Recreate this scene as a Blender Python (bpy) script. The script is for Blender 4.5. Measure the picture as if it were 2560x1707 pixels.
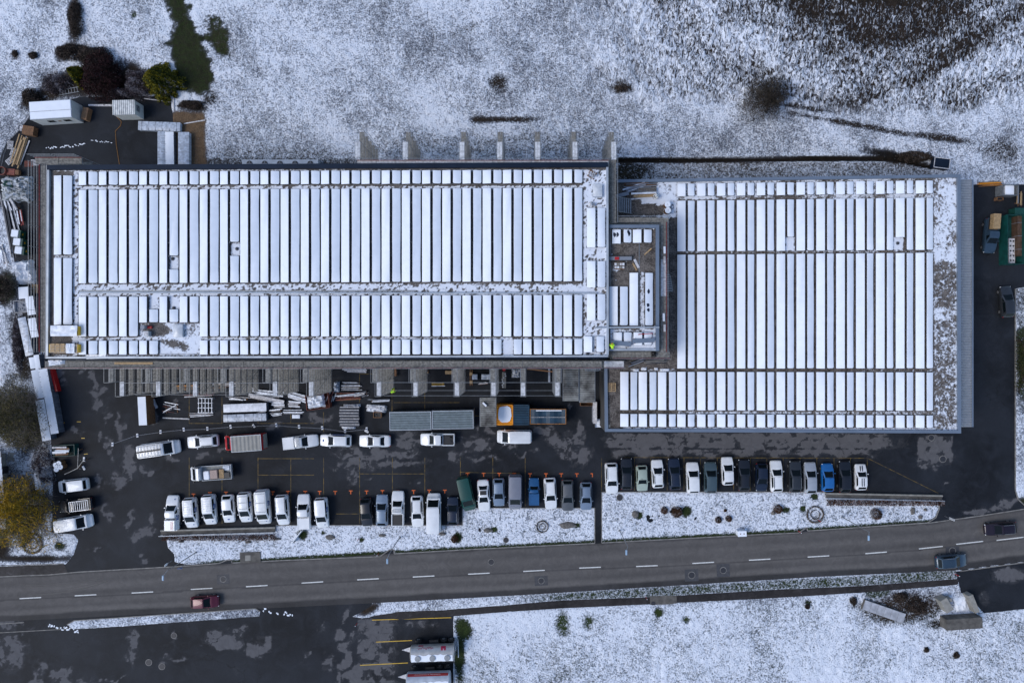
import bpy, bmesh, math, random
import numpy as np
from mathutils import Vector, Matrix
R_ = math.radians
scene = bpy.context.scene
for o_ in list(bpy.data.objects):
    bpy.data.objects.remove(o_)
# ------------------------------------------------------------------ camera
H, S, NX, NY = 100.0, 17.0667, 1315.0, 853.5      # drone height, photo pixels per metre on the ground, nadir
cam = bpy.data.cameras.new('camera'); camo = bpy.data.objects.new('camera', cam)
scene.collection.objects.link(camo); scene.camera = camo
camo.location = (0, 0, H); camo.rotation_euler = (0, 0, 0)
cam.sensor_width = 36; cam.lens = 24; cam.shift_x = -(NX - 1280) / 2560; cam.clip_end = 6000; cam.clip_start = 1
# ------------------------------------------------------------------ world, sun, exposure
SUN_EL, SUN_AZ = R_(48), R_(250)                   # compass azimuth, 0 = +Y
w = bpy.data.worlds.new('World'); scene.world = w; w.use_nodes = True
nt = w.node_tree; bg = nt.nodes['Background']
sky = nt.nodes.new('ShaderNodeTexSky'); sky.sky_type = 'NISHITA'; sky.sun_disc = False
sky.sun_elevation = SUN_EL; sky.sun_rotation = SUN_AZ
sky.air_density = 1.0; sky.dust_density = 1.7; sky.ozone_density = 1.5; sky.altitude = 700
nt.links.new(sky.outputs[0], bg.inputs[0]); bg.inputs[1].default_value = 0.13
sun = bpy.data.lights.new('sun', 'SUN'); suno = bpy.data.objects.new('sun', sun); scene.collection.objects.link(suno)
sun.energy = 1.1; sun.angle = R_(28); sun.color = (1.0, 0.97, 0.93)
sd = Vector((math.sin(SUN_AZ) * math.cos(SUN_EL), math.cos(SUN_AZ) * math.cos(SUN_EL), math.sin(SUN_EL)))
suno.rotation_euler = sd.to_track_quat('Z', 'Y').to_euler()
scene.view_settings.view_transform = 'Standard'; scene.view_settings.look = 'None'
scene.view_settings.exposure = 0.58; scene.view_settings.gamma = 1.0
scene.view_settings.use_curve_mapping = False
scene.cycles.max_bounces = 6

# ------------------------------------------------------------------ helpers
COL = scene.collection.objects
def P(px, py, z=0.0):
    k = (1 - z / H) / S
    return ((px - NX) * k, (NY - py) * k, z)
def PV(px, py, z=0.0): return Vector(P(px, py, z))
def ms(d, z=0.0): return d * (1 - z / H) / S          # photo pixels at height z -> metres
def tag(o, label=None, cat=None, group=None, kind=None):
    if label: o['label'] = label
    if cat: o['category'] = cat
    if group: o['group'] = group
    if kind: o['kind'] = kind
    return o
def thing(name, label, cat, loc=(0, 0, 0), rz=0.0, group=None):
    o = bpy.data.objects.new(name, None); COL.link(o); o.empty_display_size = 0.2
    o.location = loc; o.rotation_euler = (0, 0, rz)
    return tag(o, label, cat, group, 'thing' if label else None)
def rz_(a): return Matrix.Rotation(a, 3, 'Z')
class MB:
    def __init__(s): s.v = []; s.f = []; s.m = []
    def add(s, vs, fs, m=0):
        b = len(s.v); s.v += [tuple(v) for v in vs]
        s.f += [tuple(i + b for i in f) for f in fs]; s.m += [m] * len(fs); return s
    def box(s, c, d, rot=None, m=0, top=1.0):
        x, y, z = d[0] / 2, d[1] / 2, d[2] / 2
        vs = [Vector((sx * x * (top if sz > 0 else 1), sy * y * (top if sz > 0 else 1), sz * z)) for sz in (-1, 1) for sx, sy in ((-1, -1), (1, -1), (1, 1), (-1, 1))]
        if rot is not None: vs = [rot @ v for v in vs]
        vs = [v + Vector(c) for v in vs]
        return s.add(vs, [(3, 2, 1, 0), (4, 5, 6, 7), (0, 1, 5, 4), (1, 2, 6, 5), (2, 3, 7, 6), (3, 0, 4, 7)], m)
    def tube(s, p, q, r, n=5, m=0, r2=None):
        p, q = Vector(p), Vector(q); d = (q - p)
        if d.length < 1e-6: return s
        u = d.orthogonal().normalized(); v = d.normalized().cross(u); r2 = r if r2 is None else r2
        vs = [p + (u * math.cos(2 * math.pi * i / n) + v * math.sin(2 * math.pi * i / n)) * r for i in range(n)]
        vs += [q + (u * math.cos(2 * math.pi * i / n) + v * math.sin(2 * math.pi * i / n)) * r2 for i in range(n)]
        fs = [(i, (i + 1) % n, n + (i + 1) % n, n + i) for i in range(n)]
        fs += [tuple(range(n - 1, -1, -1)), tuple(range(n, 2 * n))]
        return s.add(vs, fs, m)
    def lathe(s, c, prof, n=16, m=0):
        vs = []; fs = []
        for r, z in prof:
            vs += [(c[0] + r * math.cos(2 * math.pi * i / n), c[1] + r * math.sin(2 * math.pi * i / n), c[2] + z) for i in range(n)]
        for k in range(len(prof) - 1):
            fs += [(k * n + i, k * n + (i + 1) % n, (k + 1) * n + (i + 1) % n, (k + 1) * n + i) for i in range(n)]
        fs += [tuple(range(n - 1, -1, -1)), tuple((len(prof) - 1) * n + i for i in range(n))]
        return s.add(vs, fs, m)
    def prism(s, pts, z0, z1, m=0):
        n = len(pts)
        a = sum(pts[i][0] * pts[(i + 1) % n][1] - pts[(i + 1) % n][0] * pts[i][1] for i in range(n))
        if a < 0: pts = pts[::-1]
        vs = [(p[0], p[1], z0) for p in pts] + [(p[0], p[1], z1) for p in pts]
        fs = [(i, (i + 1) % n, n + (i + 1) % n, n + i) for i in range(n)] + [tuple(range(n - 1, -1, -1)), tuple(range(n, 2 * n))]
        return s.add(vs, fs, m)
    def quad(s, a, b, c, d, m=0): return s.add([a, b, c, d], [(0, 1, 2, 3)], m)
    def mesh(s, name, mats, smooth=None):
        me = bpy.data.meshes.new(name); me.from_pydata(s.v, [], s.f)
        for mt in mats if isinstance(mats, (list, tuple)) else [mats]: me.materials.append(mt)
        if any(s.m): me.polygons.foreach_set('material_index', s.m)
        if smooth is not None: me.shade_smooth(); me.set_sharp_from_angle(angle=R_(smooth))
        me.update(); return me
    def build(s, name, mats, parent=None, loc=(0, 0, 0), rz=0.0, smooth=None, bevel=0.0):
        me = s.mesh(name, mats, smooth)
        if bevel: bev(me, bevel)
        return put(name, me, parent, loc, rz)
def bev(me, w_, seg=2, ang=35):
    bm = bmesh.new(); bm.from_mesh(me)
    es = [e for e in bm.edges if len(e.link_faces) == 2 and e.calc_face_angle(0) > R_(ang)]
    bmesh.ops.bevel(bm, geom=es, offset=w_, segments=seg, affect='EDGES', clamp_overlap=True)
    bm.to_mesh(me); bm.free(); me.shade_smooth(); me.set_sharp_from_angle(angle=R_(30))
def put(name, me, parent=None, loc=(0, 0, 0), rz=0.0, mat_=None):
    o = bpy.data.objects.new(name, me); COL.link(o); o.parent = parent
    o.location = loc; o.rotation_euler = (0, 0, rz)
    if mat_ is not None:
        o.material_slots[0].link = 'OBJECT'; o.material_slots[0].material = mat_
    return o

# ------------------------------------------------------------------ materials
MATS = {}
def mat(name, col, rough=0.6, metal=0.0, var=0.0, scale=3.0, bump=0.0, col2=None, coat=0.0, det=4.0, spec=0.5):
    if name in MATS: return MATS[name]
    m = bpy.data.materials.new(name); m.use_nodes = True; t = m.node_tree; b = t.nodes['Principled BSDF']
    b.inputs['Base Color'].default_value = (*col, 1); b.inputs['Roughness'].default_value = rough
    b.inputs['Metallic'].default_value = metal; b.inputs['Specular IOR Level'].default_value = spec
    if coat: b.inputs['Coat Weight'].default_value = coat; b.inputs['Coat Roughness'].default_value = 0.08
    if var or bump or col2:
        tc = t.nodes.new('ShaderNodeNewGeometry'); n = t.nodes.new('ShaderNodeTexNoise')
        n.inputs['Scale'].default_value = scale; n.inputs['Detail'].default_value = det
        t.links.new(tc.outputs['Position'], n.inputs['Vector'])
        if var or col2:
            r = t.nodes.new('ShaderNodeValToRGB'); r.color_ramp.elements[0].position = 0.35; r.color_ramp.elements[1].position = 0.68
            c2 = col2 or tuple(min(1, c * (1 + var)) for c in col); c1 = col if col2 else tuple(c * (1 - var) for c in col)
            r.color_ramp.elements[0].color = (*c1, 1); r.color_ramp.elements[1].color = (*c2, 1)
            t.links.new(n.outputs['Fac'], r.inputs['Fac']); t.links.new(r.outputs[0], b.inputs['Base Color'])
        if bump:
            bp = t.nodes.new('ShaderNodeBump'); bp.inputs['Strength'].default_value = bump; bp.inputs['Distance'].default_value = 0.05
            t.links.new(n.outputs['Fac'], bp.inputs['Height']); t.links.new(bp.outputs[0], b.inputs['Normal'])
    MATS[name] = m; return m
def math_(t, op, a, b=None, c=None, clamp=False):
    n = t.nodes.new('ShaderNodeMath'); n.operation = op; n.use_clamp = clamp
    for i, x in enumerate((a, b, c)):
        if x is None: continue
        if isinstance(x, (int, float)): n.inputs[i].default_value = x
        else: t.links.new(x, n.inputs[i])
    return n.outputs[0]
def mixc(t, f, a, b):
    n = t.nodes.new('ShaderNodeMix'); n.data_type = 'RGBA'
    for i, x in ((0, f), (6, a), (7, b)):
        if isinstance(x, tuple): n.inputs[i].default_value = (*x, 1)
        elif isinstance(x, (int, float)): n.inputs[i].default_value = x
        else: t.links.new(x, n.inputs[i])
    return n.outputs[2]
def noise(t, vec, scale, detail=3.0, rough=0.55, dist=0.0):
    n = t.nodes.new('ShaderNodeTexNoise'); n.inputs['Scale'].default_value = scale; n.inputs['Detail'].default_value = detail
    n.inputs['Roughness'].default_value = rough; n.inputs['Distortion'].default_value = dist
    t.links.new(vec, n.inputs['Vector']); return n.outputs['Fac']
def attr(t, name):
    n = t.nodes.new('ShaderNodeAttribute'); n.attribute_name = name; return n
def smooth_(t, x, a, b):
    n = t.nodes.new('ShaderNodeMapRange'); n.interpolation_type = 'SMOOTHSTEP'
    for i, v in enumerate((x, a, b)):
        if isinstance(v, (int, float)): n.inputs[i].default_value = v
        else: t.links.new(v, n.inputs[i])
    return n.outputs[0]
def snow_material(name, s1, s2, edge=0.07, bumpd=0.12, aniso=None):
    """Snow lying on soil, grass or gravel: attribute 'snow' = how much is covered, 'base' = colour below, 'plough' = clods."""
    m = bpy.data.materials.new(name); m.use_nodes = True; t = m.node_tree; b = t.nodes['Principled BSDF']
    g = t.nodes.new('ShaderNodeNewGeometry').outputs['Position']
    n1 = noise(t, g, s1, 3.0, 0.6, 0.3); n2 = noise(t, g, s2, 2.0, 0.5)
    n0 = noise(t, g, 0.22, 2.0, 0.5)
    f = math_(t, 'ADD', math_(t, 'MULTIPLY', n1, 0.72), math_(t, 'MULTIPLY', n2, 0.28))
    if aniso:
        mp = t.nodes.new('ShaderNodeMapping'); mp.inputs['Rotation'].default_value = (0, 0, R_(aniso)); mp.inputs['Scale'].default_value = (1.0, 0.45, 1)
        t.links.new(g, mp.inputs['Vector']); n3 = noise(t, mp.outputs[0], 3.3, 2.4, 0.58, 0.9)
        pl = attr(t, 'plough').outputs['Fac']
        f = math_(t, 'ADD', math_(t, 'MULTIPLY', f, math_(t, 'SUBTRACT', 1.0, pl)), math_(t, 'MULTIPLY', n3, pl))
    f = math_(t, 'ADD', f, math_(t, 'MULTIPLY', math_(t, 'SUBTRACT', n0, 0.5), 0.12))
    f = math_(t, 'ADD', f, math_(t, 'MULTIPLY', math_(t, 'SUBTRACT', noise(t, g, 11.0, 2.0, 0.6), 0.5), 0.14))
    cov = attr(t, 'snow').outputs['Fac']
    thr = math_(t, 'ADD', 0.5, math_(t, 'MULTIPLY', math_(t, 'SUBTRACT', 0.5, cov), 0.62))
    k = smooth_(t, f, math_(t, 'SUBTRACT', thr, edge), math_(t, 'ADD', thr, edge))
    soil = mixc(t, smooth_(t, math_(t, 'ADD', math_(t, 'MULTIPLY', n2, 0.35), math_(t, 'MULTIPLY', noise(t, g, 7.0, 3.0, 0.7), 0.65)), 0.38, 0.62), attr(t, 'base').outputs['Color'], attr(t, 'base2').outputs['Color'])
    c = mixc(t, k, soil, mixc(t, n1, (0.62, 0.66, 0.75), (0.82, 0.855, 0.91)))
    t.links.new(c, b.inputs['Base Color']); b.inputs['Roughness'].default_value = 0.85; b.inputs['Specular IOR Level'].default_value = 0.2
    bp = t.nodes.new('ShaderNodeBump'); bp.inputs['Strength'].default_value = 0.7; bp.inputs['Distance'].default_value = bumpd
    t.links.new(math_(t, 'ADD', k, f), bp.inputs['Height']); t.links.new(bp.outputs[0], b.inputs['Normal'])
    return m
M_GROUND = snow_material('snowy_ground', 4.7, 1.7, 0.135, 0.30, aniso=-28)
M_ROOF = snow_material('snowy_gravel', 3.4, 1.1, 0.09, 0.05)
def asphalt_material(name, wet, dry, road=False):
    """attribute 'dry' marks where the wet film has dried off."""
    m = bpy.data.materials.new(name); m.use_nodes = True; t = m.node_tree; b = t.nodes['Principled BSDF']
    g = t.nodes.new('ShaderNodeNewGeometry').outputs['Position']
    d = attr(t, 'dry').outputs['Fac']
    n1 = noise(t, g, 0.95, 8.0, 0.70, 1.3); n2 = noise(t, g, 14.0, 3.0, 0.6); n3 = noise(t, g, 0.13, 3.0, 0.5)
    if road: k = math_(t, 'ADD', d, math_(t, 'MULTIPLY', math_(t, 'SUBTRACT', n1, 0.5), 0.07), clamp=True)
    else: k = smooth_(t, math_(t, 'ADD', d, math_(t, 'MULTIPLY', math_(t, 'SUBTRACT', n1, 0.5), 1.7)), 0.40, 0.66)
    if not road: k = math_(t, 'MAXIMUM', k, math_(t, 'MULTIPLY', smooth_(t, math_(t, 'ADD', d, math_(t, 'MULTIPLY', math_(t, 'SUBTRACT', n1, 0.5), 1.2)), 0.12, 0.42), 0.20))
    wv = mixc(t, smooth_(t, n3, 0.3, 0.7), tuple(c * 0.62 for c in wet), tuple(c * 1.4 for c in wet)); wv = mixc(t, math_(t, 'MULTIPLY', smooth_(t, noise(t, g, 0.45, 6.0, 0.65, 0.8), 0.42, 0.75), 0.45), wv, tuple(c * 2.3 for c in wet))
    dv = mixc(t, smooth_(t, n1, 0.3, 0.75), tuple(c * 0.86 for c in dry), tuple(c * 1.12 for c in dry))
    c = mixc(t, k, wv, dv); c = mixc(t, math_(t, 'MULTIPLY', math_(t, 'SUBTRACT', n2, 0.5), 0.5, clamp=True), c, (0.2, 0.2, 0.2))
    cr = t.nodes.new('ShaderNodeTexVoronoi'); cr.feature = 'DISTANCE_TO_EDGE'; cr.inputs['Scale'].default_value = 0.22; cr.inputs['Randomness'].default_value = 1
    mv = t.nodes.new('ShaderNodeVectorMath'); mv.operation = 'ADD'
    nn = t.nodes.new('ShaderNodeTexNoise'); nn.inputs['Scale'].default_value = 0.7; nn.inputs['Detail'].default_value = 5; t.links.new(g, nn.inputs['Vector'])
    sc = t.nodes.new('ShaderNodeVectorMath'); sc.operation = 'SCALE'; sc.inputs[3].default_value = 2.2; t.links.new(nn.outputs['Color'], sc.inputs[0])
    t.links.new(g, mv.inputs[0]); t.links.new(sc.outputs[0], mv.inputs[1]); t.links.new(mv.outputs[0], cr.inputs['Vector'])
    crk = smooth_(t, cr.outputs['Distance'], 0.002, 0.012)
    crk = math_(t, 'MAXIMUM', crk, smooth_(t, noise(t, g, 0.06, 1.0), 0.62, 0.57)) if not road else math_(t, 'MAXIMUM', crk, 0.97)
    c = mixc(t, crk, (0.012, 0.013, 0.015), c)
    t.links.new(c, b.inputs['Base Color'])
    rg = t.nodes.new('ShaderNodeMapRange'); t.links.new(k, rg.inputs[0]); rg.inputs[3].default_value = 0.6; rg.inputs[4].default_value = 0.9
    t.links.new(rg.outputs[0], b.inputs['Roughness']); b.inputs['Specular IOR Level'].default_value = 0.12
    bp = t.nodes.new('ShaderNodeBump'); bp.inputs['Strength'].default_value = 0.15; bp.inputs['Distance'].default_value = 0.02
    t.links.new(n2, bp.inputs['Height']); t.links.new(bp.outputs[0], b.inputs['Normal'])
    return m
M_YARD = asphalt_material('yard_asphalt', (0.0130, 0.0150, 0.0192), (0.104, 0.102, 0.107))
M_ROADA = asphalt_material('road_asphalt', (0.022, 0.022, 0.024), (0.150, 0.139, 0.131), True)
M_PATH = asphalt_material('path_asphalt', (0.024, 0.021, 0.021), (0.11, 0.105, 0.105))
def foliage_material(name, rough=0.7):
    m = bpy.data.materials.new(name); m.use_nodes = True; t = m.node_tree; b = t.nodes['Principled BSDF']
    t.links.new(attr(t, 'leaf').outputs['Color'], b.inputs['Base Color']); b.inputs['Roughness'].default_value = rough
    b.inputs['Specular IOR Level'].default_value = 0.2; return m
M_LEAF = foliage_material('foliage')
M_SNOW = mat('snow', (0.80, 0.835, 0.895), 0.8, var=0.03, scale=1.2, bump=0.25, spec=0.25)
M_ALU = mat('galvanised_steel', (0.27, 0.285, 0.30), 0.5, 0.6, var=0.2, scale=5)
M_DECK = mat('scaffold_board', (0.19, 0.182, 0.165), 0.8, var=0.35, scale=4.0, bump=0.3)
M_DECKSNOW = mat('frosted_board', (0.55, 0.56, 0.58), 0.8, var=0.25, scale=3.0)
M_TOE = mat('red_toe_board', (0.25, 0.03, 0.03), 0.6, var=0.3)
M_NAVY = mat('navy_panel', (0.008, 0.013, 0.03), 0.35, var=0.2)
M_SHEETN = mat('navy_sheet', (0.006, 0.014, 0.030), 0.6, 0.0, var=0.2, scale=0.5, spec=0.2)
M_CAP = mat('blue_grey_cap', (0.16, 0.20, 0.26), 0.45, 0.2, var=0.08, scale=0.4)
M_CAPL = mat('light_metal_cap', (0.40, 0.44, 0.49), 0.45, 0.2, var=0.15, scale=0.8)
M_WALL = mat('render_wall', (0.33, 0.33, 0.33), 0.85, var=0.08)
M_WALLD = mat('dark_cladding', (0.050, 0.048, 0.047), 0.7, var=0.12, scale=0.7)
M_CONC = mat('concrete', (0.25, 0.24, 0.215), 0.85, var=0.2, scale=1.5, bump=0.2)
M_CONCD = mat('damp_concrete', (0.10, 0.092, 0.082), 0.85, var=0.35, scale=1.2, bump=0.2)
M_KERB = mat('kerb_stone', (0.20, 0.19, 0.175), 0.85, var=0.3, scale=1.5)
M_WOOD = mat('pale_wood', (0.40, 0.27, 0.14), 0.75, var=0.25, scale=6)
M_WOODD = mat('brown_wood', (0.17, 0.085, 0.04), 0.8, var=0.35, scale=5)
M_FROST = mat('frosted_timber', (0.55, 0.54, 0.55), 0.8, var=0.3, scale=4)
M_WRAP = mat('plastic_wrap', (0.42, 0.47, 0.55), 0.3, 0.0, var=0.3, scale=2.5, bump=0.5)
M_WRAPW = mat('white_wrap', (0.70, 0.73, 0.79), 0.4, 0.0, var=0.15, scale=2.0, bump=0.5)
M_SIDE = mat('panel_stack_side', (0.085, 0.10, 0.13), 0.5, var=0.3, scale=2)
M_STRAP = mat('grey_strap', (0.20, 0.22, 0.26), 0.6)
M_PROF = mat('aluminium_profile', (0.52, 0.56, 0.63), 0.4, 0.35, var=0.35, scale=3)
M_PROFD = mat('dark_profile', (0.02, 0.028, 0.045), 0.45, var=0.3)
M_RUST = mat('rusty_red', (0.17, 0.045, 0.03), 0.7, var=0.4, scale=4)
M_RED = mat('red_paint', (0.42, 0.012, 0.012), 0.35, coat=0.4)
M_GREEN = mat('dark_green_plastic', (0.006, 0.055, 0.042), 0.5, var=0.25)
M_TEAL = mat('teal_paint', (0.004, 0.055, 0.05), 0.5, var=0.3, scale=2)
M_YEL = mat('yellow_paint', (0.55, 0.34, 0.02), 0.5, var=0.15)
M_ORANGE = mat('orange_paint', (0.75, 0.28, 0.006), 0.45, var=0.12)
M_BLACK = mat('black_plastic', (0.012, 0.012, 0.014), 0.5)
M_TYRE = mat('rubber', (0.014, 0.014, 0.015), 0.85)
M_RIM = mat('alloy_rim', (0.45, 0.46, 0.48), 0.35, 0.8)
M_GLASS = mat('tinted_glass', (0.004, 0.007, 0.009), 0.10, 0.0, spec=0.2)
M_WHITEP = mat('white_plastic', (0.72, 0.74, 0.77), 0.5)
M_CABIN = mat('white_cabin_panel', (0.60, 0.61, 0.58), 0.6, var=0.08)
M_BLUE = mat('logo_blue', (0.015, 0.07, 0.27), 0.45)
M_LAMP = mat('headlamp_glass', (0.75, 0.77, 0.78), 0.12, spec=0.7)
M_TAIL = mat('tail_lamp', (0.45, 0.01, 0.01), 0.2, coat=0.3)
M_LIME = mat('hi_vis_cloth', (0.50, 0.85, 0.02), 0.7)
M_SKIN = mat('skin', (0.42, 0.25, 0.18), 0.6)
M_DARKCL = mat('dark_trousers', (0.012, 0.016, 0.026), 0.8)
M_LINEY = mat('worn_yellow_paint', (0.022, 0.02, 0.015), 0.7, col2=(0.22, 0.14, 0.02), scale=1.6)
M_LINEO = mat('orange_marking', (0.62, 0.12, 0.02), 0.7, var=0.25, scale=4)
M_LINEW = mat('white_marking', (0.62, 0.62, 0.60), 0.7, var=0.18, scale=5)
M_IRON = mat('cast_iron', (0.025, 0.025, 0.03), 0.6, var=0.2)
M_ROCK = mat('boulder', (0.13, 0.12, 0.11), 0.85, var=0.4, scale=5, bump=0.6)
M_BARK = mat('bark', (0.10, 0.075, 0.055), 0.9, var=0.3, scale=8)
M_GRATE = mat('weathered_sheet', (0.30, 0.30, 0.28), 0.55, 0.3, col2=(0.06, 0.055, 0.05), scale=0.75)
M_CGREY = mat('grey_container_paint', (0.16, 0.20, 0.22), 0.5, 0.2, var=0.15, scale=2)
M_CBLUE = mat('blue_container_paint', (0.012, 0.042, 0.075), 0.45, var=0.25, scale=1)
M_TARP = mat('grey_tarpaulin', (0.25, 0.245, 0.225), 0.6, var=0.1, scale=1.5)
M_BROWNC = mat('brown_container_paint', (0.075, 0.042, 0.025), 0.7, var=0.35, scale=2)

# ------------------------------------------------------------------ layout painting (numpy, photo pixels on the ground)
def vnoise(x, y, seed):
    xi = np.floor(x).astype(np.int64); yi = np.floor(y).astype(np.int64); fx = x - xi; fy = y - yi
    fx = fx * fx * (3 - 2 * fx); fy = fy * fy * (3 - 2 * fy)
    def h(a, b):
        n = (a * 374761393 + b * 668265263 + seed * 1442695041) & 0xffffffff
        n = ((n ^ (n >> 13)) * 1274126177) & 0xffffffff
        return ((n ^ (n >> 16)) & 0xffff) / 65535.0
    return (h(xi, yi) * (1 - fx) + h(xi + 1, yi) * fx) * (1 - fy) + (h(xi, yi + 1) * (1 - fx) + h(xi + 1, yi + 1) * fx) * fy
def fbm(x, y, seed, o=3):
    r = 0; a = 0.5; t_ = 0
    for i in range(o): r = r + a * vnoise(x * 2 ** i, y * 2 ** i, seed + i); t_ += a; a *= 0.5
    return r / t_
def sdp(X, Y, poly):
    d = np.full(X.shape, 1e9); ins = np.zeros(X.shape, bool); n = len(poly)
    for i in range(n):
        (ax, ay), (bx, by) = poly[i], poly[(i + 1) % n]; ex, ey = bx - ax, by - ay
        l2 = ex * ex + ey * ey + 1e-9; t_ = np.clip(((X - ax) * ex + (Y - ay) * ey) / l2, 0, 1)
        d = np.minimum(d, (X - ax - ex * t_) ** 2 + (Y - ay - ey * t_) ** 2)
        if abs(ey) > 1e-9:
            c = ((ay > Y) != (by > Y)) & (X < ex * (Y - ay) / ey + ax); ins ^= c
    d = np.sqrt(d); return np.where(ins, -d, d)
def sdl(X, Y, pts):
    d = np.full(X.shape, 1e9)
    for (ax, ay), (bx, by) in zip(pts[:-1], pts[1:]):
        ex, ey = bx - ax, by - ay; t_ = np.clip(((X - ax) * ex + (Y - ay) * ey) / (ex * ex + ey * ey + 1e-9), 0, 1)
        d = np.minimum(d, np.hypot(X - ax - ex * t_, Y - ay - ey * t_))
    return d
def ell(X, Y, cx, cy, rx, ry, rot=0):
    c, s_ = math.cos(R_(rot)), math.sin(R_(rot)); dx, dy = X - cx, Y - cy
    return np.hypot((dx * c - dy * s_) / rx, (dx * s_ + dy * c) / ry)      # <1 inside; rot counter-clockwise in the picture
def sm(x, a, b):
    t_ = np.clip((x - a) / (b - a), 0, 1); return t_ * t_ * (3 - 2 * t_)
def fa(me, name, arr):
    a = me.attributes.new(name, 'FLOAT', 'POINT'); a.data.foreach_set('value', np.ascontiguousarray(arr, np.float32).ravel())
def ca(me, name, arr):
    a = me.color_attributes.new(name, 'FLOAT_COLOR', 'POINT')
    a.data.foreach_set('color', np.ascontiguousarray(np.concatenate([arr, np.ones((*arr.shape[:-1], 1))], -1), np.float32).ravel())
def grid_mesh(name, xs, ys, Z, keep=None):
    nx, ny = len(xs), len(ys); X, Y = np.meshgrid(xs, ys)
    co = np.stack([X, Y, Z], -1).reshape(-1, 3).astype(np.float32)
    i = np.arange(nx * ny).reshape(ny, nx)
    q = np.stack([i[:-1, :-1], i[:-1, 1:], i[1:, 1:], i[1:, :-1]], -1).reshape(-1, 4)
    if keep is not None: q = q[keep.reshape(-1)]
    me = bpy.data.meshes.new(name); me.vertices.add(len(co)); me.vertices.foreach_set('co', co.ravel())
    me.loops.add(q.size); me.loops.foreach_set('vertex_index', q.ravel().astype(np.int32))
    me.polygons.add(len(q)); me.polygons.foreach_set('loop_start', np.arange(0, q.size, 4, dtype=np.int32))
    me.update(calc_edges=True); me.shade_smooth(); return me

RU = [(-400, 1462), (-100, 1447), (0, 1441), (122, 1437), (196, 1430), (428, 1417), (700, 1401), (974, 1384), (1491, 1358), (1900, 1336), (2340, 1306), (2560, 1273), (2700, 1250), (3000, 1200)]
RL = [(-400, 1578), (-100, 1560), (0, 1553), (640, 1521), (930, 1507), (1300, 1487), (1640, 1466), (2050, 1441), (2390, 1425), (2560, 1403), (2700, 1385), (3000, 1345)]
YARD = [(-20, 470), (-2, 400), (15, 360), (55, 318), (85, 272), (200, 243), (425, 240), (432, 290), (432, 420), (470, 700), (2380, 700), (2426, 462), (2640, 462), (2640, 705), (2538, 722),
        (2538, 1225), (2550, 1255), (2600, 1266), (2700, 1252), (2560, 1275), (2340, 1308), (1900, 1338), (1491, 1360), (974, 1386), (428, 1419), (165, 1434), (163, 1412), (185, 1385), (196, 1350), (185, 1336), (130, 1330),
        (132, 1210), (128, 1100), (100, 1010), (80, 900), (58, 800), (45, 690), (25, 600), (5, 520)]
BED1 = [(411, 1324), (690, 1321), (690, 1312), (1156, 1312), (1156, 1269), (1487, 1269), (1487, 1356), (974, 1382), (986, 1382), (984, 1373), (974, 1373), (950, 1389), (580, 1404), (580, 1399), (568, 1398), (545, 1406), (468, 1411), (437, 1404), (435, 1384), (420, 1368)]
BED2 = [(1504, 1229), (2062, 1229), (2062, 1238), (2345, 1242), (2347, 1270), (2338, 1292), (2318, 1304), (2018, 1325), (2016, 1317), (1996, 1330), (1504, 1355)]
LOT2 = [(-200, 1556), (930, 1507), (925, 1516), (905, 1528), (878, 1541), (905, 1545), (940, 1540), (1000, 1533), (1130, 1526), (1134, 1540), (1134, 1800), (-200, 1800)]
ISLE = [(168, 1560), (185, 1551), (640, 1521), (650, 1528), (648, 1540), (232, 1570), (180, 1571)]
PATHW = [(925, 1540), (1000, 1528), (1110, 1524), (1250, 1513), (1400, 1500), (1640, 1491), (1920, 1474), (2150, 1464), (2396, 1446), (2396, 1461), (2150, 1481), (1920, 1495), (1640, 1509), (1400, 1520), (1250, 1530), (1120, 1540), (1000, 1548)]
WPAV = [(-200, 1424), (0, 1415), (160, 1410), (170, 1432), (0, 1442), (-200, 1452)]
DRIVE = [(2390, 1428), (2560, 1405), (2700, 1387), (2700, 1512), (2560, 1522), (2460, 1532), (2430, 1500), (2402, 1480)]
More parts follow.
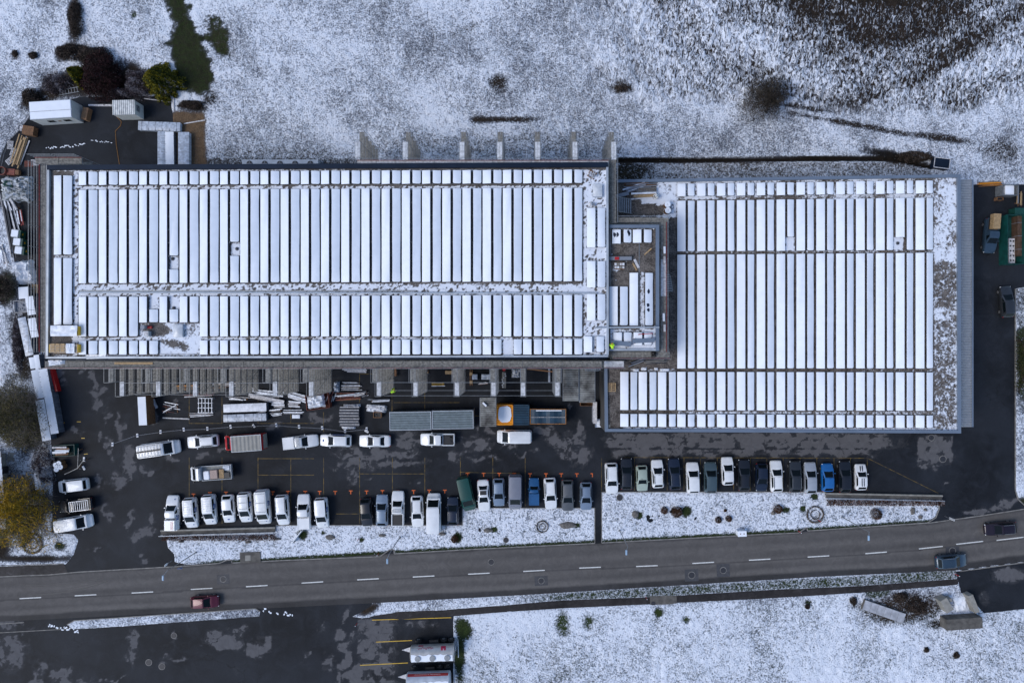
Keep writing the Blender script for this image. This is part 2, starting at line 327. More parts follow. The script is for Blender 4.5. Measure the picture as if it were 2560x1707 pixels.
# ================================================================== THE SETTING
def ground():
    fx = np.arange(-84, 82.01, 0.24); fy = np.arange(-58, 56.01, 0.24)
    o1 = 6 * 1.45 ** np.arange(1, 14)
    xs = np.concatenate([fx[0] - o1[::-1], fx, fx[-1] + o1]); ys = np.concatenate([fy[0] - o1[::-1], fy, fy[-1] + o1])
    X, Y = np.meshgrid(xs, ys); px = X * S + NX; py = NY - Y * S
    road = RU + RL[::-1]
    a = sdp(px, py, YARD); a = np.maximum(a, -sdp(px, py, BED1)); a = np.maximum(a, -sdp(px, py, BED2))
    l = np.maximum(sdp(px, py, LOT2), -sdp(px, py, ISLE))
    a = np.minimum.reduce([a, l, sdp(px, py, road), sdp(px, py, PATHW), sdp(px, py, DRIVE), sdp(px, py, WPAV)])
    wob = (fbm(px / 14, py / 14, 3) - 0.5) * 7
    h = np.clip((a + wob * 0.35) / S * 0.8, -0.3, 0.09)
    out = sm(a, 8, 60)
    # slope in the north-east with clods
    plough = sm(py + (px - 1500) * -.05, 330, 200) * sm(px + (fbm(px / 60, py / 60, 55) - .5) * 160, 1330, 1700) * 1.0
    plough *= 1 - sm(sdl(px, py, [(1330, 330), (1700, 290), (2100, 330), (2420, 330), (2700, 160)]), 70, 5) * sm(py, 200, 300)
    hill = sm(py, 420, -100) * sm(px, 1350, 2300) * 2.2
    cl = fbm(px / 11 + py / 40, py / 17, 9, 2); rr_ = np.hypot((px - 2200) / 1.7, py + 40); ridge = np.sin(rr_ / 15 + fbm(px / 90, py / 90, 66) * 6) * .5 + np.sin(rr_ / 34 + 1) * .5
    h = h + out * ((fbm(px / 90, py / 90, 5) - 0.5) * 0.35 + (fbm(px / 10, py / 10, 7) - 0.5) * 0.30) + hill + plough * ((cl - 0.5) * 0.75 + ridge * .22)
    dit = np.minimum(sdl(px, py, [(1545, 402), (1760, 401), (2180, 397), (2260, 402), (2325, 418)]) / 4.6, 3)
    h = h - 0.5 * sm(dit, 1.2, 0.6) + 0.15 * sm(dit, 2.6, 1.3)
    # snow cover
    lf = fbm(px / 120, py / 120, 21, 3) - 0.5; mf = fbm(px / 30, py / 30, 31, 2) - 0.5
    sn = 0.625 + lf * 0.36 + mf * 0.18
    grass = np.array([0.058, 0.062, 0.072]); brown = np.array([0.034, 0.024, 0.017]); green = np.array([0.026, 0.040, 0.009]); blueg = np.array([0.15, 0.16, 0.195])
    base = np.zeros((*px.shape, 3)) + blueg; base2 = np.zeros((*px.shape, 3)) + grass
    def put_(wt, c1, c2=None, s_=None):
        nonlocal base, base2, sn
        w_ = wt[..., None]; base = base * (1 - w_) + np.array(c1) * w_; base2 = base2 * (1 - w_) + np.array(c2 if c2 is not None else c1) * w_
        if s_ is not None: sn = sn * (1 - wt) + s_ * wt
    put_(plough, brown * 0.8, brown * 0.35)
    sn = sn * (1 - plough) + plough * (.28 + .31 * sm(rr_, 40, 330) + .11 * ridge * sm(rr_, 60, 160) + mf * .12 + lf * .15)
    bd = sdl(px, py, [(1960, 300), (2120, 262), (2290, 195), (2420, 110), (2570, 30)]); sn = sn - plough * .20 * np.exp(-(bd / 20) ** 2) * sm(px, 1980, 2200)
    sn = sn + .06 * sm(py, 330, 260) * sm(px, 1650, 1800) * (1 - plough)
    def spot(cx, cy, rx, ry, rot, s_, c1=None, c2=None, soft=0.55):
        e = ell(px, py, cx, cy, rx, ry, rot) + mf * 0.7; wt = sm(e, 1 + soft * 0.6, 1 - soft)
        put_(wt, brown if c1 is None else c1, c2, s_)
    dk = brown * 0.45
    for q in [(2215, -20, 150, 50, 0, 0.05), (2350, 165, 110, 12, 30, 0.30), (2150, 316, 200, 7, -10, 0.30), (2350, 345, 70, 8, -8, 0.32), (2010, 272, 80, 7, -8, 0.32), (2400, 260, 60, 22, 10, 0.42), (2500, 380, 60, 30, 0, 0.45)]:
        spot(*q, brown * 0.7, dk)
    spot(1250, 300, 95, 9, 0, 0.22, brown * .7); spot(1245, 205, 26, 28, 60, 0.30, brown * .7); spot(1555, 222, 30, 14, 0, 0.35, brown * .7); spot(1175, 70, 40, 14, 20, .55)
    spot(1225, 365, 340, 32, 0, 0.55, np.array([.06, .055, .05])); spot(700, 385, 180, 16, 0, 0.50, np.array([.06, .055, .05]))
    put_(sm(sdp(px, py, [(515, 396), (900, 396), (900, 420), (515, 420)]), 4, -4), (.05, .045, .04), dk, .42)
    put_(sm(sdp(px, py, [(1545, 408), (2250, 406), (2330, 432), (2330, 470), (1545, 470)]), 4, -4), (.075, .062, .05), (.03, .026, .02), .50)
    put_(sm(ell(px, py, 1575, 432, 55, 24) + mf, 1.3, .4), (.03, .026, .016), (.014, .012, .009), .28)
    spot(2230, 392, 80, 14, -12, .1, dk * .5)
    put_(sm(dit, 1.5, 1.1), dk * .9, dk * .5, 0.10)
    # north-west: shrub belt, bare grass tongue, gravel heap
    for q in [(188, 45, 18, 55, 0, .15), (170, 130, 28, 22, 20, .1), (240, 150, 50, 26, -25, .05), (330, 190, 50, 34, -20, .08), (90, 250, 46, 16, 30, .2), (150, 215, 60, 24, 35, .25), (250, 215, 140, 30, 0, .1), (40, 138, 9, 10, 0, .3), (82, 140, 10, 9, 0, .2)]: spot(*q, brown, dk)
    tong = sdp(px, py, [(395, -40), (462, -40), (478, 50), (505, 95), (525, 150), (538, 205), (520, 228), (470, 228), (440, 180), (424, 110), (442, 50), (415, 10)])
    rg_ = (fbm(px / 16, py / 16, 81, 3) - .5) * 46 + (fbm(px / 5, py / 5, 83, 2) - .5) * 16
    put_(sm(tong + rg_ * .7, 7, -7), green * .8, np.array([.016, .015, .007]), 0.06)
    put_(sm(ell(px, py, 545, 95, 26, 50, 20) + rg_ / 34, 1.15, .7), green * .9, np.array([.022, .018, .009]), .14); spot(335, 38, 9, 10, 0, .3, green); spot(525, 250, 20, 20, 0, .4, dk)
    put_(sm(sdp(px, py, [(420, 280), (512, 280), (520, 420), (425, 420)]) + mf * 10, 4, -6), (.16, .105, .062), (.10, .065, .04), 0.10)
    spot(488, 268, 34, 14, -10, .02, dk)
    # west edge, trees' litter
    spot(20, 720, 30, 45, 0, .15, green * .5, dk); spot(55, 870, 22, 100, 14, .3, dk); spot(60, 1040, 80, 95, 0, .12, (.03, .027, .012), dk); spot(50, 1280, 90, 90, 0, .15, (.045, .03, .008), dk)
    spot(130, 1190, 45, 35, 0, .62, dk); spot(85, 1395, 120, 10, 0, .1, dk); spot(0, 1370, 30, 40, 0, .05, dk); spot(150, 1365, 14, 12, 0, .2, green * .6)
    # beds along the car park
    in1 = sm(np.minimum(sdp(px, py, BED1), sdp(px, py, BED2)), 6, -2)
    sn = sn * (1 - in1) + (0.69 + mf * .12) * in1; put_(in1, (.035, .045, .04), (.014, .02, .010))
    kd = sdl(px, py, RU); put_(sm(kd, 12, 5) * in1 * sm(px, 440, 560), green * .9, green * .5, .18)
    for cx, cy, rx, ry in [(757, 1335, 13, 14), (808, 1331, 5, 6), (1145, 1342, 10, 12), (1235, 1323, 8, 6), (1598, 1288, 9, 8), (1716, 1276, 14, 14), (2035, 1241, 9, 7), (1965, 1273, 10, 8), (905, 1348, 5, 5), (1440, 1312, 10, 6), (2006, 1270, 8, 8)]:
        spot(cx, cy, rx, ry, 0, 0.02, green * 1.2, green * .5)
    # south of the road
    south = sm(py, 1500, 1530) * sm(px, 1000, 1140)
    put_(south, (.032, .042, .028), (.014, .02, .009)); sn = sn + south * .06
    spot(2250, 1515, 110, 40, 5, .30, brown * 1.2, dk); spot(2190, 1480, 40, 14, 10, .35, green * .8); spot(2390, 1555, 70, 12, 5, .3, dk)
    spot(1160, 1570, 20, 26, 0, .02, green * 1.3, green * .5); spot(1150, 1640, 14, 60, 0, .1, green * .7); spot(1405, 1560, 18, 28, 0, .32, green); spot(1470, 1555, 16, 18, 0, .32, green); spot(1645, 1530, 12, 14, 0, .12, green); spot(1715, 1548, 14, 14, 0, .3, green)
    spot(2020, 1506, 10, 8, 0, .3, green * .6); spot(2316, 1623, 8, 8, 0, .2, brown * .7); spot(2390, 1637, 9, 9, 0, .2, brown * .7)
    verge = sm(np.maximum(sdp(px, py, [(880, 1550), (930, 1508), (1300, 1487), (2390, 1424), (2396, 1450), (1920, 1478), (1300, 1510), (1000, 1530)]), -sdp(px, py, PATHW)), 3, -3)
    put_(verge * sm(px, 1150, 1450), green * 1.0, green * .45, .42); spot(925, 1520, 30, 12, 25, .05, brown * 1.2, dk)
    spot(2555, 900, 18, 110, 0, .25, green * 1.0, dk); spot(2562, 1255, 20, 14, 0, .0, green, dk); put_(sm(ell(px, py, 2560, 740, 30, 80), 1.2, .6), (.05, .05, .04), dk, .5)
    me = grid_mesh('ground', xs, ys, h); fa(me, 'snow', np.clip(sn, 0, 1.05)); fa(me, 'plough', plough); ca(me, 'base', base); ca(me, 'base2', base2)
    me.materials.append(M_GROUND); tag(put('ground', me), kind='structure')
ground()

def warp(px, py):
    return (px + (fbm(px / 26, py / 26, 301, 3) - .5) * 46 + (fbm(px / 7, py / 7, 303, 2) - .5) * 9, py + (fbm(px / 26, py / 26, 311, 3) - .5) * 40 + (fbm(px / 7, py / 7, 313, 2) - .5) * 9)
def dry_map(ox, oy):
    px, py = warp(ox, oy)
    d = np.zeros(px.shape)
    E = [(237, 952, 9, 22), (245, 985, 27, 15), (242, 1012, 9, 15), (267, 1040, 8, 19), (295, 1050, 8, 24), (308, 1082, 17, 24), (253, 1094, 13, 13), (280, 1127, 10, 26, 12), (321, 1142, 15, 34, -6), (318, 1187, 15, 18), (357, 1170, 17, 14), (368, 1182, 14, 5), (422, 1150, 21, 10), (250, 1205, 10, 26), (292, 1203, 27, 22), (155, 940, 15, 22), (188, 1075, 17, 14), (215, 930, 6, 14), (505, 1096, 8, 6), (560, 1130, 13, 4), (512, 1136, 12, 7),
         (1024, 1100, 42, 26), (940, 1134, 110, 14), (900, 1160, 66, 14), (1000, 1160, 82, 12), (1128, 1134, 32, 20), (1196, 1110, 44, 22), (1223, 1080, 11, 15), (1188, 1076, 4, 10), (1204, 1142, 52, 8), (877, 1193, 20, 22), (1395, 1101, 38, 22), (1362, 1077, 22, 18), (1411, 1128, 34, 22), (1455, 1085, 14, 32), (1459, 1134, 26, 24), (1275, 1110, 24, 9), (1313, 1134, 30, 5), (925, 1197, 10, 3), (955, 1199, 8, 3), (1020, 1210, 6, 4), (1050, 1205, 4, 5),
         (1120, 1195, 10, 2), (380, 1290, 16, 16), (266, 1288, 11, 25), (360, 1330, 36, 18, 20), (320, 1300, 30, 6, 60), (232, 1372, 8, 6), (370, 1400, 10, 8), (350, 1383, 6, 8), (430, 1012, 10, 12), (380, 1040, 12, 18), (690, 1058, 26, 12), (800, 1045, 28, 16), (515, 1045, 14, 9), (2330, 1145, 44, 22), (2310, 1165, 22, 8), (2440, 1277, 40, 8), (2490, 1268, 30, 12), (2520, 1255, 22, 14), (2365, 1210, 9, 4), (1560, 1103, 50, 14), (1440, 1102, 9, 10), (1428, 1020, 8, 22)]
    for q in E:
        e = ell(px, py, *q[:4], q[4] if len(q) > 4 else 0); d = np.maximum(d, sm(e, 1.35, 0.35))
    px, py = ox + (px - ox) * .2, oy + (py - oy) * .2
    b1 = np.minimum(sm(py, 1080, 1086), sm(py, 1123, 1119)) * sm(px, 1505, 1530) * sm(px, 2300, 2180)
    b2 = np.minimum(sm(py, 1121, 1125), sm(py + 6 * np.sin(px / 13.0), 1147, 1133)) * sm(px, 1520, 1540) * sm(px, 2230, 2140)
    b3 = np.minimum(sm(py, 1085, 1090), sm(py, 1172, 1150)) * sm(px, 2290, 2294) * sm(px, 2384, 2378)
    d = np.maximum.reduce([d, b1 * .95, b2 * .82, b3 * .9])
    # tyre-swept stripes
    st = fbm(px / 42, py / 5.0, 77, 2); d = d - 0.35 * sm(st, .52, .7) * sm(px, 850, 900) * sm(px, 1300, 1100)
    d = d - 0.9 * np.minimum(sm(px, 1085, 1091), sm(px, 1122, 1114)) * sm(py, 1118, 1124)
    ed = fbm(px / 55, py / 55, 91, 2)
    h_ = fbm(ox / 16, oy / 10, 97, 3); return np.clip(d, 0, 1) * (.92 - .55 * sm(h_, .5, .72)) + 0.06 * ed
def sheet(name, px0, px1, py0, py1, z, poly, m, dry, step=0.25, grow=26):
    x0, y1, _ = P(px0, py0); x1, y0, _ = P(px1, py1)
    xs = np.arange(x0, x1 + step, step); ys = np.arange(y0, y1 + step, step)
    X, Y = np.meshgrid(xs, ys); px = X * S + NX; py = NY - Y * S
    s_ = sdp(px, py, poly); s4 = np.minimum.reduce([s_[:-1, :-1], s_[1:, :-1], s_[:-1, 1:], s_[1:, 1:]])
    me = grid_mesh(name, xs, ys, np.full(X.shape, z), s4 < grow); fa(me, 'dry', dry(px, py)); me.materials.append(m)
    bm = bmesh.new(); bm.from_mesh(me); bmesh.ops.delete(bm, geom=[v for v in bm.verts if not v.link_faces], context='VERTS'); bm.to_mesh(me); bm.free()
    return tag(put(name, me), kind='structure')
sheet('parking_yard', -30, 2660, 235, 1450, 0.0, YARD, M_YARD, dry_map)
def dry2(ox, oy):
    px, py = warp(ox, oy)
    d = np.zeros(px.shape)
    for q in [(20, 1625, 46, 52), (95, 1690, 20, 34), (150, 1700, 22, 24), (20, 1560, 40, 10), (80, 1572, 14, 10), (205, 1700, 20, 14), (330, 1610, 14, 40), (435, 1590, 10, 16), (560, 1600, 40, 24), (600, 1575, 20, 14), (640, 1620, 24, 22), (440, 1650, 26, 8), (310, 1640, 6, 9), (372, 1655, 5, 5), (405, 1663, 8, 8), (870, 1545, 9, 26, -30), (845, 1590, 16, 14), (860, 1640, 12, 30, -20), (885, 1600, 10, 20, -30), (820, 1660, 14, 20), (800, 1565, 5, 12), (765, 1640, 6, 8), (885, 1685, 20, 22), (850, 1700, 12, 20), (2480, 1440, 30, 12), (260, 1700, 60, 3)]:
        d = np.maximum(d, sm(ell(px, py, *q[:4], q[4] if len(q) > 4 else 0), 1.4, .6))
    px, py = ox, oy
    b = sm(px, 890, 896) * sm(px, 1010, 960) * sm(py, 1540, 1552); b2 = sm(sdp(px, py, [(640, 1588), (678, 1588), (678, 1632), (640, 1632)]), 2, -2)
    d = np.maximum.reduce([d, b * .88, b2 * .8, sm(ell(px, py, 1055, 1560, 60, 12), 1.3, .4) * .62])
    h_ = fbm(ox / 16, oy / 14, 98, 3); return np.clip(d, 0, 1) * (.92 - .6 * sm(h_, .48, .7)) + .05
LOT2X = LOT2[:]
sheet('lower_yard', -120, 1150, 1500, 1800, -0.004, LOT2X, M_YARD, dry2, grow=18)
sheet('side_driveway', 2370, 2720, 1380, 1545, -0.004, DRIVE, M_YARD, lambda px, py: .9 * sm(ell(px, py, 2525, 1437, 45, 20), 1.5, .4) + .45 * sm(ell(px, py, 2460, 1495, 14, 18), 1.5, .5), grow=14)
def ipl(pts, x): return np.interp(x, [p[0] for p in pts], [p[1] for p in pts])
def road():
    xs = np.linspace(-400, 3000, 420); vs = np.linspace(0, 1, 41)
    U, L = ipl(RU, xs), ipl(RL, xs)
    Xp = np.repeat(xs[None], 41, 0); Yp = U[None] * (1 - vs[:, None]) + L[None] * vs[:, None]
    V = np.repeat(vs[:, None], 420, 1)
    tone = 0.64 + 0.09 * np.cos((V - .30) * 22) * sm(V, .05, .2) + (fbm(Xp / 260, V * 9, 5) - .5) * .30 + (fbm(Xp / 30, V * 30, 6) - .5) * .08
    tone = tone * (1 - 0.78 * sm(V + (fbm(Xp / 60, V * 3, 8) - .5) * .05, .85, .90)) * (1 - .55 * sm(V + (fbm(Xp / 25, V * 3, 18) - .5) * .05, .045, .01))
    tone += .16 * np.exp(-((V - .80) / .05) ** 2)
    seam = np.abs(Yp - (ipl(CL, Xp) + 3)) < 1.6; tone = np.where(seam, tone * .5, tone)
    co = np.stack([(Xp - NX) / S, (NY - Yp) / S, np.full(Xp.shape, 0.010)], -1).reshape(-1, 3)
    i = np.arange(41 * 420).reshape(41, 420); q = np.stack([i[1:, :-1], i[1:, 1:], i[:-1, 1:], i[:-1, :-1]], -1).reshape(-1, 4)
    me = bpy.data.meshes.new('road'); me.from_pydata(co.tolist(), [], q.tolist()); fa(me, 'dry', np.clip(tone, 0, 1)); me.materials.append(M_ROADA)
    tag(put('road', me), kind='structure')
CL = [(-400, 1520), (76, 1494), (214, 1487), (356, 1480), (504, 1471), (642, 1464), (781, 1455), (920, 1447), (1059, 1440), (1197, 1433), (1335, 1426), (1475, 1418), (1617, 1414), (1758, 1406), (1899, 1398), (2046, 1390), (2190, 1381), (2327, 1368), (2424, 1356), (2525, 1346), (3000, 1290)]
road()
def poly_sheet(name, pts, z, m, dry=None, parent=None):
    me = bpy.data.meshes.new(name); bm = bmesh.new()
    f = bm.faces.new([bm.verts.new(P(x, y, 0)[:2] + (z,)) for x, y in pts]); f.normal_update()
    if f.normal.z < 0: f.normal_flip()
    bmesh.ops.triangulate(bm, faces=[f]); bm.to_mesh(me); bm.free(); me.materials.append(m)
    if dry is not None: fa(me, 'dry', np.full(len(me.vertices), dry))
    return put(name, me, parent)
tag(poly_sheet('footpath', PATHW, 0.004, M_PATH, .18), kind='structure')
def strip(mb, pts, w_, z, m=0, h=0.0):
    """band of width w_ (m) along photo-pixel points, lying at height z (h > 0: a raised kerb)"""
    q = [PV(*p) for p in pts]
    for a, b in zip(q[:-1], q[1:]):
        d = (b - a); n = Vector((-d.y, d.x, 0)).normalized() * w_ / 2
        if h: mb.prism([(a - n)[:2], (b - n)[:2], (b + n)[:2], (a + n)[:2]], z, z + h, m)
        else: mb.quad(*[(v.x, v.y, z) for v in (a - n, b - n, b + n, a + n)], m=m)
    return mb
# lane dashes: each painted dash is a child of the markings
mk = tag(thing('road_markings', None, None), kind='structure')
for i, (x, y) in enumerate(CL[1:-1]):
    hw = 27 if i < 16 else (30 if i == 16 else 34)
    j = i + 1; dx = CL[j + 1][0] - CL[j - 1][0]; dy = CL[j + 1][1] - CL[j - 1][1]; l = math.hypot(dx, dy)
    strip(MB(), [(x - dx / l * hw, y - dy / l * hw), (x + dx / l * hw, y + dy / l * hw)], 0.15, 0.0145).build('lane_dash', M_LINEW, mk)
tm_ = MB()
for k, (y0, y1) in enumerate(((1462, 1441), (1468, 1445), (1478, 1449), (1486, 1452))):
    strip(tm_, [(60 + 200 * u + k * 3, y0 - (y0 - y1) * u ** 2.2) for u in [q / 9 for q in range(10)]], .16 if k % 2 else .09, .0152 + .0012 * k)
tag(tm_.build('tyre_marks', mat('wet_tyre_track', (.030, .030, .033), .6)), kind='structure')
ym = tag(thing('bay_markings', None, None), kind='structure')
Z1 = 0.004
for x in (473, 555, 645, 727, 809, 899, 981, 1062, 1151, 1232, 1313): strip(MB(), [(x, 1143), (x, 1308 if x < 1140 else 1265)], .07, Z1).build('bay_line', M_LINEY, ym)
for x in (1504, 1586, 1627, 1668, 1710, 1751, 1793, 1834, 1876, 1917, 1958, 2000, 2042, 2085, 2126, 2168): strip(MB(), [(x, 1145), (x, 1226)], .07, Z1).build('bay_line', M_LINEY, ym)
for a, b in [((645, 1146), (785, 1146)), ((645, 1187), (785, 1187)), ((899, 1184), (1062, 1184)), ((1560, 1143), (2168, 1145)), ((2169, 1145), (2345, 1232)), ((473, 1058), (555, 1058)), ((645, 1058), (785, 1058)), ((899, 935), (985, 934)), ((985, 1006), (1150, 1006)), ((1062, 1036), (1232, 1040)), ((1150, 1180), (1300, 1183)), ((700, 1267), (722, 1267)), ((840, 1284), (900, 1284))]:
    strip(MB(), [a, b], .07, Z1 * 2).build('bay_line', M_LINEY, ym)
for x, y0, y1 in [(473, 990, 1058), (555, 990, 1058), (645, 1000, 1058), (727, 1000, 1058), (899, 930, 1010), (980, 980, 1030), (1062, 980, 1030), (809, 1030, 1080)]: strip(MB(), [(x, y0), (x, y1)], .07, Z1 * 3).build('bay_line', M_LINEY, ym)
for a, b in [((930, 1549), (1128, 1543)), ((940, 1604), (1030, 1600)), ((900, 1662), (1020, 1656))]: strip(MB(), [a, b], .11, 0.003).build('bay_line', M_YEL, ym)
for a, b in [((152, 1058), (162, 1056)), ((203, 1095), (212, 1095)), ((210, 1135), (219, 1134)), ((192, 1054), (202, 1054))]: strip(MB(), [a, b], .10, Z1).build('bay_line', M_YEL, ym)
TM = [(484, 1238), (525, 1234), (565, 1233), (645, 1232), (682, 1232), (720, 1231), (763, 1231), (799, 1231), (838, 1231), (877, 1230), (916.5, 1230), (956, 1229), (995, 1229), (1034, 1229), (1073, 1228), (1112, 1228), (1169, 1186), (1209, 1186), (1248, 1186), (1286, 1186), (1325, 1187), (1365, 1187), (1403, 1187), (1442, 1187), (1481, 1187)]
for i, (x, y) in enumerate(TM):
    mb = strip(MB(), [(x - (4.5 if i < 24 else 4.5), y - 3.5), (x + (4.5 if i < 24 else 1), y - 3.5)], .13, Z1 * 4)
    strip(mb, [(x, y - 2.4), (x, y + 5)], .13, Z1 * 4).build('bay_tee', M_LINEO, ym)
# kerbs
def kerb(pts, w_=0.14, z=0.0, h=0.11): tag(strip(MB(), pts, w_, z - 0.02, h=h).build('kerb', M_KERB), kind='structure')
kerb([(x, ipl(RU, x) - 1) for x in (-100, 60, 122)] + [(196, 1429), (428, 1416)], h=.05)
kerb([(428, 1416), (470, 1413), (548, 1407), (568, 1399), (580, 1399), (580, 1406), (700, 1400), (950, 1390)])
kerb([(950, 1390), (974, 1373), (985, 1373), (986, 1383), (1200, 1371), (1487, 1357)])
kerb([(1504, 1356), (1900, 1335), (1996, 1331), (2016, 1318), (2019, 1326), (2318, 1306), (2339, 1293), (2348, 1270), (2347, 1262)])
kerb([(2320, 1307), (2450, 1289), (2560, 1272), (2700, 1248)], h=.05)
kerb([(2560, 1405), (2400, 1427)], h=.09); kerb([(2538, 722), (2538, 1225), (2545, 1248), (2565, 1266)])
kerb([(690, 1312), (1156, 1312), (1156, 1269), (1487, 1269), (1487, 1356)], .10); kerb([(1504, 1356), (1504, 1229), (2062, 1229)], .10)
kerb([(168, 1560), (186, 1550), (640, 1520), (651, 1528)], .12); kerb([(-40, 1561), (60, 1555)], .12, h=.05); kerb([(-40, 1583), (175, 1571)], .1, h=.04)
kerb([(0, 1413), (160, 1408)], .12)
tag(poly_sheet('west_pavement', WPAV, .006, M_PATH, .30), kind='structure')
# patches and covers in the road surface
def cover(px, py, r, label, patch=None, z=0.027):
    c = PV(px, py); t = thing('manhole_cover', label, 'manhole cover', c, 0, 'manhole covers')
    MB().lathe((0, 0, z), [(r, 0), (r, .012), (r * .9, .014)], 20).build('lid', M_IRON, t)
    MB().lathe((0, 0, z - .006), [(r * 1.18, 0), (r * 1.18, .007)], 20).build('ring', M_KERB, t)
    if patch:
        mb = MB(); strip(mb, [(px - patch[0] / 2, py + .8), (px + patch[0] / 2, py - .8)], ms(patch[1]), .0125); mb.v = [(v[0] - c.x, v[1] - c.y, v[2]) for v in mb.v]
        mb.v = [(v[0], v[1], .0165) for v in mb.v]; mb.build('asphalt_patch', mat('patch_asphalt', (.05, .05, .055), .7, var=.2), t)
for q in [(558, 1447, .40, 'manhole cover in a square patch near the west end of the road', (32, 24)), (1353, 1451, .40, 'pale manhole cover in a square patch of the lower lane', (33, 24)),
          (1729, 1437, .45, 'manhole cover in the ragged square patch of the lower lane', (34, 30)), (1808, 1425, .42, 'dark manhole cover in the square patch nearest the dashes', (33, 32)),
          (2381, 1376, .42, 'manhole cover in a patch behind the dark blue car', (34, 22)), (1228, 1404, .40, 'plain manhole cover in the upper lane', None),
          (2328, 1094, .40, 'manhole cover beside the corner of the low building', None), (2357, 1147, .44, 'manhole cover on the dry grey patch east of the cars', None),
          (372, 1655, .42, 'pale round cover in the lower yard', None), (405, 1665, .42, 'grey round cover with a wet rim in the lower yard', None), (435, 1588, .38, 'round cover on the dry patch of the lower yard', None),
          (1549, 1243, .42, 'round cover in the snow below the white hatchback', None), (1265, 1349, .36, 'round cover in the snow below the grey van', None)]:
    cover(q[0], q[1], q[2], q[3], q[4], .10 if 'snow' in q[3] else .027)

# ================================================================== BUILDINGS
def roof_sheet(parent, name, c4, z, cov, base=(.17, .155, .145), base2=(.05, .045, .043), step=.22):
    """c4: photo corners TL, TR, BR, BL at height z; cov(px, py) -> snow cover"""
    q = [PV(*c, z) for c in c4]; nx = int((q[1] - q[0]).length / step); ny = int((q[0] - q[3]).length / step)
    u, v = np.meshgrid(np.linspace(0, 1, nx), np.linspace(0, 1, ny)); A = [np.array(p) for p in q]
    co = A[3] * ((1 - u) * (1 - v))[..., None] + A[2] * (u * (1 - v))[..., None] + A[1] * (u * v)[..., None] + A[0] * ((1 - u) * v)[..., None]
    k = S / (1 - z / H); px = co[..., 0] * k + NX; py = NY - co[..., 1] * k
    i = np.arange(nx * ny).reshape(ny, nx); f = np.stack([i[:-1, :-1], i[:-1, 1:], i[1:, 1:], i[1:, :-1]], -1).reshape(-1, 4)
    me = bpy.data.meshes.new(name); me.from_pydata(co.reshape(-1, 3).tolist(), [], f.tolist())
    fa(me, 'snow', np.clip(cov(px, py), 0, 1)); ca(me, 'base', np.zeros((*px.shape, 3)) + np.array(base)); ca(me, 'base2', np.zeros((*px.shape, 3)) + np.array(base2))
    me.materials.append(M_ROOF); return put(name, me, parent)
def rect(px, py, x0, x1, y0, y1, soft=3): return sm(px, x0 - soft, x0 + soft) * sm(px, x1 + soft, x1 - soft) * sm(py, y0 - soft, y0 + soft) * sm(py, y1 + soft, y1 - soft)
ZL, ZR, ZM = 13.0, 7.2, 12.2
def walls(parent, c4, z0, z1, m, win=None):
    q = [PV(*c, z1) for c in c4]; mb = MB(); mb.prism([p[:2] for p in q], z0, z1); wl = mb.build('wall', m, parent)
    if win:
        gm = MB().box((0, 0, 0), (1.5, .06, 1.3)).mesh('window', M_GLASS)
        for a, b, rows in win:
            A, B = q[a], q[b]; d = B - A; n = int(d.length / 3.2); ang = math.atan2(d.y, d.x); nrm = Vector((d.y, -d.x, 0)).normalized()
            for r_ in rows:
                for k in range(1, n):
                    p = A + d * k / n; put('window', gm, wl, (p.x + nrm.x * .01, p.y + nrm.y * .01, r_), ang)
    return wl
def bar(mb, a, b, w_, z0, z1, m=0):
    a, b = Vector(a[:2]), Vector(b[:2]); d = (b - a); n = Vector((-d.y, d.x)).normalized() * w_ / 2
    return mb.prism([a - n, b - n, b + n, a + n], z0, z1, m)
# --- the long building
LB = thing('long_building', 'long industrial building with rows of snow-covered solar panels, clad in scaffolding', 'building', P(800, 650, 0))
LB.location = (0, 0, 0)
cL = [(115, 413), (1521, 406), (1522, 892), (112, 896)]
walls(LB, cL, 0, ZL - .02, M_WALL, [(3, 2, (2.0, 5.4, 8.8)), (1, 0, (2.0, 5.4, 8.8))])
def covL(px, py):
    c = np.full(px.shape, .12); lf = fbm(px / 40, py / 25, 4) - .5; ft = fbm(px / 5.5, py / 4, 14, 2)
    wk = np.maximum.reduce([rect(px, py, 180, 1460, 464, 475), rect(px, py, 182, 1500, 709, 741), rect(px, py, 190, 1500, 842, 852), rect(px, py, 180, 196, 430, 890), rect(px, py, 117, 1520, 888, 900), rect(px, py, 1458, 1521, 425, 890)])
    c = np.maximum(c, wk * (.74 + lf * .45)); c = c - wk * .5 * sm(ft, .56, .70)
    c = np.maximum(c, rect(px, py, 348, 505, 806, 845) * (.62 + lf * .8)); c = np.maximum(c, rect(px, py, 398, 505, 840, 888) * (.60 + lf * .8)); c -= .6 * sm(ell(px, py, 390, 825, 36, 16), 1.2, .5); c -= .45 * sm(ell(px, py, 440, 862, 40, 12, -15), 1.3, .4)
    for q in [(424, 446, 640, 675), (578, 601, 606, 641), (373, 398, 742, 775), (424, 450, 742, 775)]: c = np.maximum(c, rect(px, py, *q) * .8)
    c = np.maximum(c, rect(px, py, 1256, 1285, 850, 890) * .85); c = np.maximum(c, rect(px, py, 120, 1500, 424, 430, 2) * .6)
    c = np.where(px < 134, .04, c); c = np.maximum(c, rect(px, py, 136, 182, 636, 646, 2) * .6)
    return c + (fbm(px / 12, py / 12, 24) - .5) * .18
roofL = roof_sheet(LB, 'roof', [(117, 415), (1520, 408), (1521, 890), (114, 894)], ZL, covL)
qa = [PV(*c, ZL + .4) for c in cL]
bar(MB(), qa[0] + Vector((.1, -.28, 0)), qa[1] + Vector((-.1, -.28, 0)), .60, ZL - .6, ZL + .40).build('parapet', M_SHEETN, LB)
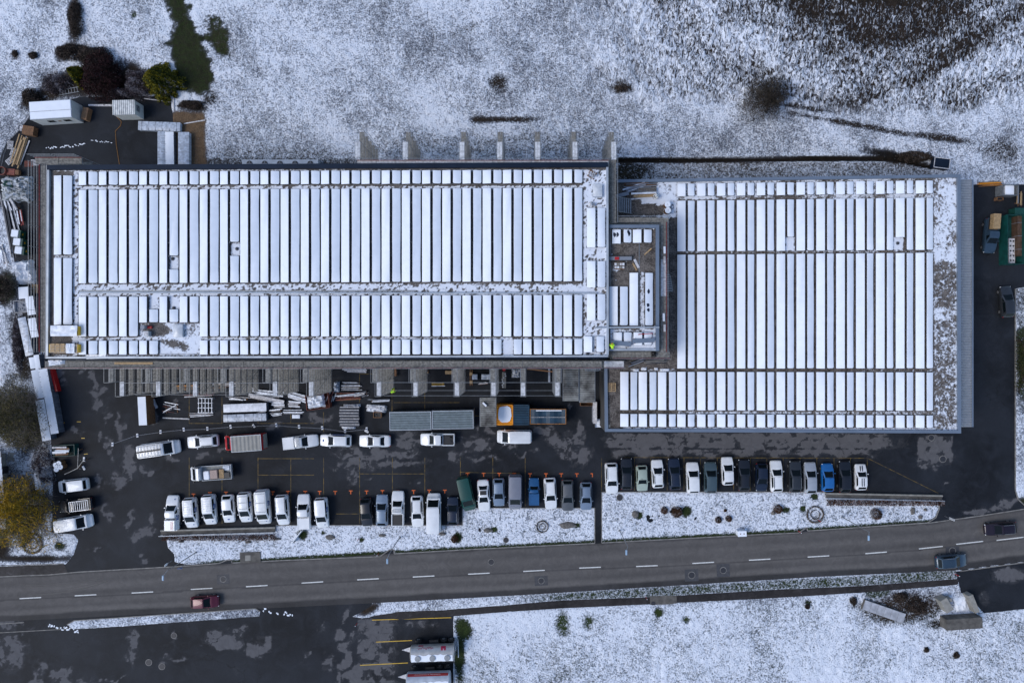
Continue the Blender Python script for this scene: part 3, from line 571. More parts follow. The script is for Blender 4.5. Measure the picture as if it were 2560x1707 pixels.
bar(MB(), qa[0] + Vector((.22, -.6, 0)), qa[3] + Vector((.22, .3, 0)), .26, ZL - .6, ZL + .35).build('parapet', M_CAPL, LB)
bar(MB(), qa[3] + Vector((.1, .10, 0)), qa[2] + Vector((-.1, .10, 0)), .22, ZL - .6, ZL + .33).build('parapet', M_CAPL, LB)
bar(MB(), qa[1] + Vector((-.13, -.6, 0)), qa[2] + Vector((-.13, .25, 0)), .26, ZL - .6, ZL + .36).build('parapet', M_CAPL, LB)
bar(MB(), qa[3] + Vector((.2, -.12, 0)), qa[2] + Vector((-.1, -.12, 0)), .20, ZL - .9, ZL + .02).build('gutter', M_SHEETN, LB)
MB().tube(PV(198, 731, ZL + .25), PV(1492, 733, ZL + .25), .11, 8).build('roof_pipe', M_CAPL, LB)
MB().box(PV(620, 727, ZL + .06), (ms(840, ZL), .12, .10)).build('cable_tray', M_ALU, LB)
# --- the lower building
RB = thing('low_building', 'lower flat-roofed building with solar panels and blue-grey roof edge', 'building')
TLr, TRr, BRr, BLr = (1543, 449), (2402, 436), (2403, 1083), (1513, 1079)
polyR = [(1543, 449), (2402, 436), (2403, 1083), (1513, 1079), (1513, 916), (1543, 916)]
MB().prism([PV(*c, ZR)[:2] for c in polyR], 0, ZR - .02).build('wall', M_WALLD, RB)
def covR(px, py):
    lf = fbm(px / 45, py / 45, 41) - .5; c = np.full(px.shape, .10)
    c = np.maximum(c, rect(px, py, 1690, 2335, 438, 500) * (.50 + lf * .6)); c = np.maximum(c, rect(px, py, 1690, 2335, 1026, 1038) * .48); c = np.maximum(c, rect(px, py, 1555, 2335, 1068, 1082) * .72); c = np.maximum(c, rect(px, py, 1690, 2335, 624, 634) * .40); c = np.maximum(c, rect(px, py, 2150, 2335, 920, 931) * .35)
    e = .60 + lf * .5 - .40 * rect(px, py, 2336, 2390, 655, 770, 5) * (.6 + lf) - .3 * rect(px, py, 2334, 2388, 800, 1075, 8) * (.6 + 1.5 * lf)
    c = np.maximum(c, sm(px, 2331, 2336) * e)
    c = np.maximum(c, rect(px, py, 1640, 1694, 449, 545) * (.66 + lf * .4)); c = np.maximum(c, rect(px, py, 1600, 1650, 490, 545) * (.50 + lf)); c = np.maximum(c, rect(px, py, 1570, 1690, 920, 930) * .42)
    for q in [(1960, 1986, 592, 626), (2232, 2260, 592, 626)]: c = np.maximum(c, rect(px, py, *q) * .85)
    c = np.where(rect(px, py, 1580, 1660, 512, 540) > .5, np.minimum(c, .15), c)
    return c + (fbm(px / 9, py / 9, 44) - .5) * .25
roof_sheet(RB, 'roof', [(1546, 452), (2400, 439), (2401, 1081), (1516, 1077)], ZR, covR, base=(.17, .15, .135), base2=(.04, .034, .031))
qb = [PV(*c, ZR + .35) for c in (TLr, TRr, BRr, BLr)]; w4 = .40
bar(MB(), qb[0] + Vector((0, -.2, 0)), qb[1] + Vector((0, -.2, 0)), w4, ZR - .5, ZR + .35).build('parapet', M_CAP, RB)
bar(MB(), qb[1] + Vector((-.2, -.4, 0)), qb[2] + Vector((-.2, .4, 0)), w4, ZR - .5, ZR + .34).build('parapet', M_CAP, RB)
bar(MB(), qb[2] + Vector((0, .2, 0)), qb[3] + Vector((0, .2, 0)), w4, ZR - .5, ZR + .35).build('parapet', M_CAP, RB)
ql = PV(1511, 916, ZR + .35); bar(MB(), ql + Vector((.2, 0, 0)), qb[3] + Vector((.2, .4, 0)), w4, ZR - .5, ZR + .34).build('parapet', M_CAP, RB)
# corrugated canopy along the east wall
def corrugated(name, cx, cy, sx, sy, z, pitch, amp, m, parent, along='y', base=(0, 0, 0), slope=0.0):
    """sheet sx by sy, ribs run across; `along` is the axis on which the ribs repeat"""
    mb = MB(); n = max(2, int((sy if along == 'y' else sx) / pitch * 4)); prof = [0, 1, 1, 0]
    for i in range(n):
        t0, t1 = i / n, (i + 1) / n; z0, z1 = z + amp * prof[i % 4], z + amp * prof[(i + 1) % 4]
        if along == 'y':
            y0, y1 = cy - sy / 2 + sy * t0, cy - sy / 2 + sy * t1
            mb.quad((cx - sx / 2, y0, z0), (cx + sx / 2, y0, z0 - slope), (cx + sx / 2, y1, z1 - slope), (cx - sx / 2, y1, z1))
        else:
            x0, x1 = cx - sx / 2 + sx * t0, cx - sx / 2 + sx * t1
            mb.quad((x0, cy - sy / 2, z0), (x1, cy - sy / 2, z1), (x1, cy + sy / 2, z1), (x0, cy + sy / 2, z0))
    return mb.build(name, m, parent)
zc = 5.2; c0 = PV(2404, 449, zc); c1 = PV(2432, 1067, zc)
cp = thing('side_canopy', 'narrow ribbed metal canopy along the east wall of the lower building', 'canopy', (0, 0, 0))
corrugated('ribbed_sheet', (c0.x + c1.x) / 2 - .1, (c0.y + c1.y) / 2, c1.x - c0.x + .2, c0.y - c1.y, zc, .36, .09, mat('ribbed_light_metal', (.36, .37, .385), .4, .4, var=.1), cp, slope=.12)
bar(MB(), (c1.x - .02, c0.y), (c1.x - .02, c1.y), .22, zc - .35, zc + .02).build('gutter', M_CAP, cp)
for k in range(7):
    y = c1.y + .5 + (c0.y - c1.y - 1) * k / 6; MB().tube((c1.x - .25, y, 0), (c1.x - .25, y, zc - .2), .07, 6).build('post', M_ALU, cp)
# --- the block between them
MBL = thing('stair_block', 'small flat-roofed block between the two buildings with a gravel roof', 'building')
cM = [(1524, 562), (1648, 562), (1648, 877), (1524, 877)]
walls(MBL, cM, 0, ZM - .02, M_WALL)
def covM(px, py):
    lf = fbm(px / 18, py / 18, 61) - .5
    return np.clip(.06 + .6 * rect(px, py, 1524, 1648, 822, 880) * (.9 + lf) + .55 * rect(px, py, 1600, 1612, 680, 822) + .5 * sm(ell(px, py, 1540, 672, 14, 10), 1.3, .5) + .4 * sm(lf, .2, .35) + .4 * rect(px, py, 1524, 1640, 566, 574), 0, 1)
roof_sheet(MBL, 'roof', [(1526, 564), (1646, 564), (1646, 875), (1526, 875)], ZM, covM, base=(.17, .15, .135), base2=(.04, .034, .031), step=.18)
qm = [PV(*c, ZM + .5) for c in cM]
bar(MB(), qm[0] + Vector((0, -.2, 0)), qm[1] + Vector((0, -.2, 0)), .40, ZM - .5, ZM + .5).build('parapet', M_CAP, MBL)
bar(MB(), qm[1] + Vector((-.2, -.4, 0)), qm[2] + Vector((-.2, 0, 0)), .40, ZM - .5, ZM + .49).build('parapet', M_CAP, MBL)
bar(MB(), qm[3] + Vector((0, .15, 0)), qm[2] + Vector((-.4, .15, 0)), .26, ZM - .5, ZM + .25).build('parapet', M_CAPL, MBL)
MB().tube(PV(1490, 819, ZM + 1.0), PV(1648, 818, ZM + 1.0), .10, 8).build('roof_pipe', M_CAPL, MBL)
MB().box(PV(1598, 700, ZM + .03), (.08, ms(260, ZM), .05)).build('lightning_cable', M_ALU, MBL)

# ================================================================== SOLAR ROWS
TILT = R_(10)
_pan = {}
def panel_meshes(L, kind, var, wpan=1.06):
    """kind 'w' (faces west, crisp snow) or 'e' (faces east, slumped snow); local X across the slope, Y along the row"""
    key = (round(L, 2), kind, var, wpan)
    if key in _pan: return _pan[key]
    rnd = random.Random(hash(key) % 99991); sgn = 1 if kind == 'w' else -1       # high edge on +x for 'w'
    w2, l2 = wpan / 2, L / 2; zl = lambda x: .28 + sgn * x * math.tan(TILT)
    mb = MB(); mb.add([(x, y, zl(x) + dz) for dz in (-.05, 0) for x, y in ((-w2, -l2), (w2, -l2), (w2, l2), (-w2, l2))], [(3, 2, 1, 0), (4, 5, 6, 7), (0, 1, 5, 4), (1, 2, 6, 5), (2, 3, 7, 6), (3, 0, 4, 7)])
    nl = max(1, round(L / 1.68))                                                 # stands under the row, one per module joint
    for k in range(nl + 1):
        y = -l2 + .03 + (L - .06) * k / nl; xh = sgn * w2 * .96; mb.box((xh + sgn * .10, y, .20), (.30, .05, .06), m=1); mb.box((xh, y, .15), (.05, .05, .30), m=1)
    pm = mb.mesh('module_row', [M_NAVY, M_ALU])
    # snow slab: outline with rounded, slightly wandering edges
    pts = []
    rc = {'w': (.03, .03, .03, .03), 'e': (.10, .05, .15, .20)}[kind]
    ins = {'w': .005, 'e': .03}[kind]
    x0, x1, y0, y1 = -w2 + ins, w2 - ins, -l2 + ins, l2 - ins * .5
    def corner(cx, cy, r, a0):
        for k in range(4):
            a = a0 + k / 3 * math.pi / 2; pts.append((cx + r * math.cos(a), cy + r * math.sin(a)))
    corner(x1 - rc[0], y1 - rc[0], rc[0], 0)
    corner(x0 + rc[1], y1 - rc[1], rc[1], math.pi / 2)
    ph = rnd.random() * 6; nseg = max(2, int(L / 1.6)); amp = .004 if kind == 'w' else .022
    pts += [(x0 + amp * (1 + math.sin(ph + k * 1.3)) * .5, y1 - (y1 - y0) * k / nseg) for k in range(1, nseg)]
    corner(x0 + rc[2], y0 + rc[2], rc[2], math.pi)
    corner(x1 - rc[3], y0 + rc[3], rc[3], math.pi * 1.5)
    pts += [(x1 - amp * (1 + math.sin(ph * 2 + k * .9)), y0 + (y1 - y0) * k / nseg) for k in range(1, nseg)]
    n = len(pts); sb = MB(); vs = []
    for hh, sh in ((.003, 1.0), (.05, .0), (.068, -.035)):
        off = 0.0 if sh == 1.0 else (.006 if sh == 0 else -.018)
        for x, y in pts:
            vs.append((x + math.copysign(min(abs(off), abs(x)), x) * (1 if off > 0 else -1), y + math.copysign(min(abs(off), abs(y)), y) * (1 if off > 0 else -1), zl(x) + hh))
    fs = [(k * n + i, k * n + (i + 1) % n, (k + 1) * n + (i + 1) % n, (k + 1) * n + i) for k in range(2) for i in range(n)] + [tuple(range(2 * n, 3 * n))]
    sm_ = sb.add(vs, fs).mesh('snow_cover', M_SNOW, 40)
    _pan[key] = (pm, sm_); return _pan[key]
ORD = lambda n: f"{n}{'th' if 10 <= n % 100 <= 20 else {1: 'st', 2: 'nd', 3: 'rd'}.get(n % 10, 'th')}"
def row(px0, px1, py0, py1, zr, kind, label, group, lean=0.0, wpan=1.06, var=0, bare=False):
    z = zr + .30; c = PV((px0 + px1) / 2 + lean * ((py0 + py1) / 2), (py0 + py1) / 2, z); L = ms(py1 - py0, z); L = round(L / .05) * .05
    pm, sn = panel_meshes(L, kind, var, wpan)
    t = thing('solar_panel_row', label, 'solar panels', (c.x, c.y, zr), math.atan(lean), group)
    put('module_row', pm, t)
    if not bare: put('snow_cover', sn, t)
    return t
P0, PP, WW, WE = 195.5, 50.55, 21.3, 22.3
GL = 'solar rows on the long roof'; nrow = 0
def colx(i, k): return (P0 + PP * i, P0 + PP * i + WW) if k == 'w' else (P0 + PP * i + 26.2, P0 + PP * i + 26.2 + WE)
for band, (y0, y1), nm in ((1, (429.5, 463), 'short row, top band'), (2, (475, 708), 'long row, second band'), (3, (742, 841), 'medium row, third band'), (4, (852, 886), 'short row, bottom band')):
    cnt = 0
    for i in range(26 if band == 4 else 25):
        for k in 'we':
            x0, x1 = colx(i, k); segs = [(y0, y1)]
            if band == 2 and k == 'e' and i == 4: segs = [(475, 640.5), (675, 708)]
            if band == 2 and k == 'e' and i == 7: segs = [(475, 606.5), (641, 708)]
            if band == 3 and 3 <= i <= 5: segs = [(774 if (k == 'e' and i < 5) else y0, 806)]
            if band == 4 and (i in (4, 5) or (i == 21 and k == 'w')): segs = []
            if band == 4 and i == 25: x0 += 0 if k == 'w' else 4; x1 += 0 if k == 'w' else 4; segs = [(846, 880)]
            if segs: cnt += 1
            for sgi, (a, b) in enumerate(segs):
                half = (' upper piece' if sgi == 0 else ' lower piece') if len(segs) == 2 else ''
                row(x0, x1, a - .004 * (x0 - 200), b - .004 * (x0 - 200) if band < 3 else b, ZL, k, f"snow-covered solar {nm} of the long roof, {ORD(cnt)} from the west{half}", GL, lean=0.0, var=(i * 7 + band) % 3)
for (x0, x1, k, nm) in ((135, 153.5, 'w', 'outer'), (158.5, 180.5, 'e', 'inner')):
    for (a, b, hn) in ((439, 637, 'upper'), (645, 812, 'lower')): row(x0, x1, a, b, ZL, k, f"long snow-covered solar row at the west gable, {nm} column, {hn} half", GL)
for (x0, x1, k, nm) in ((1466.5, 1489, 'w', 'left'), (1492.5, 1514.5, 'e', 'right')):
    for (a, b, hn) in ((520, 618.5, 'long'), (653, 718.5, 'middle'), (735, 801, 'lower')): row(x0, x1, a, b, ZL, k, f"{hn} snow-covered solar row at the east gable of the long roof, {nm} column", GL)
GR = 'solar rows on the lower roof'; D = 49.7
for (yl, yr, nm, k0) in (((459.7, 491), (451.4, 483.5), 'short row, top band', 0), ((502, 628.5), (494.4, 625), 'medium row, second band', 0), ((636.8, 921), (632, 920.6), 'longest row, middle band', 0), ((929.5, 1025), (930.7, 1026.6), 'medium row, fourth band', -3), ((1035, 1067), (1038, 1069.6), 'short row, bottom band', -3)):
    cnt = 0
    for k in range(k0, 13):
        for kd in 'we':
            x0 = 1693.2 + D * k + (0 if kd == 'w' else 25.6); x1 = x0 + (20.6 if kd == 'w' else 18.6)
            if k < 0: x0, x1 = {(-3, 'w'): (1551, 1570.5), (-3, 'e'): (1575.3, 1594), (-2, 'w'): (1597, 1617), (-2, 'e'): (1623, 1641.5), (-1, 'w'): (1645, 1665.5), (-1, 'e'): (1671.6, 1690)}[(k, kd)]
            f = (x0 - 1700) / 630; a = yl[0] + (yr[0] - yl[0]) * f; b = yl[1] + (yr[1] - yl[1]) * f
            if 'second' in nm and ((kd == 'e' and k == 5) or (kd == 'w' and k == 11)): b = 593
            cnt += 1; row(x0, x1, a, b, ZR, kd, f"snow-covered solar {nm} of the lower roof, {ORD(cnt)} from the west", GR, wpan=1.08 if kd == 'w' else .99, var=(k * 5 + int(yl[0])) % 3)
GM = 'solar rows on the stair block'
for x0, x1, a, b, k, nm in ((1530, 1552, 574, 609, 'w', 'first in the top group'), (1559, 1578.5, 574, 607, 'e', 'second in the top group'), (1581, 1604.5, 574, 607, 'w', 'third in the top group'), (1610, 1629, 574, 607, 'e', 'fourth in the top group'),
                            (1522.5, 1545, 716, 814, 'w', 'leftmost of the long group'), (1549.5, 1570, 716, 814, 'e', 'second of the long group'), (1573, 1596, 682, 814, 'w', 'tallest of the long group'), (1613, 1632.5, 682, 814, 'e', 'wiped bare in places, rightmost of the long group'),
                            (1532.5, 1555.5, 831, 862, 'w', 'first in the bottom group'), (1559.5, 1579.5, 831, 862, 'e', 'second in the bottom group'), (1583, 1606.5, 831, 862, 'w', 'third in the bottom group'), (1610.5, 1630, 831, 862, 'e', 'fourth in the bottom group')):
    t = row(x0, x1, a, b, ZM, k, f"snow-covered solar row on the stair block, {nm}", GM, var=1)
    if 'wiped' in nm or nm.startswith('second in the top') or nm.startswith('first in the top'):
        for q in range(3 if 'wiped' in nm else 2):
            rr = random.Random(q + int(x0)); n = 9; cx, cy = rr.uniform(-.25, .25), (rr.uniform(-1.6, 2.0) if 'wiped' in nm else rr.uniform(.1, .6))
            sg = 1 if k == 'w' else -1
            pts = [(cx + rr.uniform(.10, .24) * math.cos(2 * math.pi * j / n), cy + rr.uniform(.15, .40) * math.sin(2 * math.pi * j / n)) for j in range(n)]
            pts = [(max(-.5, min(.5, p[0])), p[1]) for p in pts]
            MB().add([(p[0], p[1], .28 + sg * p[0] * math.tan(TILT) + .075) for p in pts], [tuple(range(n))]).build('bare_glass', M_NAVY, t)
# ================================================================== SCAFFOLDING
def rel(mb, c):
    mb.v = [(v[0] - c[0], v[1] - c[1], v[2] - c[2]) for v in mb.v]; return mb
def deck_mb(x0, x1, y0, y1, z, along='y'):
    mb = MB(); n = 2
    for k in range(n):
        if along == 'y': a = x0 + (x1 - x0) * k / n; b = x0 + (x1 - x0) * (k + 1) / n - .03; mb.box(((a + b) / 2, (y0 + y1) / 2, z), (b - a, y1 - y0, .06))
        else: a = y0 + (y1 - y0) * k / n; b = y0 + (y1 - y0) * (k + 1) / n - .03; mb.box(((x0 + x1) / 2, (a + b) / 2, z), (x1 - x0, b - a, .06))
    return mb
def tower(xpx, ztop, y_in, y_top, y_out, label, group, wpx=13, snowtop=False, out_first=1):
    """buttress tower standing out from the wall: decks at every lift, standards, rails"""
    k = (1 - ztop / H) / S; x0 = (xpx - NX) * k; x1 = x0 + wpx * k; sgn = 1 if y_out > y_in else -1
    c = Vector(((x0 + x1) / 2, (y_in + y_out) / 2, 0)); t = thing('scaffold_tower', label, 'scaffolding', c, 0, group)
    zs = [ztop, ztop - 2.4] + [ztop - 2.4 - 2.0 * j for j in range(1, 5)]
    for j, z in enumerate(zs):
        ye = y_top if j < out_first else y_out
        d = deck_mb(x0, x1, min(y_in, ye), max(y_in, ye), z); rel(d, c).build('deck', M_DECKSNOW if (snowtop and j == 0) else M_DECK, t)
        if j == out_first and not snowtop:
            ya, yb = y_top + sgn * .05, y_out - sgn * .03
            s_ = MB().box(((x0 + x1) / 2 - .02, (ya + yb) / 2, z + .05), (x1 - x0 - .06, abs(yb - ya), .035)); rel(s_, c).build('snow', M_DECKSNOW, t)
    for x in (x0 - .04, x1 + .04):
        for y, zt in ((y_in + sgn * .05, ztop + 1.0), (y_top, ztop + 1.0), (y_out, ztop - 1.4)):
            rel(MB().tube((x, y, 0), (x, y, zt), .026, 4), c).build('standard', M_ALU, t)
    r_ = MB()
    for x in (x0 - .04, x1 + .04):
        for j, z in enumerate(zs):
            ye = y_top if j < out_first else y_out
            r_.tube((x, y_in, z - .06), (x, ye, z - .06), .025, 4); r_.tube((x, y_in, z + .95), (x, ye, z + .95), .02, 4)
        r_.tube((x, y_in, .3), (x, y_out, ztop - 2.6), .022, 4)
    for j, z in enumerate(zs):
        ye = y_top if j < out_first else y_out
        r_.tube((x0 - .04, ye, z - .05), (x1 + .04, ye, z - .05), .025, 4); r_.tube((x0 - .04, ye, z + .95), (x1 + .04, ye, z + .95), .02, 4)
    rel(r_, c).build('guard_rails', M_ALU, t)
    return t
GS, GN = 'scaffold towers on the south wall', 'scaffold towers on the north wall'
for i, x in enumerate((272, 365, 460, 553, 665, 758, 932, 1026, 1132, 1226, 1302, 1390)):
    tower(x, 12.9, -3.45, -5.2, -7.15, f"grey scaffold tower reaching out over the yard, {ORD(i + 1)} from the west", GS, wpx=12)
for i, x in enumerate((888, 1007, 1149, 1243, 1338, 1431, 1528)):
    tower(x, 13.0, 23.15, 25.4, 27.4, f"scaffold tower reaching out over the snowy field, {ORD(i + 1)} from the west", GN, snowtop=True)
tr = thing('scaffold_tie_tubes', 'thin steel tubes running between the southern scaffold towers', 'scaffolding', (0, -6, 0))
for y, z, a, b in ((-5.2, 12.9 + .5, 948, 1392), (-6.5, 9.4, 960, 1392), (-7.15, 9.9, 960, 1392), (-5.4, 11.2, 300, 760), (-7.15, 8.2, 330, 760), (-7.15, 4.0, 340, 700)):
    k = (1 - z / H) / S; MB().tube(((a - NX) * k, y + 6, z), ((b - NX) * k, y + 6, z), .030, 5).build('tube', M_ALU, tr)
def walkway(name_label, a, b, nrm, z, wd, lifts=4, bay=2.57, rails=(.5, 1.0), toe=True, group='wall scaffolds', snow_bays=()):
    """wall scaffold from a to b (world xy of its inner edge); nrm points away from the wall"""
    a, b = Vector(a), Vector(b); d = b - a; n = max(1, round(d.length / bay)); u = d.normalized(); nv = Vector(nrm).normalized(); c = (a + b) / 2
    t = thing('wall_scaffold', name_label, 'scaffolding', (c.x, c.y, 0), 0, group)
    L = lambda p, zz: (p.x - c.x, p.y - c.y, zz)
    al = abs(u.x) > abs(u.y)
    for k in range(n):
        p, q = a + d * k / n + u * .03, a + d * (k + 1) / n - u * .03
        for li in range(lifts):
            zz = z - 2.0 * li
            if zz < .8: break
            o = nv * wd; xs = sorted((p.x, (q + o).x)); ys = sorted((p.y, (q + o).y))
            m = deck_mb(xs[0] - c.x, xs[1] - c.x, ys[0] - c.y, ys[1] - c.y, zz, 'x' if al else 'y')
            m.build('deck' if li == 0 else 'lower_deck', M_DECKSNOW if (li == 0 and k in snow_bays) else M_DECK, t)
    for k in range(n + 1):
        p = a + d * k / n; q = p + nv * (wd + .04); f = MB()
        f.tube(L(q, 0), L(q, z + rails[-1] + .1), .028, 4); f.tube(L(p, 0), L(p, z), .028, 4)
        for li in range(lifts): f.tube(L(p, z - 2 * li - .07), L(q, z - 2 * li - .07), .025, 4)
        f.build('frame', M_ALU, t)
    oq = nv * (wd + .05)
    for r_ in rails: MB().tube(L(a + oq, z + r_), L(b + oq, z + r_), .026, 4).build('guard_rail', M_ALU, t)
    if toe:
        m = MB(); e = nv * (wd + .01); bar(m, (a + e - c)[:], (b + e - c)[:], .04, z + .03, z + .17); m.build('toe_board', M_TOE, t)
    return t
yS = -2.52
def wx(px, z): return (px - NX) * (1 - z / H) / S
def wy(py, z): return (NY - py) * (1 - z / H) / S
walkway('weathered scaffold walkway along the whole south eave of the long building', (wx(112, 12.4), yS), (wx(1505, 12.4), yS), (0, -1), 12.4, .86, rails=(.5, 1.0))
walkway('scaffold walkway along the west gable with four outer guard rails', (-61.62, wy(880, 12.4)), (-61.62, wy(412, 12.4)), (-1, 0), 12.4, .74, rails=(.5, 1.0, 1.5, 2.0))
walkway('scaffold walkway along the eastern half of the north eave', (wx(893, 12.4), 22.75), (wx(1522, 12.4), 22.75), (0, 1), 12.4, .42, rails=(.5, 1.0), snow_bays=range(40))
walkway('short scaffold bridge at the north-west corner of the long building', (wx(88, 12.4), 22.75), (wx(205, 12.4), 22.75), (0, 1), 12.4, .8, rails=(.5, 1.0, 1.5))
walkway('scaffold walkway in the notch beside the long building\'s east gable', (wx(1529, 12.2), wy(558, 12.2)), (wx(1529, 12.2), wy(398, 12.2)), (1, 0), 12.2, .62, rails=(.5, 1.0), toe=False, snow_bays=(4, 5))
walkway('scaffold walkway along the north side of the stair block', (wx(1543, 11.6), wy(556, 11.6)), (wx(1672, 11.6), wy(556, 11.6)), (0, 1), 11.6, .62, rails=(.5, 1.0), toe=False)
walkway('scaffold walkway down the east side of the stair block', (wx(1652, 11.6), wy(880, 11.6)), (wx(1652, 11.6), wy(555, 11.6)), (1, 0), 11.6, .72, rails=(.5, 1.0), snow_bays=(3, 4, 9))
walkway('scaffold walkway along the south side of the stair block', (wx(1532, 11.4), wy(879, 11.4)), (wx(1674, 11.4), wy(879, 11.4)), (0, -1), 11.4, .85, rails=(.5, 1.0))
walkway('snow-dusted scaffold landing between the two roofs', (wx(1510, 10.4), wy(902, 10.4)), (wx(1560, 10.4), wy(902, 10.4)), (0, -1), 10.4, .9, rails=(.5, 1.0), snow_bays=(0,))
def stair_tower(cx, cy, z, sx, sy, label, nst=8, across='x'):
    c = PV(cx, cy, z); t = thing('scaffold_stair', label, 'stair', (c.x, c.y, 0))
    for k in range(nst):
        f = (k + .5) / nst
        if across == 'x': MB().box((-sx / 2 + sx * f, 0, z - 2.0 * f), (sx / nst * .55, sy, .05)).build('tread', M_ALU, t)
        else: MB().box((0, -sy / 2 + sy * f, z - 2.0 * f), (sx, sy / nst * .55, .05)).build('tread', M_ALU, t)
    for s in (-1, 1):
        if across == 'x': MB().box((0, s * (sy / 2 + .03), z - 1.0), (sx, .05, .12), Matrix.Rotation(math.atan2(2.0, sx), 3, 'Y')).build('stringer', M_ALU, t)
        else: MB().box((s * (sx / 2 + .03), 0, z - 1.0), (.05, sy, .12), Matrix.Rotation(-math.atan2(2.0, sy), 3, 'X')).build('stringer', M_ALU, t)
    for x in (-1, 1):
        for y in (-1, 1): MB().tube((x * sx / 2, y * sy / 2, 0), (x * sx / 2, y * sy / 2, z + 1), .026, 4).build('standard', M_ALU, t)
    return t
stair_tower(1674, 705, 9.8, .85, 2.6, 'scaffold stair beside the east side of the stair block', across='y')
stair_tower(1484, 920, 11.0, 2.3, .8, 'scaffold stair below the long building\'s south-east corner')
stair_tower(1566, 510, 9.0, 2.6, 1.9, 'wide open stair frame in the roof notch beside the snowy debris')
# corrugated weather roofs hung on the scaffold
for i, (cx, cy, wpx, hpx, z, lb) in enumerate(((1427, 957, 38, 90, 8.2, 'stained corrugated canopy beside the last scaffold tower'), (1468, 960, 38, 92, 8.0, 'stained corrugated canopy next to the lower building'), (1220, 1030, 39, 72, 4.6, 'stained corrugated shelter roof beside the orange container'))):
    c = PV(cx, cy, z); t = thing('corrugated_canopy', lb, 'canopy', (c.x, c.y, 0), 0, 'corrugated canopies')
    sx, sy = ms(wpx, z), ms(hpx, z); corrugated('ribbed_sheet', 0, 0, sx, sy, z, .30, .07, M_GRATE, t)
    for x in (-1, 1):
        MB().box((x * (sx / 2 + .03), 0, z - .05), (.06, sy, .12)).build('edge_beam', M_ALU, t)
        for y in (-1, 1): MB().tube((x * sx * .46, y * sy * .46, 0), (x * sx * .46, y * sy * .46, z), .04, 5).build('post', M_ALU, t)

# ================================================================== VEHICLES
SPEC = {  # L, W, H, cowl x, roof front, roof rear, rear base, cowl z, tail z, roof width share
    'hatch': (4.05, 1.76, 1.48, .98, 2.0, 3.45, 3.95, .98, .98, .74), 'sedan': (4.55, 1.80, 1.43, 1.18, 2.2, 3.15, 3.80, .95, .98, .72),
    'wagon': (4.55, 1.80, 1.47, 1.14, 2.16, 3.98, 4.46, .96, 1.0, .74), 'suv': (4.50, 1.88, 1.66, 1.10, 2.04, 4.02, 4.40, 1.08, 1.1, .76),
    'combi': (4.40, 1.82, 1.80, .84, 1.86, 4.20, 4.34, 1.12, 1.12, .82), 'van': (5.05, 1.98, 2.00, .72, 1.72, 4.88, 5.0, 1.25, 1.2, .86),
    'lwvan': (5.7, 2.05, 2.25, .75, 1.75, 5.5, 5.62, 1.3, 1.25, .88), 'pickup': (5.0, 1.85, 1.76, 1.30, 2.12, 3.06, 3.28, 1.08, 1.08, .76), 'mini': (3.75, 1.70, 1.42, .98, 1.8, 3.2, 3.65, .98, .98, .76), 'smallpick': (3.9, 1.55, 1.5, 1.1, 1.6, 2.0, 2.15, 1.0, 1.0, .78)}
_car = {}
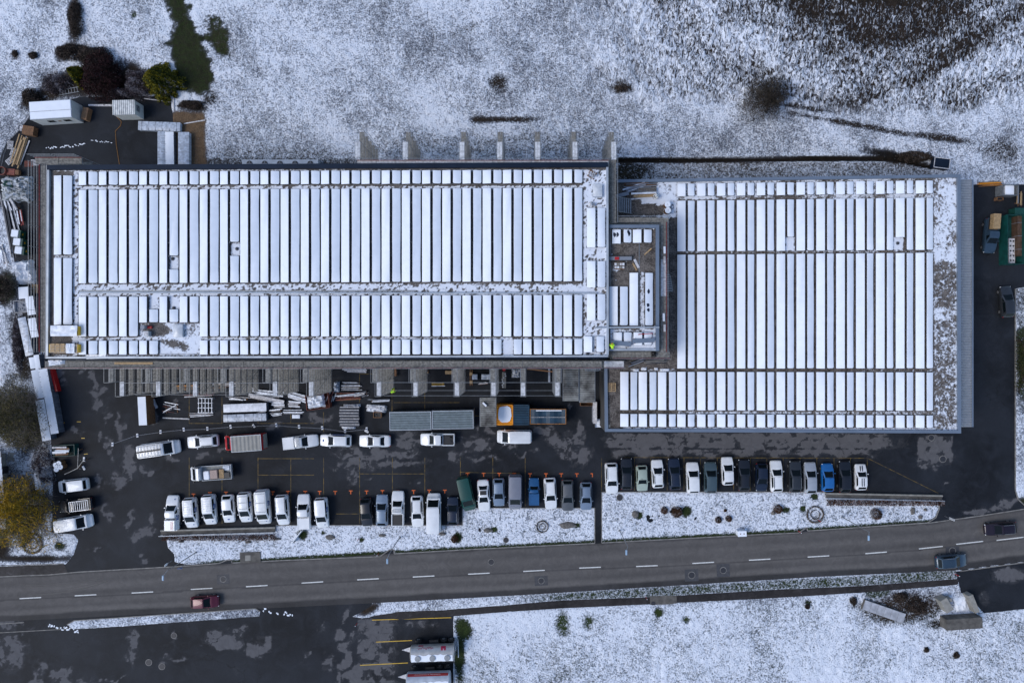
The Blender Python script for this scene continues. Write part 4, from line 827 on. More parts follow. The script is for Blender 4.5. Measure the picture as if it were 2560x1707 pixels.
def car_meshes(kind):
    if kind in _car: return _car[kind]
    L, W, Hh, xc, xf, xr, xb, zc_, zt, rw = SPEC[kind]; X = lambda s: L / 2 - s; hw = W / 2
    pick = 'pick' in kind
    # lower body: lofted stations
    st = [(0.0, .70, .40, .62), (.06, .82, .30, .70), (.22, .92, .24, .76), (.55, .975, .22, zc_ - .17), (xc * .8, .995, .2, zc_ - .05), (xc + .05, 1.0, .2, zc_), (L * .5, 1.0, .2, zc_ + .02), (xb - .25, .995, .2, zt), ]
    if not pick and L - xb > .4: st += [(xb + .05, .985, .22, zt - .01), (L - .35, .95, .25, zt - .04), (L - .12, .88, .3, zt - .09), (L, .78, .38, zt - .22)]
    else: st += [(L - .22, .955, .24, zt - .03), (L - .08, .90, .3, zt - .08), (L, .82, .38, zt - .16)]
    mb = MB(); n = 0; rings = []
    for s, wv, zl, zb in st:
        w_ = hw * wv; x = X(s)
        half = [(w_ * .86, zl), (w_ * .985, zl + .14), (w_, (zl + zb) / 2 + .05), (w_ * .965, zb - .10), (w_ * .89, zb - .012), (w_ * .5, zb + .03)]
        ring = [(x, y, z) for y, z in half] + [(x, 0, zb + .045)] + [(x, -y, z) for y, z in half[::-1]]
        rings.append(ring)
    m_ = len(rings[0]); vs = [v for r in rings for v in r]; fs = []
    for i in range(len(rings) - 1):
        for j in range(m_ - 1): fs.append((i * m_ + j, (i + 1) * m_ + j, (i + 1) * m_ + j + 1, i * m_ + j + 1))
        fs.append((i * m_ + m_ - 1, (i + 1) * m_ + m_ - 1, (i + 1) * m_, i * m_))
    fs += [tuple(range(m_)), tuple(range(len(vs) - 1, len(vs) - m_ - 1, -1))]
    if pick:  # open the bed: drop the top faces behind the cab and sink a tray
        bi = [i for i, q in enumerate(st) if q[0] >= xb - .3][0]
    mb.add(vs, fs); body = mb.mesh('body', M_WHITEP, 40)
    # greenhouse
    b0, b1 = hw * .90, hw * .90; t0 = hw * rw; zr = Hh
    g = MB(); C = lambda s, y, z: (X(s), y, z)
    zb0, zb1 = zc_ + .0, zt + .0
    bot = [(xc, b0 * .86), (xc + .28, b0), (L * .5, hw * .93), (xb - .18, b1), (xb, b1 * .88)]; top = [(xf, t0 * .90), (xf + .22, t0), (L * .5, t0 * 1.02), (xr - .2, t0), (xr, t0 * .90)]
    vs = []
    for (sb_, yb), (st_, yt) in zip(bot, top):
        zz = zb0 + (zb1 - zb0) * (sb_ - xc) / (xb - xc) - .04; e = .03 if st_ in (xf, xr) else 0
        vs += [C(sb_, yb, zz), C(st_, yt, zr - .055 - e), C(st_, yt * .55, zr - e), C(st_, 0, zr + .012 - e), C(st_, -yt * .55, zr - e), C(st_, -yt, zr - .055 - e), C(sb_, -yb, zz)]
    fs = []
    for i in range(4):
        for j in range(6): fs.append((i * 7 + j, (i + 1) * 7 + j, (i + 1) * 7 + j + 1, i * 7 + j + 1))
    fs += [(0, 1, 2, 3, 4, 5, 6), tuple(4 * 7 + k for k in (6, 5, 4, 3, 2, 1, 0))]
    g.add(vs, fs); cab = g.mesh('cabin', M_WHITEP, 38)
    V = [Vector(v) for v in vs]
    def pane(a, b, c, d, i0=.06, i1=.06, j0=.06, j1=.10, off=.012, name='window', m=M_GLASS):
        """a,b bottom edge; d,c top edge"""
        f = lambda u, v: (a * (1 - u) + b * u) * (1 - v) + (d * (1 - u) + c * u) * v
        nrm = (b - a).cross(d - a).normalized() * off; pts = [f(i0, j0) + nrm, f(1 - i1, j0) + nrm, f(1 - i1, 1 - j1) + nrm, f(i0, 1 - j1) + nrm]
        return MB().quad(*pts).mesh(name, m)
    out = [('body', body), ('cabin', cab)]
    out.append(('windshield', pane(V[6], V[0], V[1], V[5], .03, .03, .02, .08)))
    e = 4 * 7
    if kind not in ('van', 'lwvan'): out.append(('rear_window', pane(V[e + 0], V[e + 6], V[e + 5], V[e + 1], .06, .06, .12, .10)))
    for s_ in (0, 1):
        a, b = (0, 1) if s_ == 0 else (6, 5)
        fr = [V[7 * i + a] for i in range(5)]; tp = [V[7 * i + b] for i in range(5)]
        def sidepane(i, i0, i1):
            A, B, Cc, Dd = fr[i], fr[i + 1], tp[i + 1], tp[i]
            if s_ == 0: return pane(A, B, Cc, Dd, i0, i1, .16, .10, name='side_window')
            return pane(B, A, Dd, Cc, i1, i0, .16, .10, name='side_window')
        out.append(('side_window', sidepane(1, .06, .10)))
        if kind not in ('van', 'lwvan') and not pick: out.append(('side_window', sidepane(2, .03, .12)))
    hl = MB().box((0, 0, 0), (.34, .26, .14), top=.7).mesh('headlight', M_LAMP); tl = MB().box((0, 0, 0), (.16, .20, .26)).mesh('tail_light', M_TAIL); bev(hl, .04); bev(tl, .03)
    mi = MB().box((0, 0, 0), (.12, .20, .14)).mesh('mirror', M_WHITEP); bev(mi, .03)
    for s_ in (-1, 1):
        out.append(('headlight', hl, (X(.20), s_ * hw * .74, .64))); out.append(('tail_light', tl, (X(L - .09), s_ * hw * .76, zt - .28)))
        out.append(('mirror', mi, (X(xc + .42), s_ * (hw + .05), zc_ + .07)))
    ty = MB(); ty.tube((0, -.11, 0), (0, .11, 0), .32, 14); ty = ty.mesh('tyre', M_TYRE, 50); rim = MB(); rim.tube((0, -.115, 0), (0, .115, 0), .20, 10); rim = rim.mesh('rim', M_RIM, 50)
    for s in (.82, L - .85):
        for s_ in (-1, 1): out.append(('wheel', ty, (X(s), s_ * (hw - .10), .32), rim))
    if pick:
        bl = L - xb - .15; bx = X(xb + .08 + bl / 2); tray = MB()
        tray.box((bx, 0, zt + .062), (bl, W * .80, .02)); tray = tray.mesh('bed_liner', M_BLACK)
        rail = MB()
        for s_ in (-1, 1): rail.box((bx, s_ * W * .435, zt + .09), (bl + .1, .12, .20))
        rail.box((X(L - .07), 0, zt + .08), (.10, W * .84, .18)); rail = rail.mesh('bed_side', M_WHITEP); out += [('bed_liner', tray), ('bed_side', rail)]
    _car[kind] = out; return out
PAINT = {}
def paint(name, col, metal=0.0, rough=.32):
    if name not in PAINT: PAINT[name] = mat('paint_' + name, col, rough, metal, var=.06, scale=1.2, coat=.5)
    return PAINT[name]
COLS = {'white': ((.72, .735, .75), 0), 'black': ((.006, .007, .011), 0), 'navy': ((.006, .012, .03), .1), 'silver': ((.40, .43, .47), .35), 'bluesilver': ((.20, .26, .34), .35), 'grey': ((.11, .115, .12), .3), 'greyteal': ((.065, .10, .115), .3), 'mint': ((.36, .42, .36), .1),
        'blue': ((.012, .12, .36), .1), 'midblue': ((.012, .085, .22), .1), 'green': ((.004, .055, .042), .1), 'lilac': ((.20, .21, .25), .2), 'wine': ((.085, .004, .018), .2), 'plum': ((.012, .005, .012), .2), 'slate': ((.035, .065, .10), .25), 'darkgrey': ((.03, .034, .04), .3), 'red': ((.40, .012, .014), 0)}
CARGO = {}
def car(kind, col, px, py, head, label, extra='', cat='car', group='parked cars', zref=.75):
    c = PV(px, py, zref); t = thing({'van': 'van', 'lwvan': 'van', 'combi': 'small_van', 'pickup': 'pickup_truck', 'smallpick': 'pickup_truck'}.get(kind, 'car'), label, cat, (c.x, c.y, .012 if group == 'cars on the road' else .002), R_(head), group)
    pm = paint(col, *COLS[col]); L, W, Hh, xc, xf, xr, xb, zc_, zt, rw = SPEC[kind]; X = lambda s: L / 2 - s
    for q in car_meshes(kind):
        o = put(q[0], q[1], t, q[2] if len(q) > 2 else (0, 0, 0), 0, pm if q[0] in ('body', 'cabin', 'mirror', 'bed_side') else None)
        if q[0] == 'wheel': put('rim', q[3], o)
    rl = Hh + .03; x0, x1 = X(xf + .15), X(xr - .1)
    for ex in extra.split():
        if ex == 'rails':
            for s_ in (-1, 1): MB().box(((x0 + x1) / 2, s_ * W * .5 * rw * .93, rl + .01), (x0 - x1, .05, .06)).build('roof_rail', M_ALU, t, bevel=.015)
        if ex == 'darkrails':
            for s_ in (-1, 1): MB().box(((x0 + x1) / 2, s_ * W * .5 * rw * .93, rl + .01), (x0 - x1, .06, .06)).build('roof_rail', M_BLACK, t)
        if ex in ('rack', 'bars', 'ladder'):
            n = {'rack': 6, 'bars': 3, 'ladder': 8}[ex]
            for k in range(n): MB().box((x0 - .15 - (x0 - x1 - .3) * k / (n - 1), 0, rl + .09), (.05, W * rw * .86, .04)).build('rack_bar', M_ALU if ex != 'rack' else M_PROF, t)
            for s_ in (-1, 1): MB().box(((x0 + x1) / 2 - .05, s_ * W * rw * .43, rl + .07), (x0 - x1 - .2, .04, .05)).build('rack_side', M_BLACK if ex == 'ladder' else M_ALU, t)
            if ex == 'ladder': MB().box(((x0 + x1) / 2 - .05, 0, rl + .13), (x0 - x1 - .1, .22, .05)).build('ladder', M_BLACK, t)
        if ex == 'pano': MB().box(((x0 + x1) / 2 - .1, 0, rl), (x0 - x1 - .3, W * rw * .74, .02)).build('glass_roof', M_GLASS, t)
        if ex == 'darkroof': MB().box(((x0 + x1) / 2 - .1, 0, rl - .005), (x0 - x1 - .1, W * rw * .72, .02)).build('dark_roof', M_BLACK, t)
        if ex == 'stripes':
            for s_ in (-.15, .15):
                MB().box(((x0 + x1) / 2, s_, rl - .008), (x0 - x1, .12, .012)).build('stripe', M_SHEETN, t); MB().box((X(.62), s_, zc_ - .03), (.75, .12, .03), Matrix.Rotation(R_(9), 3, 'Y')).build('stripe', M_SHEETN, t)
        if ex in ('logoL', 'logoR', 'logo2'):
            for s_ in ((1,) if ex == 'logoL' else (-1,) if ex == 'logoR' else (1, -1)):
                lo = MB().box((X(L * .62), s_ * (W / 2 * .985), zc_ - .02 + .02), (.62, .03, .5)); lo.box((X(L * .62), s_ * (W / 2 * .93), zc_ + .24), (.62, .13, .012), Matrix.Rotation(-s_ * R_(50), 3, 'X'))
                l_ = lo.build('logo_panel', M_BLUE, t)
                mk_ = MB(); mk_.box((X(L * .62) + .12, s_ * (W / 2 * .985 + .012), zc_ + .02), (.14, .012, .26)); mk_.box((X(L * .62) - .1, s_ * (W / 2 * .985 + .012), zc_ + .02), (.08, .012, .26)); mk_.box((X(L * .62) + .1, s_ * (W / 2 * .93 + .01), zc_ + .255), (.14, .08, .01), Matrix.Rotation(-s_ * R_(50), 3, 'X')); mk_.box((X(L * .62) - .1, s_ * (W / 2 * .93 + .01), zc_ + .255), (.07, .08, .01), Matrix.Rotation(-s_ * R_(50), 3, 'X')); mk_.build('logo_mark', M_WHITEP, l_)
                MB().box((X(.5), s_ * W * .22, zc_ - .085), (.16, .10, .02), Matrix.Rotation(R_(9), 3, 'Y')).build('bonnet_logo', M_BLUE, t)
        if ex == 'bluearc':
            MB().box((X(L * .6), -W / 2 * .99, zc_ - .05), (L * .38, .03, .34)).build('blue_stripe', M_BLUE, t); MB().lathe((X(.55), 0, zc_ - .13), [(.16, 0), (.16, .03)], 14).build('bonnet_emblem', M_BLUE, t)
        if ex in ('cover', 'hardtop'):
            bl = L - xb - .1; hh = .06 if ex == 'cover' else .55
            o = MB().box((X(xb + .05 + bl / 2), 0, zt + .10 + hh / 2), (bl, W * .90, hh), top=.97 if ex == 'cover' else .9).build('bed_cover', pm, t, bevel=.05)
            if ex == 'hardtop':
                ld = MB()
                for s_ in (-.12, .12): ld.box((0, s_ - .35, 0), (bl * .7, .035, .03))
                for k in range(7): ld.box((-bl * .32 + bl * .64 * k / 6, -.35, 0), (.03, .24, .025))
                ld.build('printed_ladder', M_RED, t, (X(xb + .05 + bl / 2), .0, zt + .10 + hh + .012))
        if ex == 'bedrack':
            bl = L - xb + 1.2; n = 10
            for k in range(n): MB().box((X(xb - .9 + bl * k / (n - 1) * .92), 0, Hh + .20), (.045, W * .74, .05)).build('rack_bar', M_PROF, t)
            for s_ in (-1, 1): MB().box((X(xb - .9 + bl * .46), s_ * W * .37, Hh + .17), (bl * .94, .05, .05)).build('rack_side', M_PROF, t)
            for sx in (X(xb + .2), X(L - .2)):
                for s_ in (-1, 1): MB().tube((sx, s_ * W * .40, zt), (sx, s_ * W * .37, Hh + .17), .03, 5).build('rack_post', M_BLACK, t)
        if ex == 'crates':
            for k in range(3):
                cr = MB(); bx = X(xb + .45 + k * .72)
                for j in range(4): cr.box((bx - .27 + .18 * j, .0, zt + .92), (.14, 1.0, .03))
                for s_ in (-.48, 0, .48): cr.box((bx, s_, zt + .885), (.66, .06, .05))
                for zz in (.2, .45, .7):
                    for s_ in (-.48, .48): cr.box((bx, s_, zt + zz), (.66, .03, .15))
                    for s_ in (-.32, .32): cr.box((bx + s_, 0, zt + zz), (.03, .94, .15))
                cr.build('wooden_crate', M_WOOD, t)
        if ex == 'junk':
            rr = random.Random(5); j = MB()
            for k in range(7): j.box((X(xb + .4 + rr.random() * 1.0), rr.uniform(-.5, .6), zt + .14), (rr.uniform(.1, .4), rr.uniform(.1, .5), .12), rz_(rr.random() * 3))
            j.build('bed_load', M_BLACK, t)
        if ex == 'ribroof':
            for k in range(6): MB().box(((x0 + x1) / 2 - .05, -W * rw * .32 + W * rw * .64 * k / 5, rl - .008), (x0 - x1 - .1, .05, .02)).build('roof_rib', pm, t)
    return t
SR = 'cars in the southern parking row'; ER = 'cars in the eastern parking row'; NR = 'vehicles along the barrier'
for a in [('pickup', 'white', 432, 1281, 90, 'white pickup with a ladder printed on its hard top, leftmost of the southern row', 'hardtop logoR', 'pickup truck'),
          ('combi', 'white', 478, 1281, -86, 'white van with a blue side logo and barred roof rack beside the leftmost pickup', 'rack logoL', 'van'),
          ('combi', 'white', 525, 1273, -86, 'white van with a dense roof rack, third from the left in the southern row', 'rack logoL', 'van'),
          ('hatch', 'white', 571, 1271, -86, 'white hatchback with a blue sweep on its side and a round bonnet emblem', 'bluearc', 'car'),
          ('combi', 'white', 614, 1267, -86, 'white van with a blue side logo right of the hatchback with the blue sweep', 'bars logoL', 'van'),
          ('van', 'white', 659, 1266, -86, 'tall white van with a boxy roof and blue logo, sixth in the southern row', 'bars logoL', 'van'),
          ('combi', 'white', 707, 1274, -86, 'white van with long dark side windows and black roof rails, no logo', 'darkrails', 'van'),
          ('pickup', 'white', 760, 1278, 92, 'white pickup with a white bed cover backed onto the snow', 'cover', 'pickup truck'),
          ('combi', 'white', 805, 1281, -86, 'short white van with a blue logo left of the empty bays', 'logoL', 'van'),
          ('hatch', 'black', 916, 1280, -86, 'black hatchback first right of the empty bays', '', 'car'),
          ('wagon', 'bluesilver', 955, 1275, 90, 'silver blue estate with roof rails between a black hatchback and a white pickup', 'rails', 'car'),
          ('pickup', 'white', 995, 1270, 90, 'white double-cab pickup with an open black bed in the southern row', 'bars', 'pickup truck'),
          ('wagon', 'white', 1043, 1278, -88, 'white estate car with dark side strips parked nose to the snow', 'darkrails', 'car'),
          ('lwvan', 'white', 1085, 1282, 90, 'long plain white van overhanging the snowy bed', '', 'van'),
          ('hatch', 'navy', 1132, 1277, 90, 'dark navy car beside the step in the kerb', 'rails', 'car'),
          ('van', 'green', 1166, 1233, -77, 'dark green van parked askew', '', 'van'),
          ('sedan', 'white', 1209, 1238, -87, 'white saloon right of the dark green van', 'darkroof', 'car'),
          ('hatch', 'bluesilver', 1247, 1230, -89, 'blue-grey hatchback with red tail lamps left of the grey van', '', 'car'),
          ('van', 'lilac', 1288, 1229, -90, 'matt grey van in the middle of the southern row', '', 'van'),
          ('smallpick', 'midblue', 1335, 1228, 90, 'small bright blue pickup right of the grey van', 'cover', 'pickup truck'),
          ('wagon', 'white', 1376, 1233, -87, 'white car with a pale roof next to the small blue pickup', 'rails', 'car'),
          ('wagon', 'grey', 1419, 1238, -89, 'dark grey car, second from the right end of the southern row', '', 'car'),
          ('hatch', 'bluesilver', 1465, 1240, -90, 'blue-grey hatchback with black pillars, last of the southern row', 'darkrails', 'car')]:
    car(*a[:7], cat=a[7], group=SR)
for a in [('suv', 'white', 1529, 1195, -88, 'white car with red tail lamps, leftmost of the eastern row', 'rails'),
          ('wagon', 'black', 1566, 1184, 90, 'black estate with roof rails, second of the eastern row', 'rails'),
          ('mini', 'mint', 1605, 1195, -88, 'small pale green car', ''),
          ('hatch', 'white', 1644, 1184, 93, 'white hatchback right of the small pale green car', 'darkrails'),
          ('wagon', 'navy', 1686, 1184, 93, 'black estate slightly askew left of the big white car', 'rails'),
          ('suv', 'white', 1732, 1194, 92, 'large white off-roader overhanging the snow', ''),
          ('suv', 'greyteal', 1776, 1193, 90, 'grey-green off-roader beside the large white one', ''),
          ('hatch', 'white', 1819, 1177, 92, 'white hatchback standing furthest forward in the eastern row', ''),
          ('wagon', 'black', 1860, 1187, 90, 'black estate right of the forward-standing white hatchback', 'darkrails'),
          ('hatch', 'navy', 1904, 1193, -90, 'black hatchback parked nose towards the snow in the eastern row', ''),
          ('wagon', 'white', 1941, 1190, 92, 'white estate, sixth from the right end of the eastern row', 'darkrails'),
          ('wagon', 'darkgrey', 1988, 1191, 90, 'dark grey estate with roof rails left of the silver estate', 'rails'),
          ('wagon', 'silver', 2026, 1194, 91, 'silver estate left of the bright blue car', ''),
          ('hatch', 'blue', 2069, 1193, 91, 'bright blue hatchback between silver and black cars', ''),
          ('wagon', 'black', 2112, 1191, 90, 'black car between the bright blue and the striped one', ''),
          ('mini', 'white', 2152, 1192, 91, 'white small car with dark racing stripes', 'stripes')]:
    car(*a, cat='car', group=ER)
for a in [('lwvan', 'white', 401, 1121, 8, 'white van with a ladder rack along its roof, left end of the barrier', 'ladder', 'van'), ('wagon', 'white', 507, 1103, 185, 'white estate with black roof rails left of the red truck', 'darkrails', 'car'),
          ('pickup', 'white', 752, 1104, 6, 'white car with slatted load cover right of the red truck', 'cover bars', 'pickup truck'), ('wagon', 'white', 839, 1101, 179, 'white estate with blue roof edges and a round blue bonnet emblem', 'bluearc', 'car'),
          ('sedan', 'white', 937, 1102, 180, 'plain white saloon by the grey containers', '', 'car'), ('pickup', 'white', 1094, 1098, 180, 'white double-cab pickup with an open dark bed by the grey containers', 'junk', 'pickup truck'),
          ('van', 'white', 1286, 1091, 180, 'white van with a ribbed roof below the orange container', 'ribroof', 'van'),
          ('combi', 'white', 183, 1213, 187, 'white car-van at the west edge above the black pickup', '', 'van'), ('pickup', 'black', 189, 1262, 187, 'black pickup with a metal rack over its bed at the west edge', 'bedrack', 'pickup truck'), ('van', 'white', 188, 1306, 9, 'white van beside the yellow willow', '', 'van'),
          ('pickup', 'slate', 2476, 590, -94, 'dark blue pickup loaded with wooden crates beside the east canopy', 'crates', 'pickup truck'), ('wagon', 'darkgrey', 2517, 754, 94, 'dark silver car alone in the east lane', '', 'car')]:
    car(*a[:7], cat=a[7], group=NR)
for a in [('hatch', 'wine', 512, 1504, 3, 'wine-red car driving on the road', ''), ('suv', 'slate', 2378, 1402, 5, 'dark blue off-roader with ribbed roof and rails on the road', 'rails ribroof'), ('wagon', 'plum', 2501, 1321, 185, 'near-black car with silver roof trim on the upper lane', 'rails')]:
    car(*a, cat='car', group='cars on the road')
# --- lorries
def lorry(label, px, py, head, bl, bw, kind, cabcol):
    c = PV(px, py, 1.0); t = thing('truck', label, 'truck', (c.x, c.y, .002), R_(head), 'small trucks'); pm = paint(cabcol, *COLS[cabcol]); cl = 1.75; L = cl + bl; X0 = L / 2
    b = MB(); prof = [(0, .35), (0, .92), (.40, 1.14), (1.22, 2.0), (1.42, 2.1), (cl, 2.1), (cl, .35)]; w2 = bw / 2 * .92; n = len(prof)
    vs = [(X0 - s, w2 * (1 if z < 1.4 else .90), z) for s, z in prof] + [(X0 - s, -w2 * (1 if z < 1.4 else .90), z) for s, z in prof]
    b.add(vs, [tuple(range(n - 1, -1, -1)), tuple(range(n, 2 * n))] + [(i, (i + 1) % n, n + (i + 1) % n, n + i) for i in range(n)]); b.build('cab', pm, t, bevel=.09)
    MB().add([(X0 - .46, w2 * .86, 1.21), (X0 - 1.18, w2 * .80, 1.965), (X0 - 1.18, -w2 * .80, 1.965), (X0 - .46, -w2 * .86, 1.21)], [(0, 1, 2, 3)]).build('windshield', M_GLASS, t, (.02, 0, .025))
    for s_ in (-1, 1):
        MB().box((X0 - 1.3, s_ * w2 * .95, 1.55), (.6, .06, .5)).build('side_window', M_GLASS, t); MB().box((X0 - .7, s_ * (w2 + .14), 1.5), (.10, .2, .34)).build('mirror', M_BLACK, t); MB().box((X0 - .05, s_ * w2 * .75, .75), (.12, .28, .2)).build('headlight', M_LAMP, t)
        for s in (.85, L - .9):
            wh = MB().tube((0, -.13, 0), (0, .13, 0), .36, 14).build('wheel', M_TYRE, t, (X0 - s, s_ * (bw / 2 - .2), .36)); MB().tube((0, -.135, 0), (0, .135, 0), .2, 10).build('rim', M_RIM, wh)
    MB().box((-cl / 2, 0, .62), (bl, .8, .2)).build('chassis', M_BLACK, t)
    bx = X0 - cl - bl / 2
    if kind == 'box':
        MB().box((bx - .03, 0, 1.9), (bl - .08, bw, 2.2)).build('box_body', paint('red', *COLS['red']), t)
        MB().box((bx - bl / 2 - .01, 0, 1.55), (.06, bw * .9, 1.4)).build('rear_door', M_TARP, t); corrugated('tarp_roof', bx - .03, 0, bl - .12, bw - .04, 3.02, .55, .04, M_TARP, t, along='x')
        for s_ in (-1, 1): MB().box((bx - .03, s_ * (bw / 2 - .02), 3.03), (bl - .06, .07, .10)).build('roof_edge', M_CAPL, t)
        for s_ in (-1, 1): MB().box((bx - .03 + s_ * (bl / 2 - .07), 0, 3.03), (.07, bw, .09)).build('roof_edge', M_CAPL, t)
    else:
        MB().box((bx, 0, .95), (bl - .1, bw, .12)).build('load_floor', mat('grey_floor', (.25, .26, .25), .7, var=.2), t)
        for s_ in (-1, 1): MB().box((bx, s_ * (bw / 2 - .03), 1.2), (bl - .1, .05, .42)).build('drop_side', M_CAPL, t)
        for s_ in (-1, 1): MB().box((bx + s_ * (bl / 2 - .08), 0, 1.21), (.05, bw - .1, .44)).build('drop_side', M_CAPL, t)
        MB().box((bx + 1.35, .25, 1.35), (.85, 1.2, .7)).build('wrapped_load', M_WRAPW, t, bevel=.08); MB().box((bx + .35, .2, 1.30), (1.05, 1.25, .6)).build('brick_pallet', mat('pink_blocks', (.40, .30, .26), .8, var=.2, scale=8), t, bevel=.03)
        pl = MB()
        for k in range(6): pl.box((bx - .45 - .11 * k, .2, 1.22), (.08, 1.3, .4))
        pl.build('plank_stack', M_WOOD, t); MB().box((bx - 1.45, .45, 1.2), (.8, .7, .35)).build('black_box', M_BLACK, t); MB().box((bx - 1.35, -.55, 1.12), (1.0, .65, .2)).build('wrapped_sheet', M_WRAP, t, bevel=.04)
    return t
lorry('red truck with a grey tarpaulin roof', 614, 1104, 184, 4.35, 2.25, 'box', 'red')
lorry('white dropside truck loaded with pallets and planks', 529, 1181, 184, 4.4, 2.1, 'flat', 'white')
# --- tank trailers at the bottom edge
def tanker(label, px, py, head, L, Wd, Ht, col, domes, banner):
    c = PV(px, py, 1.8); t = thing('tank_trailer', label, 'tank trailer', (c.x, c.y, 0), R_(head), 'tank trailers'); n = 20
    vs = []; rings = [(-L / 2, .0), (-L / 2 + .02, .86), (-L / 2 + .15, 1), (L / 2 - .15, 1), (L / 2 - .02, .86), (L / 2, .0)]
    for x, k in rings: vs += [(x, Wd / 2 * k * math.copysign(abs(math.cos(a)) ** .8, math.cos(a)), Ht / 2 + .75 + (Ht / 2 - .1) * k * math.copysign(abs(math.sin(a)) ** .8, math.sin(a))) for a in [2 * math.pi * i / n for i in range(n)]]
    fs = [(k * n + i, k * n + (i + 1) % n, (k + 1) * n + (i + 1) % n, (k + 1) * n + i) for k in range(5) for i in range(n)]
    MB().add(vs, fs).build('tank', col, t, smooth=40); zt = Ht / 2 + .75 + Ht / 2 - .1
    def zs_(y): q = min(1, abs(y) / (Wd / 2)) ** 1.25; return Ht / 2 + .75 + (Ht / 2 - .1) * math.sqrt(max(0, 1 - q * q)) ** .8
    nb = MB(); rs = random.Random(int(px)); ed = [(-.86 + rs.uniform(-.08, .08), .16 + rs.uniform(-.12, .16)) for k in range(15)]
    for k in range(14):
        x0, x1 = -L / 2 + .2 + (L - .4) * k / 14, -L / 2 + .2 + (L - .4) * (k + 1) / 14
        for j in range(8):
            y = lambda e, q: e[0] + (e[1] - e[0]) * q / 8
            nb.quad(*[(x, yy, zs_(yy) + .022) for x, yy in ((x0, y(ed[k], j)), (x1, y(ed[k + 1], j)), (x1, y(ed[k + 1], j + 1)), (x0, y(ed[k], j + 1)))])
    nb.build('snow', M_SNOW, t)
    for dx in domes:
        d = MB().lathe((dx, -.3, zt - .12), [(.40, 0), (.40, .24), (.34, .20), (.05, .24)], 18).build('manhole_dome', M_CAPL, t, smooth=30); MB().lathe((dx, -.3, zt + .09), [(.42, 0), (.42, .05)], 18).build('rim', M_ALU, d)
    MB().box((0, 0, .62), (L * .96, .9, .16)).build('chassis', M_BLACK, t)
    MB().add([(-L / 2 + .1, -.5, .65), (-L / 2 + .1, .5, .65), (-L / 2 - 1.5, 0, .6), (-L / 2 + .1, -.5, .75), (-L / 2 + .1, .5, .75), (-L / 2 - 1.5, 0, .7)], [(0, 1, 2), (5, 4, 3), (0, 2, 5, 3), (1, 4, 5, 2), (0, 3, 4, 1)]).build('drawbar', M_FROST, t)
    for s in (-L / 2 + .9, L / 2 - 1.7, L / 2 - .6):
        for s_ in (-1, 1):
            wh = MB().tube((0, -.16, 0), (0, .16, 0), .46, 16).build('wheel', M_TYRE, t, (s, s_ * (Wd / 2 + .02), .46)); MB().tube((0, -.165, 0), (0, .165, 0), .24, 10).build('rim', M_RIM, wh)
    MB().box((L / 2 + .42, 0, .9), (.10, Wd, .5)).build('rear_bumper', M_CAPL, t); MB().box((.1, Wd / 2 + .05, .95), (1.3, .5, .5)).build('side_locker', M_BLACK, t)
    a1, a2 = R_(28), R_(52); yv = lambda a: (Wd / 2 + .014) * math.cos(a) ** .8; zv = lambda a: Ht / 2 + .75 + (Ht / 2 - .1 + .014) * math.sin(a) ** .8
    def patch(x0, x1, b1, b2, m, name):
        mb = MB()
        for k in range(8):
            p, q = b1 + (b2 - b1) * k / 8, b1 + (b2 - b1) * (k + 1) / 8; mb.quad((x0, yv(p), zv(p)), (x0, yv(q), zv(q)), (x1, yv(q), zv(q)), (x1, yv(p), zv(p)))
        return mb.build(name, m, t)
    if banner == 'script':
        mg = mat('magenta_red', (.33, .01, .05), .5); patch(L / 2 - 1.85, L / 2 - 1.15, R_(20), R_(58), mg, 'logo_square')
        tx('lettering', 'E', .42, M_WHITEP, t, (L / 2 - 1.36, yv(R_(47)) + .05, zv(R_(47)) + .05), (R_(40), 0, R_(180)))
        sq = MB(); xs = [-L / 2 + 1.2 + .045 * k for k in range(49)]
        for k in range(48):
            f1, f2 = R_(36 + 7 * math.sin(k * .8) + 5 * math.sin(k * .31)), R_(36 + 7 * math.sin((k + 1) * .8) + 5 * math.sin((k + 1) * .31)); sq.tube((xs[k], yv(f1), zv(f1)), (xs[k + 1], yv(f2), zv(f2)), .03, 4)
        sq.build('script_mark', mg, t); patch(-L / 2 + 1.2, -L / 2 + 1.9, R_(5), R_(18), mg, 'small_sign')
    else:
        bn = patch(-L / 2 + .25, L / 2 - .25, R_(18), R_(44), mat('banner_red', (.30, .02, .02), .5), 'red_band')
        lt = MB(); rr = random.Random(3)
        for k in range(30):
            if k in (14, 17): continue
            x = -L / 2 + 1.3 + k * .125; a = R_(30); lt.box((x, yv(a) + .006, zv(a) + .006), (.07, .02, .16), Matrix.Rotation(R_(-35), 3, 'X'))
        lt.build('lettering', M_WHITEP, t)
    return t
def tx(name, body, size, m, parent, loc, rot):
    cu = bpy.data.curves.new(name, 'FONT'); cu.body = body; cu.size = size; cu.extrude = .006; cu.materials.append(m)
    o = bpy.data.objects.new('tmp', cu); me = bpy.data.meshes.new_from_object(o); bpy.data.objects.remove(o); me.materials.clear(); me.materials.append(m); o = put(name, me, parent, loc); o.rotation_euler = rot; return o
M_TANK = mat('steel_tank', (.50, .49, .47), .28, .55, var=.15, scale=1.5); M_TANK2 = mat('pale_tank', (.42, .46, .52), .4, .2, var=.15, scale=1)
tanker('steel tank trailer with three hatches and red lettering', 1082, 1630, 2, 6.3, 2.35, 2.3, M_TANK, (-2.0, .1, 2.2), 'script')
tanker('tank trailer with a red lettered band, cut by the bottom edge', 1072, 1698, 2, 6.3, 2.4, 2.3, M_TANK2, (-.6,), 'band')
